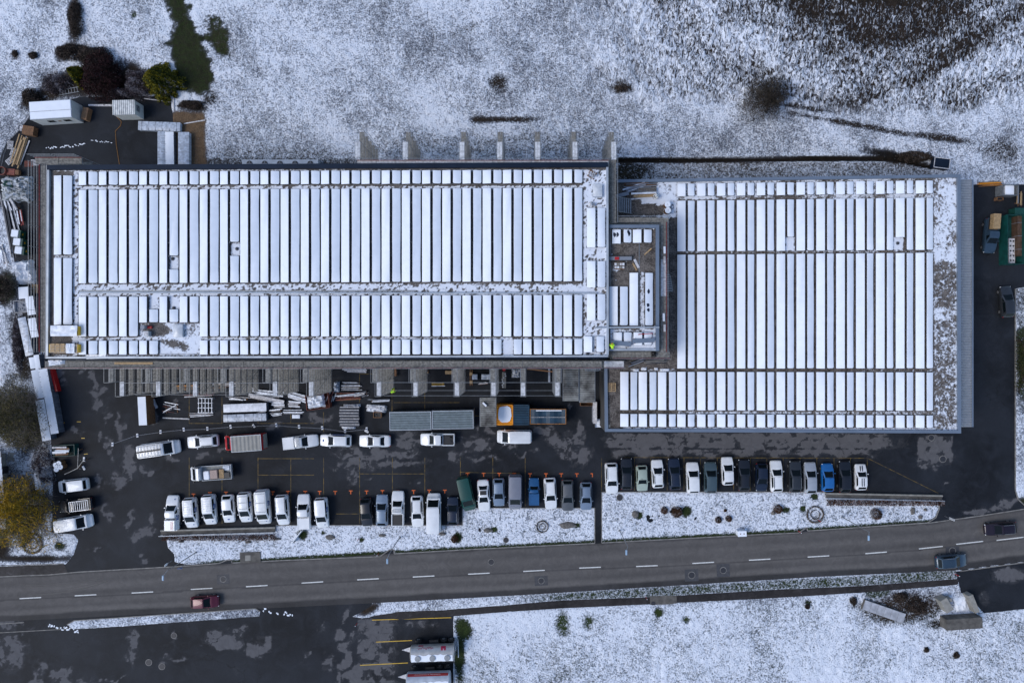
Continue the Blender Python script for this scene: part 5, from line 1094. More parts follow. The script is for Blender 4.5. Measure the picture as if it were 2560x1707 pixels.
# ================================================================== YARD THINGS
def at(px, py, z=0.0): v = PV(px, py, z); return (v.x, v.y, 0.0)
def bundle(px, py, wpx, hpx, ztop, rot, label, body=M_SIDE, top='snow', straps=4, group='wrapped bundles', cat='bundle', z0=.12, name='panel_bundle'):
    """stack of panels on bearers: body, straps over it, snow or film on top; wpx/hpx measured on its top face"""
    c = PV(px, py, ztop); sx, sy = ms(wpx, ztop), ms(hpx, ztop); t = thing(name, label, cat, (c.x, c.y, 0), R_(rot), group)
    MB().box((0, 0, (z0 + ztop) / 2), (sx, sy, ztop - z0)).build('stack', body, t, bevel=.03)
    lng = sx > sy
    for k in (-1, 1): MB().box((k * sx * .3 if lng else 0, 0 if lng else k * sy * .3, z0 / 2), (.12 if lng else sx * .95, sy * .95 if lng else .12, z0)).build('bearer', M_WOODD, t)
    if top:
        mt = {'snow': M_SNOW, 'wrap': M_WRAP, 'white': M_WRAPW}[top]; rr = random.Random(int(px * 7 + py)); n = 9; m = MB(); vs = []
        for j in range(4):
            for i in range(n):
                u, v = i / (n - 1), j / 3
                if not lng: u, v = v, u
                ed = 1 if (i in (0, n - 1) or j in (0, 3)) else 0
                vs.append((sx * (u - .5) * 1.01, sy * (v - .5) * 1.01, ztop + (.012 if ed else rr.uniform(.05, .11))))
        if not lng: vs = [(x, y, z) for x, y, z in vs]
        fs = [(j * n + i, j * n + i + 1, (j + 1) * n + i + 1, (j + 1) * n + i) if lng else (j * n + i, (j + 1) * n + i, (j + 1) * n + i + 1, j * n + i + 1) for j in range(3) for i in range(n - 1)]
        m.add(vs, fs).build('snow_cap' if top == 'snow' else 'film', mt, t, smooth=80)
    for k in range(straps):
        f = (k + .5) / straps - .5; s_ = MB()
        if lng: s_.box((f * sx, 0, (z0 + ztop) / 2 + .03), (.05, sy + .03, ztop - z0 + (.09 if top != 'snow' else .0)))
        else: s_.box((0, f * sy, (z0 + ztop) / 2 + .03), (sx + .03, .05, ztop - z0 + (.09 if top != 'snow' else .0)))
        s_.build('strap', M_STRAP, t)
    return t
def pile(px, py, wpx, hpx, rot, n, label, mats, ln=(.7, 1.0), wd=(.05, .14), h=.5, seed=1, name='profile_pile', cat='pile', spread=8, piece='profile', z0=0.0, group='loose material'):
    """loose long pieces lying on bearers, every piece a part"""
    c = PV(px, py, z0); L, W = ms(wpx, z0), ms(hpx, z0); t = thing(name, label, cat, (c.x, c.y, z0), R_(rot), group); rr = random.Random(seed)
    for k in (-.3, .3): MB().box((k * L, 0, .05), (.1, W * .95, .10)).build('bearer', M_WOODD, t)
    for k in range(n):
        l = L * rr.uniform(*ln); w_ = rr.uniform(*wd); y = W * ((k + .5) / n - .5) + rr.uniform(-.05, .05); lay = (k % 3) / 3
        MB().box((rr.uniform(-.5, .5) * (L - l), y, .14 + h * lay), (l, w_, rr.uniform(.05, .10)), rz_(R_(rr.uniform(-spread, spread) * .4))).build(piece, mats[rr.randrange(len(mats))], t)
    return t
def crumple(px, py, wpx, hpx, h, label, m, seed=0, name='plastic_heap', cat='heap', rot=0, n=11, z0=0.0, group=None):
    """crumpled sheeting: uneven closed heap"""
    c = PV(px, py, z0); sx, sy = ms(wpx, z0), ms(hpx, z0); rr = random.Random(seed); t = thing(name, label, cat, (c.x, c.y, z0), R_(rot), group); vs = []
    for j in range(n):
        for i in range(n):
            u, v = i / (n - 1) * 2 - 1, j / (n - 1) * 2 - 1; e = max(0, 1 - max(abs(u), abs(v)) ** 4)
            vs.append((sx / 2 * u * rr.uniform(.88, 1.05), sy / 2 * v * rr.uniform(.88, 1.05), .0 if e == 0 else h * (e ** .5) * rr.uniform(.55, 1.1)))
    MB().add(vs, [(j * n + i, j * n + i + 1, (j + 1) * n + i + 1, (j + 1) * n + i) for j in range(n - 1) for i in range(n - 1)]).build('sheeting', m, t, smooth=25)
    return t
def crate(px, py, wpx, hpx, ztop, rot, label, m=M_WOODD, fill=None, name='wooden_box', cat='box', z0=0.0, group='boxes', lid=False):
    c = PV(px, py, ztop); sx, sy = ms(wpx, ztop), ms(hpx, ztop); t = thing(name, label, cat, (c.x, c.y, z0), R_(rot), group); h = ztop - z0
    MB().box((0, 0, .06), (sx, sy, .10)).build('floor', m, t)
    for s_ in (-1, 1):
        MB().box((0, s_ * (sy / 2 - .03), h / 2 + .06), (sx, .05, h - .1)).build('side', m, t); MB().box((s_ * (sx / 2 - .03), 0, h / 2 + .06), (.05, sy - .12, h - .1)).build('side', m, t)
    if lid:
        n = max(3, int(sx / .14))
        for k in range(n): MB().box((sx * ((k + .5) / n - .5), 0, h + .03), (sx / n * .9, sy, .03)).build('lid_board', m, t)
    if fill:
        rr = random.Random(int(px)); f = MB()
        for k in range(14): f.box((rr.uniform(-.38, .38) * sx, rr.uniform(-.36, .36) * sy, h * rr.uniform(.5, .85)), (rr.uniform(.1, .4), rr.uniform(.1, .3), .08), rz_(rr.random() * 3))
        MB().box((0, 0, h * .4), (sx * .9, sy * .85, h * .5)).build('contents', fill, t); f.build('scraps', fill, t)
    return t
def pallet(px, py, rot, label, z=0.0, m=M_FROST, group='pallets', w=1.2, d=.8):
    c = PV(px, py, z + .1); t = thing('pallet', label, 'pallet', (c.x, c.y, z), R_(rot), group)
    for k in range(5): MB().box((0, d * (k / 4 - .5) * .9, .13), (w, .10, .025)).build('board', m, t)
    for k in range(3): MB().box((w * (k / 2 - .5) * .92, 0, .06), (.09, d, .11)).build('bearer', m, t)
    return t
def container(px, py, wpx, hpx, z, rot, label, m, ribs='x', trim=None, top=None, name='container', group='containers', pitch=.34):
    c = PV(px, py, z); sx, sy = ms(wpx, z), ms(hpx, z); t = thing(name, label, 'container', (c.x, c.y, 0), R_(rot), group)
    MB().box((0, 0, z / 2 - .02), (sx - .04, sy - .04, z - .12)).build('wall', m, t)
    corrugated('ribbed_roof', 0, 0, sx - .16, sy - .16, z - .05, pitch, .09, m, t, along='y' if ribs == 'x' else 'x')
    tm = trim or m
    for s_ in (-1, 1):
        MB().box((0, s_ * (sy / 2 - .04), z - .01), (sx, .09, .12)).build('top_rail', tm, t); MB().box((s_ * (sx / 2 - .04), 0, z - .012), (.09, sy - .1, .12)).build('top_rail', tm, t)
        for q in (-1, 1): MB().box((s_ * (sx / 2 - .05), q * (sy / 2 - .05), z / 2 + .02), (.12, .12, z + .06)).build('corner_post', tm, t)
    nr = int(sx / .3); rib = MB().box((0, 0, 0), (.10, .05, z - .3)).mesh('wall_rib', m)
    for k in range(nr): 
        for s_ in (-1, 1): put('wall_rib', rib, t, (sx * ((k + .5) / nr - .5), s_ * (sy / 2 - .01), z / 2))
    return t
# --- containers and cabins
container(1026, 1052, 104, 46, 2.6, 1, 'left one of the two long grey ribbed containers', M_CGREY, 'x', M_CAPL, group='grey containers')
container(1132, 1049, 103, 46, 2.6, 1, 'right one of the two long grey ribbed containers', M_CGREY, 'x', M_CAPL, group='grey containers')
oc = container(1262, 1037, 41, 51, 2.7, 0, 'orange container with a snow patch on its roof', M_ORANGE, 'x')
so = MB(); n_ = 26; rr = random.Random(8); pts = [(ms(17, 2.7) * min(1, abs(math.cos(2 * math.pi * k / n_)) ** .45) * math.copysign(1, math.cos(2 * math.pi * k / n_)) * rr.uniform(.93, 1.05), .12 + ms(20, 2.7) * math.sin(2 * math.pi * k / n_) * rr.uniform(.93, 1.05)) for k in range(n_)]
so.prism(pts, 2.70, 2.79).build('snow_patch', M_SNOW, oc)
container(1303, 1037, 40, 51, 2.65, 0, 'short dark blue ribbed container right of the orange one', M_CBLUE, 'x', group='containers')
bc = container(1370, 1041, 90, 38, 2.6, 0, 'long blue container with orange edging and a roof seam', M_CBLUE, 'y', mat('orange_edge', (.30, .12, .02), .6, var=.4), pitch=2.0)
MB().box((0, -.1, 2.69), (ms(86, 2.6), .05, .02)).build('white_seam', M_FROST, bc); MB().box((.1, ms(15, 2.6), 2.69), (ms(64, 2.6), .14, .03)).build('snow_strip', M_SNOW, bc)
wc = thing('site_cabin', 'long white site cabin with two small windows and snow on its roof', 'cabin', (*PV(127, 275, 2.6)[:2], 0), R_(3.5))
MB().box((0, 0, 1.32), (5.95, 2.5, 2.5)).build('wall', M_CABIN, wc); MB().box((0, 0, 2.62), (6.0, 2.55, .10)).build('roof', M_CAPL, wc)
MB().box((0, .55, 2.70), (5.9, 1.36, .09)).build('snow', M_SNOW, wc, bevel=.04); MB().box((0, -.70, 2.69), (5.9, 1.06, .08)).build('snow', M_SNOW, wc, bevel=.04)
for x in (-.7, 1.6):
    wi = MB().box((x, -1.26, 1.5), (.95, .06, .7)).build('window', M_GLASS, wc); MB().box((x, -1.27, 1.12), (1.05, .10, .06)).build('sill', M_CAPL, wi)
MB().box((.45, -1.265, 1.45), (.4, .05, .3)).build('notice', M_WOODD, wc)
sc_ = thing('site_cabin', 'small white cabin with a ribbed roof and barred window', 'cabin', (*PV(309, 269, 2.4)[:2], 0), R_(1.5))
MB().box((0, 0, 1.2), (3.1, 2.0, 2.35)).build('wall', M_CABIN, sc_); corrugated('ribbed_roof', 0, 0, 3.2, 2.1, 2.40, .28, .07, mat('frosted_sheet', (.62, .62, .60), .5, var=.25, scale=2), sc_, along='x')
wi = MB().box((1.56, .1, 1.5), (.05, .9, .8)).build('window', M_GLASS, sc_)
for k in range(5): MB().box((1.60, -.28 + .19 * k, 1.5), (.03, .04, .8)).build('bar', M_WHITEP, wi)
# --- north-west yard
crate(212, 284, 14, 30, .9, -12, 'narrow brown plywood crate beside the long cabin', mat('plywood', (.30, .16, .08), .7, var=.2), lid=True)
bundle(398, 316, 104, 22, .75, -2, 'clear-wrapped bundle lying across three others in the north-west yard', M_WRAP, 'wrap', 6)
bundle(404, 370, 20, 82, .8, 0, 'clear-wrapped bundle with a hose on it, left of three in the north-west yard', M_WRAP, 'wrap', 4)
bundle(424, 371, 21, 82, .9, 1, 'snow-covered bundle in the middle of three in the north-west yard', M_SIDE, 'snow', 4); bundle(459, 371, 27, 80, .85, 0, 'pale wrapped bundle, right of three in the north-west yard', M_WRAP, 'wrap', 4)
def beam(px0, py0, px1, py1, label, m=M_FROST, w=.22, h=.22, z=.12, name='beam', cat='beam', z2=None, group='loose beams'):
    a, b = PV(px0, py0, z), PV(px1, py1, z if z2 is None else z2); d = b - a; c = (a + b) / 2; t = thing(name, label, cat, (c.x, c.y, 0), math.atan2(d.y, d.x), group); L = d.to_2d().length
    ang = math.atan2(b.z - a.z, L)
    MB().box((0, 0, (a.z + b.z) / 2), (d.length, w, h), Matrix.Rotation(-ang, 3, 'Y')).build('member', m, t, bevel=.02)
    for k in (-.4, .4): MB().box((k * L, 0, max(.02, ((a.z + b.z) / 2 - h / 2) / 2)), (.12, w * 1.2, max(.04, (a.z + b.z) / 2 - h / 2))).build('bearer', M_WOODD, t)
    return t
beam(222, 264, 281, 264, 'long white beam between the two cabins', M_FROST, .26, .26); beam(360, 247, 431, 256, 'white rail right of the small cabin', M_FROST, .12, .15); beam(434, 242, 435, 276, 'grey upright rail beside the yellow conifer', M_FROST, .18, .2); beam(460, 310, 513, 301, 'white beam lying on the gravel heap', M_FROST, .16, .18)
beam(5, 461, 42, 525, 'thick white beam slanting over the snowy heap at the west edge', M_FROST, .30, .25, .7); beam(12, 473, 49, 449, 'white beam across the top of the snowy heap', M_FROST, .24, .2, .9)
hs = thing('hose', 'thin orange hose lying across the north-west yard', 'hose', at(292, 345)); hp = [PV(290, 290), PV(304, 305), PV(302, 315), PV(289, 328), PV(291, 360), PV(299, 412)]; o_ = PV(292, 345)
hm = MB()
for a, b in zip(hp[:-1], hp[1:]): hm.tube(a - o_ + Vector((0, 0, .04)), b - o_ + Vector((0, 0, .04)), .035, 5)
hm.build('tube', mat('orange_hose', (.30, .13, .02), .6), hs)
ld_ = thing('ladder', 'metal ladder lying in the shrubs behind the long cabin', 'ladder', at(175, 230), R_(10))
for s_ in (-1, 1): MB().box((0, s_ * .35, .3), (3.0, .07, .06)).build('rail', M_ALU, ld_)
for k in range(7): MB().box((-1.3 + .43 * k, 0, .3), (.06, .7, .04)).build('rung', M_ALU, ld_)
fence = thing('mesh_fence', 'dark wire fence curving around the north-west corner of the site', 'fence', at(20, 400)); fo = PV(20, 400)
fp = [(98, 272), (60, 312), (28, 348), (12, 385), (2, 430), (-4, 480), (2, 530)]
for i, (a, b) in enumerate(zip(fp[:-1], fp[1:])):
    A, B = PV(*a) - fo, PV(*b) - fo; f = MB()
    for z in (.15, .6, 1.05, 1.5): f.tube(A + Vector((0, 0, z)), B + Vector((0, 0, z)), .018, 4)
    for k in range(9): q = A.lerp(B, k / 9); f.tube(q + Vector((0, 0, .1)), q + Vector((0, 0, 1.5)), .012, 4)
    f.build('mesh_panel', M_STRAP, fence); MB().tube(A, A + Vector((0, 0, 1.7)), .04, 5).build('post', M_STRAP, fence)
def streak(pts, w, seed, label):
    rr = random.Random(seed); m = MB(); o_ = PV(*pts[0])
    for a, b in zip(pts[:-1], pts[1:]):
        A, B = PV(*a) - o_, PV(*b) - o_; n = max(2, int((B - A).length / .16))
        for k in range(n):
            if rr.random() < .35: continue
            q = A.lerp(B, (k + .5) / n) + Vector((0, rr.uniform(-.5, .5) * w, 0)); e = [(q.x + rr.uniform(.05, .2) * math.cos(j * 1.047), q.y + w * rr.uniform(.1, .4) * math.sin(j * 1.047)) for j in range(6)]; m.prism(e, .004, .035 + rr.random() * .01)
    tag(m.build('snow_streak', M_SNOW, None, (o_.x, o_.y, 0)), label, 'snow', None, 'stuff')
streak([(112, 372), (175, 366), (212, 361)], .30, 1, 'broken streak of leftover snow in the north-west yard'); streak([(228, 353), (280, 356)], .22, 2, 'short thin streak of snow right of the longer one'); streak([(118, 1562), (170, 1572), (200, 1578)], .5, 3, 'ragged snow spilling from the western end of the kerb island'); streak([(652, 1522), (690, 1530), (735, 1535)], .5, 4, 'ragged snow trailing from the eastern end of the kerb island')
# --- west edge, top to bottom
crate(70, 326, 28, 22, .9, -8, 'weathered brown box at the north-west fence', M_WOODD, lid=True); crate(50, 319, 12, 14, .6, -20, 'small crate of white offcuts beside the brown box', M_FROST, fill=M_FROST)
pile(53, 381, 84, 24, 72, 9, 'slanting stack of white boards at the north-west fence', [M_FROST, M_FROST, M_WOOD], wd=(.12, .22), h=.5, seed=3, piece='board', name='board_stack')
pallet(26, 363, 85, 'pale pallet nearest the fence curve'); pallet(34, 381, 70, 'pale pallet left of the slanting boards'); pallet(25, 402, 40, 'tilted pallet above the rusty tub'); pallet(88, 407, 0, 'frosted pallet beneath the corner scaffold', m=M_FROST); pallet(72, 410, 0, 'red framed pallet beneath the corner scaffold', m=M_RUST)
tb = thing('mixer_tub', 'rusty tub with a dark round opening at the west edge', 'tub', at(24, 432), R_(-4))
MB().lathe((-.4, 0, .1), [(.45, 0), (.62, .5), (.62, 1.0), (.52, 1.0), (.45, .4)], 16).build('drum', M_RUST, tb, smooth=40); MB().box((.7, 0, .5), (1.3, .9, .6)).build('hopper', M_RUST, tb, bevel=.05); MB().box((1.6, 0, .5), (.6, .7, .5)).build('motor_box', M_WOODD, tb, bevel=.04); MB().lathe((-.4, 0, .75), [(.50, 0), (.50, .02)], 16).build('opening', M_BLACK, tb)
crumple(46, 474, 76, 66, 1.3, 'big snowy heap of rubble bags at the west edge', mat('snowy_rubble', (.05, .06, .05), .8, col2=(.62, .65, .70), scale=2.6), 2, 'rubble_heap', n=15)
crumple(33, 468, 30, 30, 1.5, 'dark green netting bunched on the snowy heap', M_GREEN, 5, 'netting', 'netting', n=8, z0=.0)
for i, (x, y, l, r, lb) in enumerate([(22, 560, 190, -80, 'outer bundle of long metal profiles at the west fence'), (36, 540, 130, -76, 'inner bundle of long metal profiles at the west fence'), (52, 545, 40, -80, 'short red and white profiles beside the green bins')]):
    pile(x, y, l, 16, r, 6, lb, [M_PROF, M_PROFD, M_FROST] if i < 2 else [M_TOE, M_PROF], wd=(.08, .16), h=.3, seed=10 + i, spread=2)
for i, (x, y, lb) in enumerate([(40, 584, 'green wheeled bin with a snowy lid, nearest the profiles'), (45, 605, 'middle green wheeled bin with a snowy lid'), (49, 626, 'green wheeled bin with a snowy lid, nearest the tarpaulin')]):
    c = PV(x, y, 1.35); t = thing('wheeled_bin', lb, 'bin', (c.x, c.y, 0), R_(-8), 'green bins')
    MB().box((0, 0, .72), (1.25, 1.02, 1.1), top=1.12).build('tub', M_GREEN, t, bevel=.05); MB().box((0, 0, 1.32), (1.36, 1.12, .10)).build('lid', M_GREEN, t, bevel=.04); MB().box((-.12, 0, 1.42), (1.08, 1.08, .12)).build('snow', M_SNOW, t, bevel=.06)
    for a in (-1, 1):
        for b in (-1, 1): MB().tube((a * .5, b * .4 - .05, .1), (a * .5, b * .4 + .05, .1), .10, 10).build('wheel', M_TYRE, t)
    MB().box((.72, 0, 1.0), (.03, .3, .2)).build('sticker', M_YEL, t)
crumple(67, 681, 46, 62, 1.2, 'crumpled white tarpaulin over a load at the west edge', M_WRAPW, 7, 'tarpaulin', 'tarpaulin', rot=8); pallet(88, 722, 90, 'new wooden pallet below the crumpled tarpaulin', m=M_WOOD)
bundle(59, 732, 25, 29, 1.0, 4, 'squat snow-topped bundle below the crumpled tarpaulin', M_SIDE, 'snow', 0); crate(50, 766, 31, 30, 1.0, 5, 'snow-rimmed crate of wire at the west edge', M_FROST, fill=M_STRAP); bundle(76, 764, 20, 46, 1.5, 9, 'snow-topped bundle right of the crate of wire', M_SIDE, 'snow', 4)
bundle(64, 841, 20, 96, 1.4, 12, 'longest wrapped bundle along the west edge', M_SIDE, 'wrap', 6); bundle(83, 819, 19, 48, 1.5, 10, 'snow-topped bundle beside the longest wrapped one', M_SIDE, 'snow', 3)
bundle(93, 905, 13, 36, 1.3, 8, 'narrow snow-topped bundle under the corner scaffold', M_SIDE, 'snow', 2); bundle(82, 907, 16, 28, 1.3, 10, 'short snow-topped bundle at the yard corner', M_SIDE, 'snow', 0)
bundle(94, 960, 20, 72, 1.4, 11, 'snow-topped bundle curving along the west kerb', M_SIDE, 'snow', 0); bundle(112, 953, 22, 62, 1.5, 10, 'snow-topped bundle left of the red beam', M_SIDE, 'snow', 5)
beam(131, 922, 146, 978, 'red steel beam against a grey bundle', M_RED, .30, .9, .5); bundle(108, 1050, 22, 102, 1.4, 10, 'sagging snow-topped bundle next to the dark bare tree', M_SIDE, 'snow', 0); bundle(128, 1033, 20, 102, 1.5, 10, 'snow-topped bundle nearest the yard, beside the sagging one', M_SIDE, 'snow', 6)
tr_ = crate(160, 1126, 52, 28, 1.0, 3, 'green trailer of boards under snow at the west edge', M_TEAL, name='trailer', cat='trailer', group=None); pile(156, 1126, 44, 22, 3, 6, 'snowy boards heaped in the green trailer', [M_FROST, M_SNOW, M_WOODD], wd=(.2, .3), h=.2, seed=21, name='board_stack', piece='board', z0=.75)
for i, (x, y) in enumerate([(139, 1162), (147, 1158), (141, 1173), (151, 1167)]):
    c = PV(x, y, 1.0); t = thing('cardboard_roll', ['leftmost', 'rearmost', 'lowest', 'rightmost'][i] + ' of four brown rolls standing with white tops', 'roll', (c.x, c.y, 0), 0, 'standing rolls')
    MB().lathe((0, 0, 0), [(.36, 0), (.36, 1.0)], 18).build('roll', M_WOODD, t, smooth=40); tp = MB().lathe((0, 0, 1.0), [(.37, 0), (.37, .03), (.34, .05)], 18).build('snow_top', M_SNOW, t); MB().lathe((0, 0, 1.05), [(.05, 0), (.05, .015)], 8).build('core', M_BLACK, tp)
# --- south yard material
tb_ = crate(356, 1027, 21, 72, 2.2, 3, 'tall narrow brown case with a white top below the scaffold', M_WOODD, name='tall_case', cat='case'); MB().box((0, 0, 2.22), (ms(20, 2.2), ms(71, 2.2), .08)).build('snow_cap', M_SNOW, tb_)
beam(383, 998, 392, 1020, 'pale blue panel leaning below the scaffold', M_PROF, .35, .2); pile(430, 1020, 46, 26, 5, 9, 'tangle of bent metal offcuts left of the steel frame', [M_PROF, M_PROFD, M_FROST, M_RUST], ln=(.25, .8), wd=(.04, .12), seed=31, spread=60, name='scrap_heap')
fr_ = thing('steel_rack', 'rectangular galvanised steel rack standing in the yard', 'rack', at(520, 1012))
for k in range(5): MB().box((-.95 + .48 * k, 0, .9), (.07, 2.1, .07)).build('bar', M_PROF, fr_)
for y in (-1.05, -.35, .35, 1.05): MB().box((0, y, .82), (2.2, .07, .07)).build('bar', M_PROF, fr_)
for x in (-1, 1):
    for y in (-1, 1): MB().box((x * 1.0, y * .95, .45), (.08, .08, .9)).build('leg', M_PROF, fr_)
beam(407, 1044, 474, 1047, 'long frosted tube lying in front of the scrap heap', M_FROST, .18, .18); pile(505, 1036, 60, 10, 2, 5, 'thin bars lying below the steel rack', [M_PROF, M_FROST], wd=(.04, .08), h=.1, seed=33)
bundle(612, 1019, 106, 20, 1.1, 2, 'upper of two long wrapped bundles left of the skip', M_SIDE, 'white', 0); bundle(612, 1044, 106, 18, 1.0, 2, 'lower of two long wrapped bundles, strapped in four places', M_SIDE, 'wrap', 5)
pile(697, 1011, 33, 13, 1, 6, 'small stack of pale profiles right of the wrapped bundles', [M_PROF, M_FROST], wd=(.12, .16), h=.25, seed=41, spread=1); pile(738, 1010, 32, 14, -4, 6, 'small stack of pale profiles beside the red skip', [M_PROF, M_FROST], wd=(.12, .16), h=.25, seed=42, spread=1)
pile(693, 1030, 32, 17, 5, 6, 'loose frosted boards in front of the small profile stacks', [M_FROST, M_PROF, M_PROFD], seed=43, spread=14); pile(737, 1029, 56, 10, 1, 5, 'long grey bars in front of the red skip', [M_PROF, M_PROFD], seed=44, spread=3); bundle(740, 1041, 19, 9, .35, 0, 'tiny white packet on the asphalt below the long grey bars', M_SIDE, 'snow', 0)
pile(668, 988, 96, 26, -6, 8, 'fan of long pale sheets under the scaffold', [M_PROF, M_FROST, M_PROF], wd=(.18, .34), h=.6, seed=45, spread=16, piece='sheet'); pile(748, 992, 54, 18, -18, 6, 'slanting pale sheets next to the red skip', [M_PROF, M_FROST], wd=(.15, .28), h=.5, seed=46, spread=8, piece='sheet')
sk = crate(793, 1004, 58, 38, 1.3, 8, 'red skip filled with crumpled plastic film', M_RUST, name='skip', cat='skip', group=None); crumple(790, 1003, 46, 34, .7, 'crumpled clear film spilling from the red skip', M_WRAPW, 9, 'plastic_film', 'film', z0=.9, rot=8)
crumple(843, 966, 14, 28, .9, 'clear plastic sack left of the aluminium offcuts', M_WRAP, 12, 'plastic_sack', 'sack')
pile(888, 923, 62, 14, -2, 7, 'stack of bright aluminium lengths below the wall scaffold', [M_PROF, M_FROST], wd=(.12, .18), h=.4, seed=51, spread=1); pile(880, 965, 52, 22, 0, 8, 'dark and light window profiles below the aluminium stack', [M_PROFD, M_PROF, M_PROFD, M_FROST], seed=52, spread=4); pile(872, 990, 66, 20, 3, 8, 'messy profiles and boards above the stacked windows', [M_PROFD, M_PROF, M_RUST, M_WOODD], seed=53, spread=10)
ws_ = thing('window_stack', 'stack of dark window frames with white edges', 'window stack', (*PV(873, 1042, .9)[:2], 0))
for k in range(7): MB().box((0, -1.25 + .42 * k, .45 + .05 * (k % 3)), (2.85, .30, .8)).build('frame_pack', M_PROFD, ws_); MB().box((random.Random(k).uniform(-.1, .1), -1.25 + .42 * k + .16, .90 + .05 * (k % 3)), (2.8, .09, .05)).build('white_edge', M_FROST, ws_)
crumple(880, 1014, 44, 10, .7, 'white film along the top of the window stack', M_WRAPW, 14, 'plastic_film', 'film'); crumple(872, 1068, 36, 8, .5, 'white film along the bottom of the window stack', M_WRAPW, 15, 'plastic_film', 'film')
crumple(942, 1020, 52, 20, .8, 'pale film wrapped around profiles left of the grey containers', M_WRAPW, 16, 'plastic_film', 'film', rot=-4); pile(942, 1018, 50, 14, -6, 5, 'bright profiles sticking out of the pale film', [M_PROF, M_FROST], seed=54, spread=4, h=.7); crate(943, 1037, 20, 14, .8, 0, 'small brown crate below the pale film', mat('plywood', (.30, .16, .08), .7, var=.2), fill=M_BLACK)
pile(948, 1000, 60, 7, 3, 4, 'dark bars lying at the foot of a scaffold tower', [M_PROFD, M_PROF], seed=55, spread=3); beam(988, 917, 989, 940, 'brown plank standing beside the second free tower', M_WOODD, .3, .2, .5); beam(1113, 931, 1131, 931, 'short brown boards between two towers', M_WOOD, .5, .2, .5)
pile(1096, 960, 34, 12, 0, 4, 'yellow banded pack of bars between the towers', [M_YEL, M_PROF, M_PROFD], wd=(.06, .12), seed=56, spread=2); pile(1178, 944, 8, 42, 0, 2, 'pair of wooden boards beside the blue packs', [M_WOOD], ln=(.9, 1), wd=(.3, .5), seed=57, piece='board')
for i, (x, y) in enumerate([(1187, 942), (1210, 942), (1223, 942)]): bundle(x, y, 13, 13, .7, 0, ['leftmost', 'middle', 'rightmost'][i] + ' of three small blue-grey packs under the scaffold', M_SIDE, 'wrap', 0, group='blue-grey packs')
pile(1208, 958, 24, 6, 8, 3, 'pinkish frosted tubes under the scaffold', [M_FROST, M_RUST], seed=58, spread=5)
ln_ = thing('work_bench', 'long trolley of fittings with a red wheel under the scaffold', 'trolley', (*PV(1260, 950, .8)[:2], 0)); MB().box((0, 0, .75), (.55, 2.3, .08)).build('top', M_CONC, ln_)
for x in (-.22, .22):
    for y in (-1, 1): MB().box((x, y, .36), (.05, .05, .7)).build('leg', M_ALU, ln_)
rr = random.Random(4)
for k in range(8): MB().box((rr.uniform(-.3, .3), -1 + .27 * k, .85), (.16, .14, .12)).build('fitting', M_WRAPW, ln_)
MB().lathe((0, 1.55, .5), [(.22, 0), (.25, .05), (.22, .1)], 14).build('red_wheel', M_RED, ln_)
crumple(1290, 932, 22, 24, 1.2, 'crumpled white sheeting hanging beside a scaffold tower', M_WRAPW, 18, 'plastic_film', 'film'); beam(1318, 922, 1390, 930, 'long orange timber lying between two towers', mat('orange_timber', (.45, .22, .10), .7), .16, .16, 1.2); beam(1373, 915, 1373, 955, 'pale blue tube bundle left of the corrugated canopies', M_PROF, .3, .2)
beam(1207, 1006, 1216, 1015, 'white box lying askew on the stained shelter roof', M_SNOW, .25, .2, 4.9)
crate(1466, 1010, 30, 9, 1.2, 0, 'narrow wooden trough below the corrugated canopies', M_WOODD); cw = thing('wall_cabinet', 'slim glazed lean-to at the foot of the low building\'s west wall', 'lean-to', (*PV(1486, 1030, 1)[:2], 0)); MB().box((0, 0, .9), (.5, 3.0, 1.8)).build('body', M_PROF, cw); MB().box((0, 0, 1.83), (.56, 3.1, .06)).build('roof', M_FROST, cw)
stc = thing('outdoor_steps', 'white snow-dusted steps at the low building\'s south-west corner', 'steps', (*PV(1496, 1057, .4)[:2], 0))
for k in range(5): MB().box((0, .5 - .26 * k, .55 - .11 * k), (.9, .22, .06)).build('tread', M_SNOW, stc)
for s_ in (-1, 1): MB().box((s_ * .47, 0, .26), (.05, 1.4, .4)).build('stringer', M_ALU, stc)
for i, (x, y, w_, h_, r, n, lb, ms_) in enumerate([(470, 968, 60, 14, 0, 6, 'orange timbers stored under the third scaffold tower', [M_WOOD, M_ORANGE, M_WOODD]), (560, 962, 70, 16, 1, 7, 'brown timbers stored under the fourth scaffold tower', [M_WOOD, M_WOODD, M_FROST]), (500, 987, 80, 8, -2, 4, 'red and white bars in front of the fourth scaffold tower', [M_RUST, M_FROST]), (655, 1034, 26, 12, 20, 6, 'splayed offcuts right of the wrapped bundles', [M_FROST, M_PROFD, M_PROF]),
                                                   (715, 962, 44, 12, 4, 5, 'dark boards under the sixth scaffold tower', [M_WOODD, M_PROFD]), (830, 990, 30, 18, 70, 6, 'upright bars beside the red skip', [M_PROF, M_RUST, M_FROST]), (905, 985, 40, 14, 8, 6, 'crossed frosted bars left of the seventh tower', [M_FROST, M_PROF, M_PROFD]), (600, 996, 60, 8, -4, 4, 'thin frosted lengths above the wrapped bundles', [M_FROST, M_PROF]), (1060, 930, 34, 12, 3, 4, 'short planks between the second and third free towers', [M_WOOD, M_PROFD]), (12, 640, 60, 14, -74, 6, 'frosted bars along the fence below the green bins', [M_FROST, M_PROF]), (18, 505, 60, 14, -70, 6, 'bright profiles on the snowy heap\'s lower edge', [M_PROF, M_FROST]), (104, 888, 26, 14, 80, 5, 'white boards under the corner of the walkway', [M_SNOW, M_FROST])]):
    pile(x, y, w_, h_, r, n, lb, ms_, ln=(.4, 1.0), wd=(.06, .2), h=.4, seed=200 + i, spread=14)
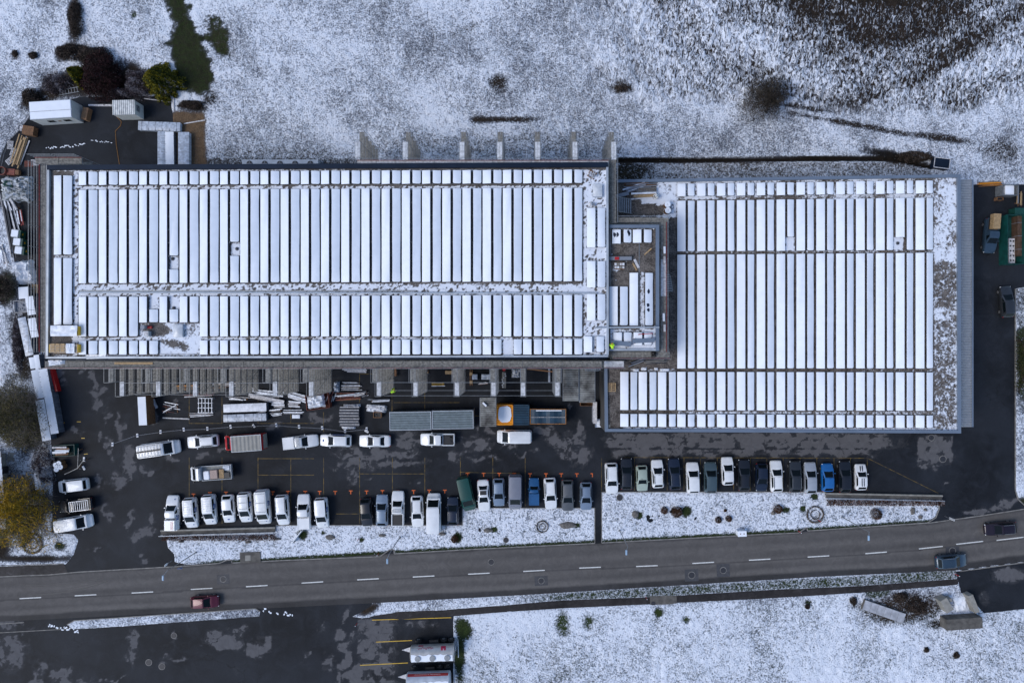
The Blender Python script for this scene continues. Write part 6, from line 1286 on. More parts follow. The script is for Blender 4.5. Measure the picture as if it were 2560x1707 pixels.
# barrier: posts with white plates and a sagging chain
BP = [(282, 1110, 0), (344, 1088, 0), (402, 1079, 0), (460, 1073, 0), (519, 1071, 0), (577, 1066, 0), (635, 1064, 35), (691, 1062, 0), (748, 1066, 0), (806, 1069, 0), (863, 1077, 0), (917, 1072, 0)]
for i, (x, y, r) in enumerate(BP):
    t = thing('barrier_post', f"barrier post with a white foot, {ORD(i + 1)} from the left along the parked vehicles", 'barrier post', at(x, y), R_(r + (i * 17) % 11), 'barrier posts')
    MB().box((0, 0, .06), (.30, .55, .10)).build('foot', M_WHITEP, t, bevel=.03); MB().tube((0, 0, .1), (0, 0, 1.0), .035, 6).build('post', M_ALU, t); MB().box((0, -.02, .125), (.16, .16, .02)).build('slot', M_BLUE, t)
for i, (a, b) in enumerate(zip(BP[:-1], BP[1:])):
    t = thing('barrier_tape', f"thin barrier tape between the {ORD(i + 1)} and {ORD(i + 2)} barrier posts from the left", 'tape', at((a[0] + b[0]) / 2, (a[1] + b[1]) / 2), 0, 'barrier tapes'); o_ = PV((a[0] + b[0]) / 2, (a[1] + b[1]) / 2)
    for k, z in enumerate((.45, .92)): MB().tube(PV(a[0], a[1] + 0, 0) - o_ + Vector((0, 0, z)), PV(b[0], b[1], 0) - o_ + Vector((0, 0, z)), .014, 4).build('strand', M_STRAP, t)
for i, (x, y, lb) in enumerate([(211, 1147, 'white footed post by the standing rolls'), (210, 1169, 'tilted white post foot by the standing rolls'), (917, 1078, 'white bag on a post left of the grey containers')]):
    t = thing('fence_foot', lb, 'post', at(x, y), R_(30 * i), 'loose posts'); MB().box((0, 0, .07), (.3, .65, .12)).build('foot', M_WHITEP, t, bevel=.03); MB().tube((0, 0, .1), (.05, 0, 1.0), .03, 5).build('post', M_ALU, t)
for a, b, lb in [((194, 1170), (160, 1186), 'tube barrier lying below the standing rolls'), ((194, 1170), (196, 1120), 'tube barrier beside the green trailer'), ((194, 1170), (210, 1148), 'tube barrier slanting between two post feet')]: beam(*a, *b, lb, M_ALU, .06, .06, .9)
for x, y, lb in [(1440, 1105, 'a')][:0]: pass
# --- east lane
crate(2527, 475, 40, 26, 1.6, -1, 'steel cage trailer with white panels in the east lane', M_ALU, name='cage_trailer', cat='trailer', group=None); bundle(2524, 475, 22, 24, 1.2, 0, 'white panels standing in the cage trailer', M_WRAPW, 'snow', 0, z0=.5)
pile(2472, 461, 62, 12, 3, 7, 'orange timber frames leaning on the north bank', [M_WOOD, M_WOODD, M_ORANGE], seed=61, spread=3, piece='timber'); crate(2501, 497, 16, 8, .7, 0, 'small box of tools below the cage trailer', M_WOODD, fill=M_BLACK); pile(2545, 497, 40, 18, 88, 6, 'wooden rails stacked right of the cage trailer', [M_WOOD, M_WOODD, M_STRAP], seed=62, spread=2, piece='rail')
crate(2540, 598, 42, 124, 1.85, 0, 'open teal container beside the blue pickup', M_TEAL, name='open_container', cat='container', group=None); bundle(2552, 590, 16, 100, 1.4, 0, 'brown rusty sheets stacked in the teal container', M_BROWNC, None, 3); crate(2549, 530, 24, 20, 1.3, 0, 'green bin above the rusty container', M_GREEN, lid=True)
hp_ = thing('perforated_slab', 'pale slab with two rows of dark holes between the containers', 'slab', (*PV(2530, 627, .8)[:2], 0)); MB().box((0, 0, .4), (.85, 3.6, .8)).build('slab', M_FROST, hp_)
for k in range(5):
    for s_ in (-.2, .2): MB().lathe((s_, -1.4 + .7 * k, .80), [(.13, 0), (.13, .015)], 10).build('hole', M_BLACK, hp_)
bx_ = thing('black_tank', 'black open box with snowy rim at the end of the ditch', 'box', (*PV(2355, 408, 1.0)[:2], 0), R_(-7)); MB().box((0, 0, .5), (2.3, 1.5, 1.0)).build('body', M_SHEETN, bx_)
for s_ in (-1, 1): MB().box((0, s_ * .72, 1.03), (2.3, .10, .06)).build('rim', M_FROST, bx_); MB().box((s_ * 1.12, 0, 1.03), (.09, 1.36, .06)).build('rim', M_FROST, bx_)
# --- roof things, long building
def skylight(px, py, w, d, zr, label):
    c = PV(px, py, zr + .5); t = thing('skylight', label, 'skylight', (c.x, c.y, zr), 0, 'skylight domes'); MB().box((0, 0, .22), (w, d, .44)).build('kerb', M_CAPL, t)
    n = 7; vs = [(w * .98 * (i / (n - 1) - .5), d * .98 * (j / (n - 1) - .5), .45 + .20 * (1 - (2 * i / (n - 1) - 1) ** 2) * (1 - (2 * j / (n - 1) - 1) ** 2)) for j in range(n) for i in range(n)]
    MB().add(vs, [(j * n + i, j * n + i + 1, (j + 1) * n + i + 1, (j + 1) * n + i) for j in range(n - 1) for i in range(n - 1)]).build('dome', mat('frosted_dome', (.55, .57, .60), .3, var=.1), t, smooth=60)
skylight(1494, 476, 1.2, 1.6, ZL, 'frosted skylight dome at the east end of the long roof'); skylight(444, 827, 1.2, 1.6, ZL, 'frosted skylight dome in the clearing of the long roof')
ch = thing('roof_vent', 'grey vent pipe with red tape in the clearing of the long roof', 'vent', (*PV(360, 818, ZL + .6)[:2], ZL)); MB().lathe((0, 0, 0), [(.22, 0), (.22, .9), (.28, .92), (.28, 1.0)], 14).build('pipe', M_STRAP, ch, smooth=40); MB().box((.5, 0, .15), (.5, .3, .3)).build('taped_foot', M_RED, ch)
ch = thing('roof_vent', 'square metal vent below the vent pipe on the long roof', 'vent', (*PV(366, 834, ZL + .6)[:2], ZL)); MB().box((0, 0, .35), (.6, .65, .7)).build('duct', M_CAPL, ch); MB().box((0, 0, .71), (.44, .48, .03)).build('opening', M_FROST, ch)
ch = thing('roof_vent', 'small snowy vent cowl near the east end of the long roof', 'vent', (*PV(1476, 510, ZL + .5)[:2], ZL)); MB().lathe((0, 0, 0), [(.14, 0), (.14, .5), (.26, .52), (.10, .66)], 14).build('cowl', M_FROST, ch, smooth=40); MB().box((.4, 0, .2), (.35, .3, .4)).build('fan_box', M_STRAP, ch)
for i, (x, y, lb) in enumerate([(431, 647, 'small dark roof outlet where the tenth solar row is broken'), (592, 622, 'small dark roof outlet where the sixteenth solar row is broken'), (434, 770, 'dark roof outlet below the central walkway'), (1469, 884, 'dark round outlet at the south-east roof corner'), (1962, 612, 'round outlet in the first gap of the lower roof'), (2245, 608, 'panel clamps in the second gap of the lower roof')]):
    zr = ZR if x > 1700 else ZL; t = thing('roof_outlet', lb, 'vent', (*PV(x, y, zr + .1)[:2], zr), 0, 'roof outlets'); MB().lathe((0, 0, 0), [(.16, 0), (.14, .22), (.06, .26)], 12).build('cap', M_IRON, t, smooth=40); MB().lathe((0, 0, 0), [(.26, 0), (.22, .03)], 12).build('flange', M_STRAP, t)
def packs(px, py, wpx, hpx, label, clear):
    z = ZL + 1.0; c = PV(px, py, z); sx, sy = ms(wpx, z), ms(hpx, z); t = thing('pallet_load', label, 'pallet load', (c.x, c.y, ZL), 0, 'pallet loads on the roof')
    MB().box((0, 0, .07), (sx * .98, sy * .9, .14)).build('pallet', M_WOOD, t); MB().box((0, 0, .55), (sx * .92, sy * .82, .8)).build('load', mat('boxed_tiles', (.42, .38, .33), .6, col2=(.30, .20, .10), scale=3), t)
    for s_ in (-1, 1): MB().box((s_ * sx * .475, 0, .5), (.10, sy * .8, .85)).build('end_board', M_YEL, t)
    if clear:
        for k in range(3):
            for j in range(3): MB().box((-sx * .36 + .62 * k, -sy * .22 + .38 * j, .97), (.50, .30, .05)).build('tile_pack', M_WOOD, t)
    rr = random.Random(int(py)); n = 9; vs = []
    for j in range(6):
        for i in range(n): vs.append((sx * .98 * (i / (n - 1) - .5) * (.3 if clear else 1) + (sx * .25 if clear else 0), sy * (j / 5 - .5) * (.95), .98 + rr.uniform(0, .16)))
    MB().add(vs, [(j * n + i, j * n + i + 1, (j + 1) * n + i + 1, (j + 1) * n + i) for j in range(5) for i in range(n - 1)]).build('film', M_WRAPW, t, smooth=20)
packs(160, 827, 68, 28, 'film-wrapped pallet load with yellow ends at the west gable', False); packs(158, 871, 74, 26, 'opened pallet load of boxes with a yellow end at the south-west roof corner', True)
lt_ = thing('lattice_girder', 'white lattice girder lying along the south eave of the long roof', 'girder', (*PV(438, 889, ZL + .1)[:2], ZL))
gL = ms(115, ZL); 
for s_ in (-1, 1): MB().tube((-gL / 2, s_ * .2, .12), (gL / 2, s_ * .2, .12), .03, 5).build('chord', M_FROST, lt_)
for k in range(18): MB().tube((-gL / 2 + gL * k / 18, .2 * (-1) ** k, .12), (-gL / 2 + gL * (k + 1) / 18, -.2 * (-1) ** k, .12), .02, 4).build('lacing', M_FROST, lt_)
beam(216, 892, 265, 891, 'first dark frame lying along the south eave of the long roof', M_PROF, .5, .08, ZL + .05); beam(270, 892, 317, 891, 'second dark frame lying along the south eave of the long roof', M_STRAP, .5, .08, ZL + .05)
for a in ('beam', 'beam.001'): pass
pile(1480, 437, 26, 22, 60, 9, 'snowy offcuts beside the skylight at the roof\'s east end', [M_FROST, M_STRAP, M_WOODD], ln=(.3, .9), wd=(.04, .09), h=.1, seed=71, spread=50, z0=ZL, name='offcut_heap'); beam(286, 908, 382, 908, 'long pale plank lying on the south scaffold walkway', M_WOOD, .28, .06, 12.5); crumple(142, 905, 42, 16, .35, 'white plastic sheet on the south-west corner of the walkway', M_WRAPW, 22, 'plastic_film', 'film', z0=12.45, rot=8)
# --- notch and stair block roofs
pile(1600, 462, 84, 16, 2, 8, 'long tubes and boards in the notch beside the roof edge', [M_PROFD, M_STRAP, M_WOOD, M_WOODD], seed=72, spread=4, z0=ZR); pile(1585, 472, 60, 12, 18, 5, 'slanting grey boards in the roof notch', [M_STRAP, M_PROF], wd=(.12, .22), seed=73, spread=3, z0=ZR); crate(1617, 474, 50, 10, ZR + .4, 0, 'narrow metal trough of gravel in the roof notch', M_ALU, fill=M_ROCK, z0=ZR)
pile(1608, 489, 66, 14, 4, 7, 'white wrapped tubes in the roof notch', [M_WRAPW, M_FROST, M_WOOD], wd=(.14, .24), seed=74, spread=6, z0=ZR); beam(1540, 491, 1572, 483, 'broad grey board resting at the notch scaffold', M_STRAP, .5, .1, ZR + .6)
for i, (x, y) in enumerate([(1669, 511), (1670, 526)]):
    t = thing('membrane_roll', ['upper', 'lower'][i] + ' of two upright rolls with white tops on the lower roof', 'roll', (*PV(x, y, ZR + 1.0)[:2], ZR), 0, 'membrane rolls'); MB().lathe((0, 0, 0), [(.40, 0), (.40, 1.0)], 18).build('roll', M_WOODD, t, smooth=40); tp = MB().lathe((0, 0, 1.0), [(.41, 0), (.41, .03), (.37, .05)], 18).build('snow_top', M_SNOW, t); MB().lathe((0, 0, 1.05), [(.05, 0), (.05, .015)], 8).build('core', M_RUST, tp)
cv = thing('conveyor', 'dark conveyor arm with a red label on the stair block roof', 'conveyor', (*PV(1551, 646, ZM + .5)[:2], ZM)); MB().box((0, 0, .4), (2.9, .5, .12)).build('belt', M_STRAP, cv)
for s_ in (-1, 1): MB().box((0, s_ * .28, .42), (2.9, .06, .25)).build('side_rail', M_BLACK, cv)
MB().box((-.45, 0, .5), (.55, .36, .10)).build('label_plate', M_RED, cv)
for x in (-1, 1): MB().box((x, 0, .17), (.1, .5, .34)).build('leg', M_STRAP, cv)
bl_ = thing('block_pallet', 'pallet of white blocks with a melted ring of snow on the stair block', 'pallet load', (*PV(1549, 664, ZM + .4)[:2], ZM)); rr = random.Random(2)
for k in range(4):
    for j in range(2): MB().box((-.5 + .33 * k, -.2 + .4 * j, .22), (.26, .30, .3 - .12 * ((k + j) % 2))).build('block', [M_FROST, M_WHITEP, M_CONC][(k + j) % 3], bl_)
MB().box((0, 0, .04), (1.3, .9, .06)).build('pallet', M_WOODD, bl_)
beam(1586, 648, 1597, 670, 'white board on the gravel of the stair block', M_FROST, .32, .05, ZM + .06); beam(1582, 658, 1592, 676, 'brown board beside the white one on the stair block', M_WOOD, .2, .05, ZM + .05); beam(1611, 637, 1629, 621, 'pale plank alone on the gravel of the stair block', M_WOOD, .16, .06, ZM + .05)
beam(1525, 856, 1578, 861, 'left one of two grey sheets laid over the bottom solar group', M_CAP, .55, .05, ZM + .62); beam(1581, 853, 1636, 850, 'right one of two grey sheets laid over the bottom solar group', M_CAP, .55, .05, ZM + .64); beam(1595, 836, 1632, 833, 'thin red bar across the bottom solar group', M_RED, .08, .05, ZM + .70)
for i, (x, y, l) in enumerate([(1661, 625, 18), (1661, 650, 18), (1659, 793, 20), (1661, 820, 18)]): beam(x, y - l / 2, x + .5, y + l / 2, ['top', 'second', 'third', 'lowest'][i] + ' snowy brown timber on the east walkway of the stair block', M_FROST if i % 2 else M_SNOW, .28, .14, 11.8)
pl2 = pallet(1529, 968, 0, 'empty pale wooden pallet frame on the lower roof', z=ZR, m=M_WOOD, w=1.15, d=1.15); MB().box(PV(1521, 1065, 0) * 0 + Vector((0, 0, .04)), (.4, .4, .06)).build('cover', M_CONC, thing('roof_cover', 'small square cover at the lower roof\'s south-west corner', 'cover', (*PV(1522, 1065, ZR)[:2], ZR)))
pile(1637, 903, 58, 10, 3, 6, 'boards and bars beside the scaffold on the lower roof', [M_CONC, M_PROFD, M_STRAP], seed=75, spread=5, z0=ZR); pile(1590, 905, 50, 8, 22, 4, 'dark bars slanting over the gravel of the lower roof', [M_PROFD, M_STRAP], seed=76, spread=6, z0=ZR)
for i, (x, y, w_, h_) in enumerate([(1590, 925, 16, 8), (1610, 922, 14, 9), (1640, 922, 10, 7), (1662, 925, 26, 8)]): crumple(x, y, w_, h_, .3, ['first', 'second', 'third', 'largest'][i] + ' scrap of white film above the fourth solar band', M_WRAPW, 30 + i, 'plastic_film', 'film', z0=ZR, n=7, group='film scraps on the lower roof')
crumple(1634, 885, 12, 14, .7, 'black sack on the scaffold south of the stair block', M_BLACK, 40, 'black_sack', 'sack', z0=11.45, n=8); crumple(1547, 499, 12, 14, .6, 'black sack beside the open stair frame in the notch', M_BLACK, 41, 'black_sack', 'sack', z0=ZR, n=8)
# --- fans along the north wall
fu = thing('cooling_unit', 'long cooling unit with a row of fans below the north wall', 'cooling unit', (*PV(700, 408, 1.2)[:2], 0)); fL = ms(190, 1.2); MB().box((0, 0, .6), (fL, 1.0, 1.2)).build('casing', M_CAPL, fu)
for k in range(5):
    f = MB().lathe((-fL * .40 + fL * .8 * k / 4, -.1, 1.2), [(.42, 0), (.42, .08)], 18).build('fan', M_BLACK, fu)
    bl = MB()
    for j in range(4): bl.box((-fL * .40 + fL * .8 * k / 4 + .18 * math.cos(j * 1.57), -.1 + .18 * math.sin(j * 1.57), 1.29), (.34, .10, .01), rz_(j * 1.57))
    bl.build('blade', M_STRAP, f)
# ================================================================== STREET FURNITURE, BEDS
def lamp(px, py, ax, ay, label):
    b = PV(px, py); t = thing('street_lamp', label, 'street lamp', b, 0, 'street lamps'); zt = 8.0
    MB().tube((0, 0, 0), (0, 0, zt), .075, 8, r2=.045).build('pole', M_ALU, t); e = PV(ax, ay, zt + .25) - b; MB().tube((0, 0, zt), e, .04, 6).build('arm', M_ALU, t)
    MB().box(e + Vector((0, -.25, 0)), (.28, .75, .12), top=.7).build('lamp_head', mat('lamp_housing', (.30, .42, .55), .4), t, bevel=.03); MB().lathe((0, 0, 0), [(.16, 0), (.12, .25)], 10).build('base', M_ALU, t)
lamp(490, 1380, 407, 1440, 'street lamp beside the west entrance of the car park'); lamp(1000, 1342, 968, 1398, 'street lamp at the notch in the kerb, middle of the road'); lamp(1549, 1325, 1566, 1376, 'street lamp right of the footway between the beds'); lamp(2104, 1291, 2172, 1340, 'street lamp in the eastern bed')
lamp_ = [(1318, 1278, 'slim yard light at the top of the middle bed, left one'), (1384, 1279, 'slim yard light at the top of the middle bed, right one'), (1253, 1279, 'slim yard light below the grey van')]
for x, y, lb in lamp_:
    t = thing('yard_light', lb, 'yard light', PV(x, y), 0, 'yard lights'); MB().tube((0, 0, 0), (0, 0, 4.2), .04, 6).build('pole', M_ALU, t); MB().box((0, .05, 4.25), (.3, .4, .1)).build('lamp_head', M_STRAP, t)
def sign(px, py, label, col, w=.5, h=.5, z=2.2, rz=0):
    t = thing('road_sign', label, 'sign', PV(px, py), R_(rz), 'road signs'); MB().tube((0, 0, 0), (0, 0, z + h), .035, 6).build('post', M_ALU, t); MB().box((0, -.05, z + h / 2), (w, .03, h)).build('plate', col, t)
sign(470, 1406, 'blue road sign at the car park entrance', M_BLUE, .6, .6, 2.0); sign(432, 1400, 'white sign plate at the car park entrance', M_WHITEP, .4, .7, 1.6, 70); sign(2362, 1290, 'narrow white sign at the east entrance', M_WHITEP, .25, 1.2, 1.0, 80)
for i, (x, y, lb) in enumerate([(947, 1382, 'red marker post at the kerb notch'), (893, 1556, 'red marker post at the tip of the verge'), (2386, 1433, 'red marker post at the east end of the verge'), (1614, 1490, 'short red marker post by the footpath slab'), (898, 1346, 'red marker in the bed below the black hatchback'), (1995, 1326, 'red marker at the eastern kerb notch'), (2045, 1299, 'red marker beside the round bed')]):
    t = thing('marker_post', lb, 'marker post', PV(x, y), 0, 'marker posts'); MB().tube((0, 0, 0), (0, 0, 1.1), .05, 6).build('post', M_RED, t); MB().tube((0, 0, 1.1), (0, 0, 1.25), .05, 6).build('tip', M_WHITEP, t)
sb_ = thing('sign_board', 'white angled sign board standing in the snow below the white pickup', 'sign board', PV(736, 1352), R_(52)); MB().box((1.1, 0, .75), (2.3, .12, 1.2)).build('board', M_WHITEP, sb_)
MB().box((1.1, -.07, .75), (1.9, .02, .8)).build('face', mat('sign_face', (.30, .33, .36), .5), sb_)
for x in (.1, 2.1): MB().box((x, 0, .4), (.10, .3, .8)).build('post', M_CONC, sb_)
cb = thing('utility_cabinet', 'white utility cabinet at the road side of the eastern bed', 'cabinet', PV(1849, 1328), R_(2)); MB().box((0, 0, .6), (1.2, .75, 1.2)).build('body', M_WHITEP, cb, bevel=.03); MB().box((0, 0, 1.22), (1.25, .8, .05)).build('lid', M_SNOW, cb)
for k in (-.25, .25): MB().lathe((k, 0, 1.25), [(.08, 0), (.08, .03)], 10).build('cap', M_WOODD, cb)
# retaining walls with rails over the ramps, and hedges
def ramp_wall(x0, x1, y0, y1, label):
    c = PV((x0 + x1) / 2, (y0 + y1) / 2); t = thing('retaining_wall', label, 'wall', c, 0, 'ramp walls'); L = (x1 - x0) / S; a = math.atan2(-(y1 - y0), x1 - x0)
    t.rotation_euler = (0, 0, a); MB().box((0, .32, .25), (L, .22, .5)).build('wall', M_CONC, t); MB().box((0, -.1, .30), (L, .5, .10)).build('coping', M_CONCD, t)
    for k in range(int(L / 2) + 1): MB().tube((-L / 2 + .1 + (L - .2) * k / int(L / 2), -.32, 0), (-L / 2 + .1 + (L - .2) * k / int(L / 2), -.32, 1.0), .03, 5).build('post', M_ALU, t)
    for z in (.55, 1.0): MB().box((0, -.32, z), (L, .06, .06)).build('rail', M_CAPL, t)
ramp_wall(405, 690, 1330, 1322, 'low concrete wall with a rail beside the western hedge'); ramp_wall(2062, 2352, 1237, 1243, 'low concrete wall with a rail beside the eastern hedge')
ps = thing('concrete_pit', 'dark concrete pit cover in the bed beside the kerb', 'pit cover', PV(627, 1392), R_(2)); MB().box((0, 0, .1), (3.0, 1.55, .2)).build('slab', M_CONCD, ps); MB().box((-.35, -.05, .21), (.8, .8, .03)).build('lid', M_CONC, ps)
fs_ = thing('footpath_slab', 'damp concrete slab crossing the footpath', 'slab', PV(1658, 1493), R_(2)); MB().box((0, 0, .02), (3.9, 2.2, .06)).build('slab', M_CONCD, fs_); MB().lathe((-1.5, -.8, .05), [(.32, 0), (.32, .03)], 14).build('lid', M_IRON, fs_)
# concrete bay and slab in the south-east
cs = thing('concrete_slab', 'long pale concrete slab lying aslant in the south-east scrub', 'slab', (*PV(2210, 1528, .5)[:2], 0), R_(-19)); MB().box((0, 0, .25), (6.3, 1.5, .5)).build('base', M_CONCD, cs)
for k in range(6): MB().box((-2.6 + 1.04 * k, 0, .53), (1.0, 1.42, .06)).build('plate', mat('frosted_concrete', (.36, .37, .40), .8, var=.2, scale=1.5), cs)
by = thing('material_bay', 'concrete block bay holding a patch of snow in the south-east', 'material bay', PV(2385, 1520)); bo = PV(2385, 1520)
for (x, y, w_, d_, r_, z_) in ((2352, 1503, 1.1, 2.0, 30, 1.5), (2360, 1494, 1.0, .5, 20, 1.2), (2420, 1500, .7, 2.7, 22, 1.4), (2393, 1547, 5.2, 1.6, 4, 1.7)):
    v = PV(x, y) - bo; MB().box((v.x, v.y, z_ / 2), (w_, d_, z_), rz_(R_(r_))).build('block', M_CONC if z_ < 1.6 else M_CONCD, by, bevel=.03)
crumple(2400, 1509, 34, 40, .35, 'patch of clean snow lying in the concrete bay', M_SNOW, 50, 'snow_heap', 'snow heap', rot=10)
# boulders and planters
ROCKS = [(826, 1342, 26, 14, 'dark oblong boulder below the short white van'), (956, 1337, 21, 9, 'flat boulder below the silver blue estate'), (1106, 1333, 22, 9, 'flat boulder below the long white van'), (1221, 1325, 24, 13, 'boulder with grass beside it below the white saloon'), (1588, 1284, 19, 20, 'dark pointed boulder below the black estates'), (1419, 1312, 48, 18, 'long lying log of stone in the middle bed'), (1932, 1281, 13, 13, 'dark stone beside the brown ball shrub'), (2281, 1277, 13, 22, 'dark tall boulder near the east entrance'), (2312, 1273, 9, 8, 'small dark stone near the east entrance'), (2300, 1291, 12, 11, 'round stone near the east kerb'), (454, 1352, 16, 7, 'dark stone at the foot of the western hedge'), (622, 1354, 18, 7, 'dark stone below the middle of the western hedge'), (695, 1346, 18, 7, 'dark stone at the right end of the western hedge')]
for i, (x, y, w_, h_, lb) in enumerate(ROCKS):
    rr = random.Random(i); t = thing('boulder', lb, 'boulder', (*PV(x, y)[:2], .05), 0, 'boulders'); bm = bmesh.new(); bmesh.ops.create_icosphere(bm, subdivisions=2, radius=1)
    for v in bm.verts: v.co = Vector((v.co.x * ms(w_) / 2, v.co.y * ms(h_) / 2, max(-.1, v.co.z * .4))) * rr.uniform(.82, 1.08)
    me = bpy.data.meshes.new('stone'); bm.to_mesh(me); bm.free(); me.materials.append(M_ROCK); put('stone', me, t)
# ================================================================== PLANTS
def leaves(n, fn, size, cols, seed, flat=.5, stretch=1.0):
    """n small leaf faces; fn(rng) -> positions; colours picked in clumps"""
    rg = np.random.default_rng(seed); p = fn(rg, n); n = len(p)
    d = rg.normal(size=(n, 3)); d[:, 2] *= flat; d /= np.linalg.norm(d, axis=1)[:, None]; u = rg.normal(size=(n, 3)); u -= (u * d).sum(1)[:, None] * d; u /= np.linalg.norm(u, axis=1)[:, None]
    v = np.cross(d, u); s = size * rg.uniform(.6, 1.3, n)[:, None]
    q = np.stack([p - d * s * stretch, p + u * s * .5, p + d * s * stretch, p - u * s * .5], 1).reshape(-1, 3)
    cl = fbm(p[:, 0] * 1.6 + 50 + p[:, 2], p[:, 1] * 1.6 + 50, seed, 2); k = np.clip((cl - .5) * 2.6 + .5 + rg.normal(size=n) * .22, 0, .999) * len(cols); c = np.array(cols)[k.astype(int)] * rg.uniform(.75, 1.25, n)[:, None]
    me = bpy.data.meshes.new('crown'); me.vertices.add(4 * n); me.vertices.foreach_set('co', q.astype(np.float32).ravel()); me.loops.add(4 * n); me.loops.foreach_set('vertex_index', np.arange(4 * n, dtype=np.int32)); me.polygons.add(n); me.polygons.foreach_set('loop_start', np.arange(0, 4 * n, 4, dtype=np.int32)); me.update(calc_edges=True)
    ca(me, 'leaf', np.repeat(c, 4, 0)); me.materials.append(M_LEAF); return me
def blob_fn(rx, ry, z0, z1, lob=.5, seed=0, hollow=.3):
    def f(rg, n):
        a = rg.uniform(0, 2 * math.pi, n); r = np.sqrt(rg.uniform(hollow, 1, n)); zz = rg.uniform(0, 1, n)
        o = 1 + lob * (fbm(np.cos(a) * 1.5 + 9, np.sin(a) * 1.5 + zz * 1.2 + 9, seed + 3, 3) - .5) * 2
        pr = np.sqrt(np.clip(1 - (zz * 1.0) ** 2.2, 0, 1)) * o; return np.stack([rx * r * pr * np.cos(a), ry * r * pr * np.sin(a), z0 + (z1 - z0) * zz], 1)
    return f
def shrub(px, py, wpx, hpx, ht, label, cols, n=900, size=.12, seed=0, name='shrub', cat='shrub', lob=.6, group='shrubs', stems=5, z0=.05):
    b = PV(px, py, ht * .3); t = thing(name, label, cat, (b.x, b.y, 0), 0, group); rx, ry = ms(wpx) / 2, ms(hpx) / 2
    put('foliage', leaves(int(n * 2.2), blob_fn(rx, ry, z0, ht, lob, seed), size * .6, cols, seed, .5, 1.6), t); rr = random.Random(seed)
    st = MB()
    for k in range(stems): st.tube((rr.uniform(-.1, .1) * rx, rr.uniform(-.1, .1) * ry, -.1), (rr.uniform(-.6, .6) * rx, rr.uniform(-.6, .6) * ry, ht * .75), .03, 4, r2=.01)
    st.build('stem', M_BARK, t); return t
def branchy(rx, ry, ht, seed, levels=4, nb=6, r0=.12, z0=.4):
    rr = random.Random(seed); mb = MB(); tr_ = MB()
    tr_.tube((0, 0, -.2), (0, 0, z0 + .3), r0 * 1.25, 8, r2=r0)
    def grow(p, d, l, r, lv):
        q = p + d * l; q.x = max(-rx, min(rx, q.x)); q.y = max(-ry, min(ry, q.y)); (tr_ if lv == levels else mb).tube(p, q, r, 5 if r > .04 else 3, r2=r * .6)
        if lv == 0: return
        for k in range(nb if lv == levels else rr.choice((3, 4, 5))):
            s_ = rr.uniform(.45, 1.0); nd = (d + Vector((rr.gauss(0, .75), rr.gauss(0, .75), rr.gauss(.05, .45)))).normalized(); grow(p.lerp(q, s_), nd, l * rr.uniform(.55, .85), r * .52, lv - 1)
    for k in range(nb):
        a = 2 * math.pi * k / nb + rr.uniform(-.4, .4); e = rr.uniform(.35, 1.1); grow(Vector((0, 0, z0)), Vector((math.cos(a) * math.cos(e) * rx / max(rx, ry), math.sin(a) * math.cos(e) * ry / max(rx, ry), math.sin(e))), ht * rr.uniform(.32, .45), r0 * .6, levels)
    return tr_, mb
BR = [(.030, .022, .017), (.050, .036, .028), (.075, .055, .045), (.022, .016, .013)]
def tree(px, py, wpx, hpx, ht, label, cols, n, size, seed, name='bare_tree', levels=4, r0=.12, stretch=2.0, hollow=.15):
    b = PV(px, py, ht * .45); t = thing(name, label, 'tree', (b.x, b.y, 0)); rx, ry = ms(wpx, ht * .5) / 2, ms(hpx, ht * .5) / 2
    tk, br = branchy(rx * .95, ry * .95, ht, seed, levels, 6, r0); tk.build('trunk', M_BARK, t); br.build('branches', mat('pale_twig', (.17, .14, .115), .9, var=.3), t)
    put('crown', leaves(n, blob_fn(rx * 1.12, ry * 1.12, ht * .35, ht, .75, seed, hollow), size, cols, seed, .9, stretch), t); return t
tree(1913, 250, 100, 92, 4.5, 'bare round tree standing alone in the snowy slope', [(.035, .028, .022), (.022, .018, .014), (.06, .05, .04)], 5200, .06, 3, levels=4, stretch=5, hollow=0)
tree(28, 1042, 132, 160, 7.5, 'dark bare olive-brown tree at the west edge', [(.06, .052, .018), (.095, .08, .028), (.04, .035, .014), (.13, .105, .04)], 8000, .065, 5, levels=4, r0=.2, stretch=3.6, hollow=0)
tree(45, 1268, 190, 165, 7.0, 'yellow-ochre willow beside the parked vans', [(.40, .235, .014), (.30, .195, .014), (.16, .12, .014), (.52, .29, .016), (.10, .08, .012)], 11000, .065, 6, name='willow_tree', levels=4, r0=.22, stretch=4.0, hollow=0)
tree(12, 722, 36, 70, 3.0, 'dark bare bush-tree at the west fence', BR, 900, .12, 15, levels=3, stretch=2.2)
def conifer(px, py, wpx, hpx, ht, label, seed, n):
    b = PV(px, py, ht * .4); t = thing('conifer', label, 'tree', (b.x, b.y, 0), 0, 'yellow conifers'); rx, ry = ms(wpx, ht * .4) / 2, ms(hpx, ht * .4) / 2
    def f(rg, n_):
        zz = rg.uniform(0, 1, n_) ** 1.4; a = rg.uniform(0, 2 * math.pi, n_); o = .58 + .20 * np.sign(np.cos(4 * a)) * np.abs(np.cos(2 * a)) ** 3 + .36 * np.abs(np.sin(a * 5.5 + np.floor(zz * 7) * 1.7)); r = (1 - zz) ** .75 * o * rg.uniform(.75, 1.02, n_)
        return np.stack([rx * r * np.cos(a), ry * r * np.sin(a), .15 + ht * zz], 1)
    put('foliage', leaves(n * 3, f, .11, [(.035, .045, .006), (.10, .095, .006), (.20, .165, .008), (.27, .21, .012), (.06, .065, .006)], seed, .55, 1.5), t); MB().tube((0, 0, -.1), (0, 0, ht * .9), .14, 7, r2=.02).build('trunk', M_BARK, t)
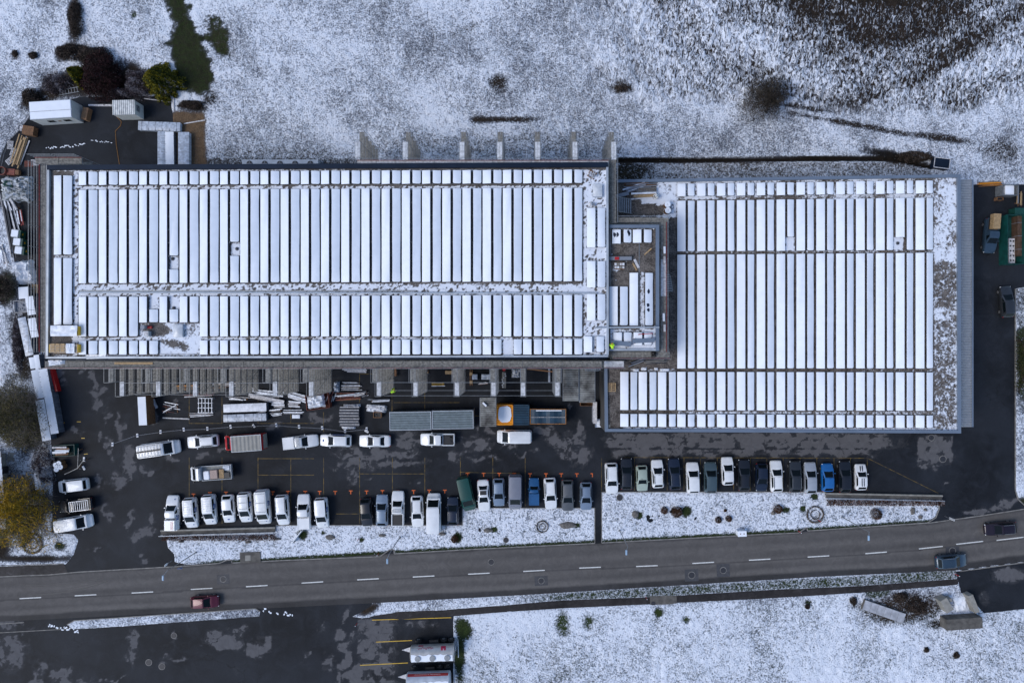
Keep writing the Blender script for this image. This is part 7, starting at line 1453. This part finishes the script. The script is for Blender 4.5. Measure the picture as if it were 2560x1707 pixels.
conifer(398, 200, 104, 100, 4.5, 'large yellow-green conifer beside the small cabin', 11, 4200); conifer(194, 188, 46, 58, 3.5, 'small yellow-green conifer beside the dark red bush', 12, 1600)
shrub(257, 192, 105, 122, 3.2, 'dark wine-red bush between the two yellow conifers', [(.020, .006, .007), (.032, .009, .010), (.012, .005, .005)], 5200, .15, 21, 'large_shrub', stems=9)
PUR = [(.045, .035, .04), (.075, .06, .07), (.03, .022, .024), (.16, .15, .17)]
for i, (x, y, w_, h_, ht, lb, co, n) in enumerate([(188, 48, 34, 112, 1.4, 'long low brown scrub running north from the site corner', BR, 1500), (172, 130, 62, 46, 1.6, 'brown scrub above the small yellow conifer', BR, 1300), (232, 140, 80, 50, 1.8, 'brown scrub above the wine-red bush', BR, 1700), (345, 208, 74, 78, 2.0, 'purple-grey frosted bush left of the large yellow conifer', PUR, 1900), (80, 246, 56, 48, 1.8, 'dark brown bush behind the west end of the long cabin', BR, 1300), (140, 212, 76, 56, 1.2, 'grey frosted brush behind the long cabin', PUR, 1500), (83, 140, 20, 18, .8, 'small round brown bush alone in the western snow', BR, 350), (40, 136, 14, 18, .6, 'tiny brown tuft left of the small round bush', BR, 200),
                                                    (300, 235, 90, 30, 1.3, 'dark brush between the two cabins', PUR, 1200), (46, 850, 26, 150, .8, 'grey bare brush along the west fence', PUR, 1500), (110, 1165, 60, 90, 1.2, 'frosted grey brush below the dark bare tree', PUR + [(.3, .31, .34)], 1800), (2290, 392, 90, 26, 1.0, 'dark rank growth at the end of the ditch', BR, 1200), 
                                                    (2250, 1492, 34, 28, .8, 'dark brown clump above the aslant slab', BR, 500), (2290, 1515, 70, 44, .6, 'brown scrub between slab and concrete bay', BR, 900), (2133, 1502, 16, 22, .6, 'small dark clump left of the aslant slab', BR, 260), (2018, 1516, 12, 12, .5, 'small dark stump-like clump in the southern field', BR, 160), (2316, 1624, 11, 12, .5, 'left one of two dark tufts in the south-eastern field', BR, 150), (2391, 1637, 15, 15, .5, 'right one of two dark tufts in the south-eastern field', BR, 200), (1555, 222, 40, 22, .6, 'brown dead weeds in the field west of the bare tree', BR, 350), (2552, 905, 26, 150, 1.0, 'green and brown growth on the east bank', [(.025, .03, .01), (.04, .045, .012), (.04, .03, .02)], 1500), (480, 262, 60, 20, .8, 'dark weeds behind the gravel heap', BR, 700)]):
    shrub(x, y, w_, h_, ht, lb, co, n, .13, 40 + i)
RUST = [(.075, .033, .014), (.045, .02, .010), (.10, .048, .022), (.03, .015, .008)]
for i, (x, y, d, lb) in enumerate([(1137, 1347, 20, 'rust-brown ball shrub below the dark navy car'), (1661, 1276, 19, 'small tan ball shrub left of the larger rust one'), (1692, 1280, 29, 'large rust-brown ball shrub in the eastern bed'), (1796, 1299, 18, 'left one of a pair of brown ball shrubs'), (1822, 1296, 17, 'right one of a pair of brown ball shrubs'), (1813, 1275, 9, 'tiny brown ball shrub above the pair'), (1945, 1272, 24, 'tan ball shrub left of the round thorny bed'), (2191, 1285, 30, 'rust-red ball shrub below the eastern hedge')]):
    shrub(x, y, d, d, ms(d) * .75, lb, RUST, int(260 + d * d * .9), .07, 70 + i, 'ball_shrub', lob=.12, group='ball shrubs')
def hedge(x0, x1, y, hpx, ht, label, seed, snowy):
    c = PV((x0 + x1) / 2, y); t = thing('hedge', label, 'hedge', c, 0, 'hedges'); L, W = (x1 - x0) / S, hpx / S
    def f(rg, n):
        u = rg.uniform(-.5, .5, n) * L; v = rg.uniform(-.5, .5, n); z = rg.uniform(.05, 1, n); v = v * W * (1 - .25 * z) * (1 + .3 * (fbm(u * .8 + 40, z + 3, seed) - .5)); return np.stack([u, v, z * ht], 1)
    cols = [(.045, .017, .010), (.075, .028, .014), (.03, .012, .008), (.09, .04, .022)] + [(.22, .18, .18)] * snowy
    put('foliage', leaves(int(L * 260), f, .09, cols, seed), t); m = MB()
    for k in range(int(L / .8)): m.tube((-L / 2 + .4 + .8 * k, 0, 0), (-L / 2 + .4 + .8 * k, 0, ht * .8), .025, 4)
    m.build('stem', M_BARK, t)
hedge(412, 692, 1341, 17, .9, 'long rust-brown hedge flecked with snow beside the western ramp', 91, 1); hedge(2064, 2354, 1254, 17, .9, 'long rust-brown hedge beside the eastern ramp', 92, 1)
for i, (x, y, r, lb) in enumerate([(83, 1357, 26, 'ring of dark thorny stems around snow in the west bed'), (1356, 1315, 15, 'small ring of dark stems in the middle bed'), (2037, 1285, 22, 'round thorny rosette in the eastern bed')]):
    t = thing('thorn_ring', lb, 'plant', PV(x, y), 0, 'thorn rings'); rr = random.Random(i); m = MB(); R = r / S
    for k in range(int(130 * R)):
        a = rr.uniform(0, 6.28); q = R * rr.choice((1, .95, .9, .55)) * rr.uniform(.92, 1.05); a2 = a + rr.uniform(.2, .7); m.tube((q * math.cos(a), q * math.sin(a), rr.uniform(.05, .3)), (q * math.cos(a2), q * math.sin(a2), rr.uniform(.05, .4)), .02, 3)
    m.build('stems', M_BARK, t); put('foliage', leaves(int(420 * R), lambda rg, n: (lambda a, q: np.stack([q * np.cos(a), q * np.sin(a), rg.uniform(.05, .3, n)], 1))(rg.uniform(0, 6.28, n), R * rg.choice([1, .92, .5], n) * rg.uniform(.9, 1.05, n)), .07, BR[:2] + [(.02, .018, .012)], 95 + i), t)
# ================================================================== house at the west edge
wh_ = thing('neighbour_house', 'neighbouring low house with a snowy tiled roof at the west edge', 'house', PV(-20, 1260)); ho = PV(-20, 1260)
MB().prism([(PV(*p) - ho)[:2] for p in ((-120, 1130), (14, 1132), (34, 1260), (30, 1330), (-120, 1340))], 0, 3.0).build('wall', M_CONC, wh_)
for k in range(7):
    for j in range(13):
        a = PV(-4 - 9 * k + .9 * j + (j * .25), 1135 + 15 * j, 3.2 + .12 * k) - ho; MB().box((a.x, a.y, 3.15 + .14 * k), (.50, .84, .06), Matrix.Rotation(R_(16), 3, 'Y')).build('roof_tile', [M_SNOW, M_FROST][(k + j) % 5 == 0], wh_)
MB().box((*(PV(15, 1172) - ho)[:2], 1.5), (.9, 1.0, 3.0)).build('chimney', M_IRON, wh_)
tc_ = thing('terrace', 'pale terrace beside the neighbouring house', 'terrace', PV(22, 1190), R_(-8)); MB().box((0, 0, .05), (1.1, 7.0, .12)).build('slab', M_CONC, tc_); MB().box((1.1, -1.4, .4), (1.2, 1.2, .8)).build('crate_bed', M_WOODD, tc_); MB().box((1.2, .1, .3), (.8, 1.4, .6)).build('step', M_STRAP, tc_)
gs_ = thing('garden_steps', 'narrow snowy garden steps climbing beside the willow', 'steps', PV(95, 1192), R_(12))
for k in range(12): MB().box((0, 1.7 - .3 * k, .1 + .05 * k), (.42, .24, .12)).build('step', M_SNOW, gs_)
MB().box((.42, 0, .3), (.36, 3.8, .5)).build('stringer_wall', M_FROST, gs_)
# ================================================================== PEOPLE
def person(px, py, z, rz, label, top, pose):
    t = thing('person', label, 'person', (*PV(px, py, z + .9)[:2], z), R_(rz), 'site workers'); k = pose
    J = {'pel': (0, 0, .92), 'che': (.04, 0, 1.30), 'nek': (.06, 0, 1.48), 'hed': (.10, 0, 1.62), 'lk': (.06, .10, .50), 'lf': (.0, .11, .06), 'rk': (.04, -.10, .50), 'rf': (-.03, -.11, .06), 'ls': (.04, .20, 1.40), 'le': (.10, .27, 1.13), 'lh': (.30, .22, 1.02), 'rs': (.04, -.20, 1.40), 're': (.10, -.27, 1.13), 'rh': (.30, -.22, 1.02), 'lt': (.12, .11, .03), 'rt': (.10, -.11, .03)}
    if k == 'bend': J.update({'che': (.30, 0, 1.16), 'nek': (.42, 0, 1.26), 'hed': (.54, 0, 1.32), 'ls': (.32, .20, 1.22), 'rs': (.32, -.20, 1.22), 'le': (.45, .24, .95), 're': (.45, -.24, .95), 'lh': (.62, .16, .78), 'rh': (.62, -.16, .78)})
    if k == 'crouch':
        J.update({'pel': (-.1, 0, .50), 'che': (.15, 0, .85), 'nek': (.25, 0, 1.0), 'hed': (.33, 0, 1.12), 'lk': (.32, .16, .52), 'rk': (.32, -.16, .50), 'lf': (.02, .14, .06), 'rf': (.02, -.14, .06), 'lt': (.16, .15, .03), 'rt': (.16, -.15, .03), 'ls': (.16, .2, .93), 'rs': (.16, -.2, .93), 'le': (.38, .26, .72), 're': (.38, -.26, .72), 'lh': (.58, .14, .6), 'rh': (.58, -.14, .6)})
    V = {n: Vector(v) for n, v in J.items()}
    m, jk = MB(), MB()
    def seg(a, b, r1, r2, jac=False):
        m.tube(V[a], V[b], r1, 8, 0, r2)
        if jac: jk.tube(V[a], V[b], r1 + .022, 8, 0, r2 + .018)
    def ballp(v, r, jac=False):
        for q, e in ((m, 0),) + (((jk, .02),) if jac else ()): q.lathe(v, [((r + e) * .3, -(r + e) * .95), ((r + e) * .8, -(r + e) * .6), (r + e, 0), ((r + e) * .8, (r + e) * .6), ((r + e) * .3, (r + e) * .95)], 8)
    seg('pel', 'che', .16, .19, True); seg('che', 'nek', .19, .08, True); m.tube(V['nek'], V['hed'], .06, 8); ballp(V['pel'], .16); ballp(V['che'], .19, True)
    for s in 'lr':
        seg('pel', s + 'k', .12, .075); seg(s + 'k', s + 'f', .075, .05); seg(s + 'f', s + 't', .06, .045); ballp(V[s + 'k'], .076); ballp(V[s + 't'], .05)
        seg(s + 's', s + 'e', .075, .055, True); seg(s + 'e', s + 'h', .055, .038, True); ballp(V[s + 's'], .095, True); ballp(V[s + 'e'], .056, True)
        h = V[s + 'h']; d = (h - V[s + 'e']).normalized(); m.tube(h, h + d * .09, .038, 6, 0, .034)
        for f in range(4): m.tube(h + d * .08 + Vector((0, .022 * (f - 1.5), 0)), h + d * (.08 + (.07, .08, .075, .06)[f]) + Vector((0, .028 * (f - 1.5), -.03)), .010, 5)
        sg = -1 if s == 'l' else 1; m.tube(h + d * .02 + Vector((0, sg * .03, 0)), h + d * .08 + Vector((0, sg * .06, 0)), .011, 5)
    for q, nm, mt in ((m, 'body', M_DARKCL), (jk, 'jacket', top)):
        o = q.build(nm, mt, t); rm = o.modifiers.new('join', 'REMESH'); rm.mode = 'VOXEL'; rm.voxel_size = .016; rm.use_smooth_shade = True
    hd = MB(); hv = V['hed'] + Vector((.02, 0, .05)); hd.lathe(hv, [(.04, -.12), (.075, -.07), (.085, 0), (.08, .06), (.045, .11)], 12); hd.box(hv + Vector((.088, 0, -.01)), (.03, .025, .04)); 
    for sg in (-1, 1): hd.box(hv + Vector((0, sg * .086, -.01)), (.04, .015, .05))
    h_ = hd.build('head', M_SKIN, t, smooth=60)
    MB().lathe(hv + Vector((0, 0, .02)), [(.115, 0), (.105, .03), (.095, .08), (.05, .115)], 14).build('helmet', [M_WHITEP, M_YEL, M_WHITEP][{'stand': 0, 'bend': 1, 'crouch': 2}[k]], h_, smooth=50)
    MB().box(V['che'] * .6 + V['pel'] * .4, (.40, .40, .05)).build('reflective_band', M_FROST, t, bevel=.1)
    return t
person(1531, 870, ZM, 100, 'worker in a yellow hi-vis jacket between the two roofs', M_LIME, 'bend'); person(979, 980, 4.6, 40, 'worker in lime green bending on a scaffold tower', M_LIME, 'bend'); person(1645, 489, ZR, 200, 'worker in a white and yellow jacket crouching by the tubes in the notch', mat('white_jacket', (.6, .62, .62), .7), 'crouch')
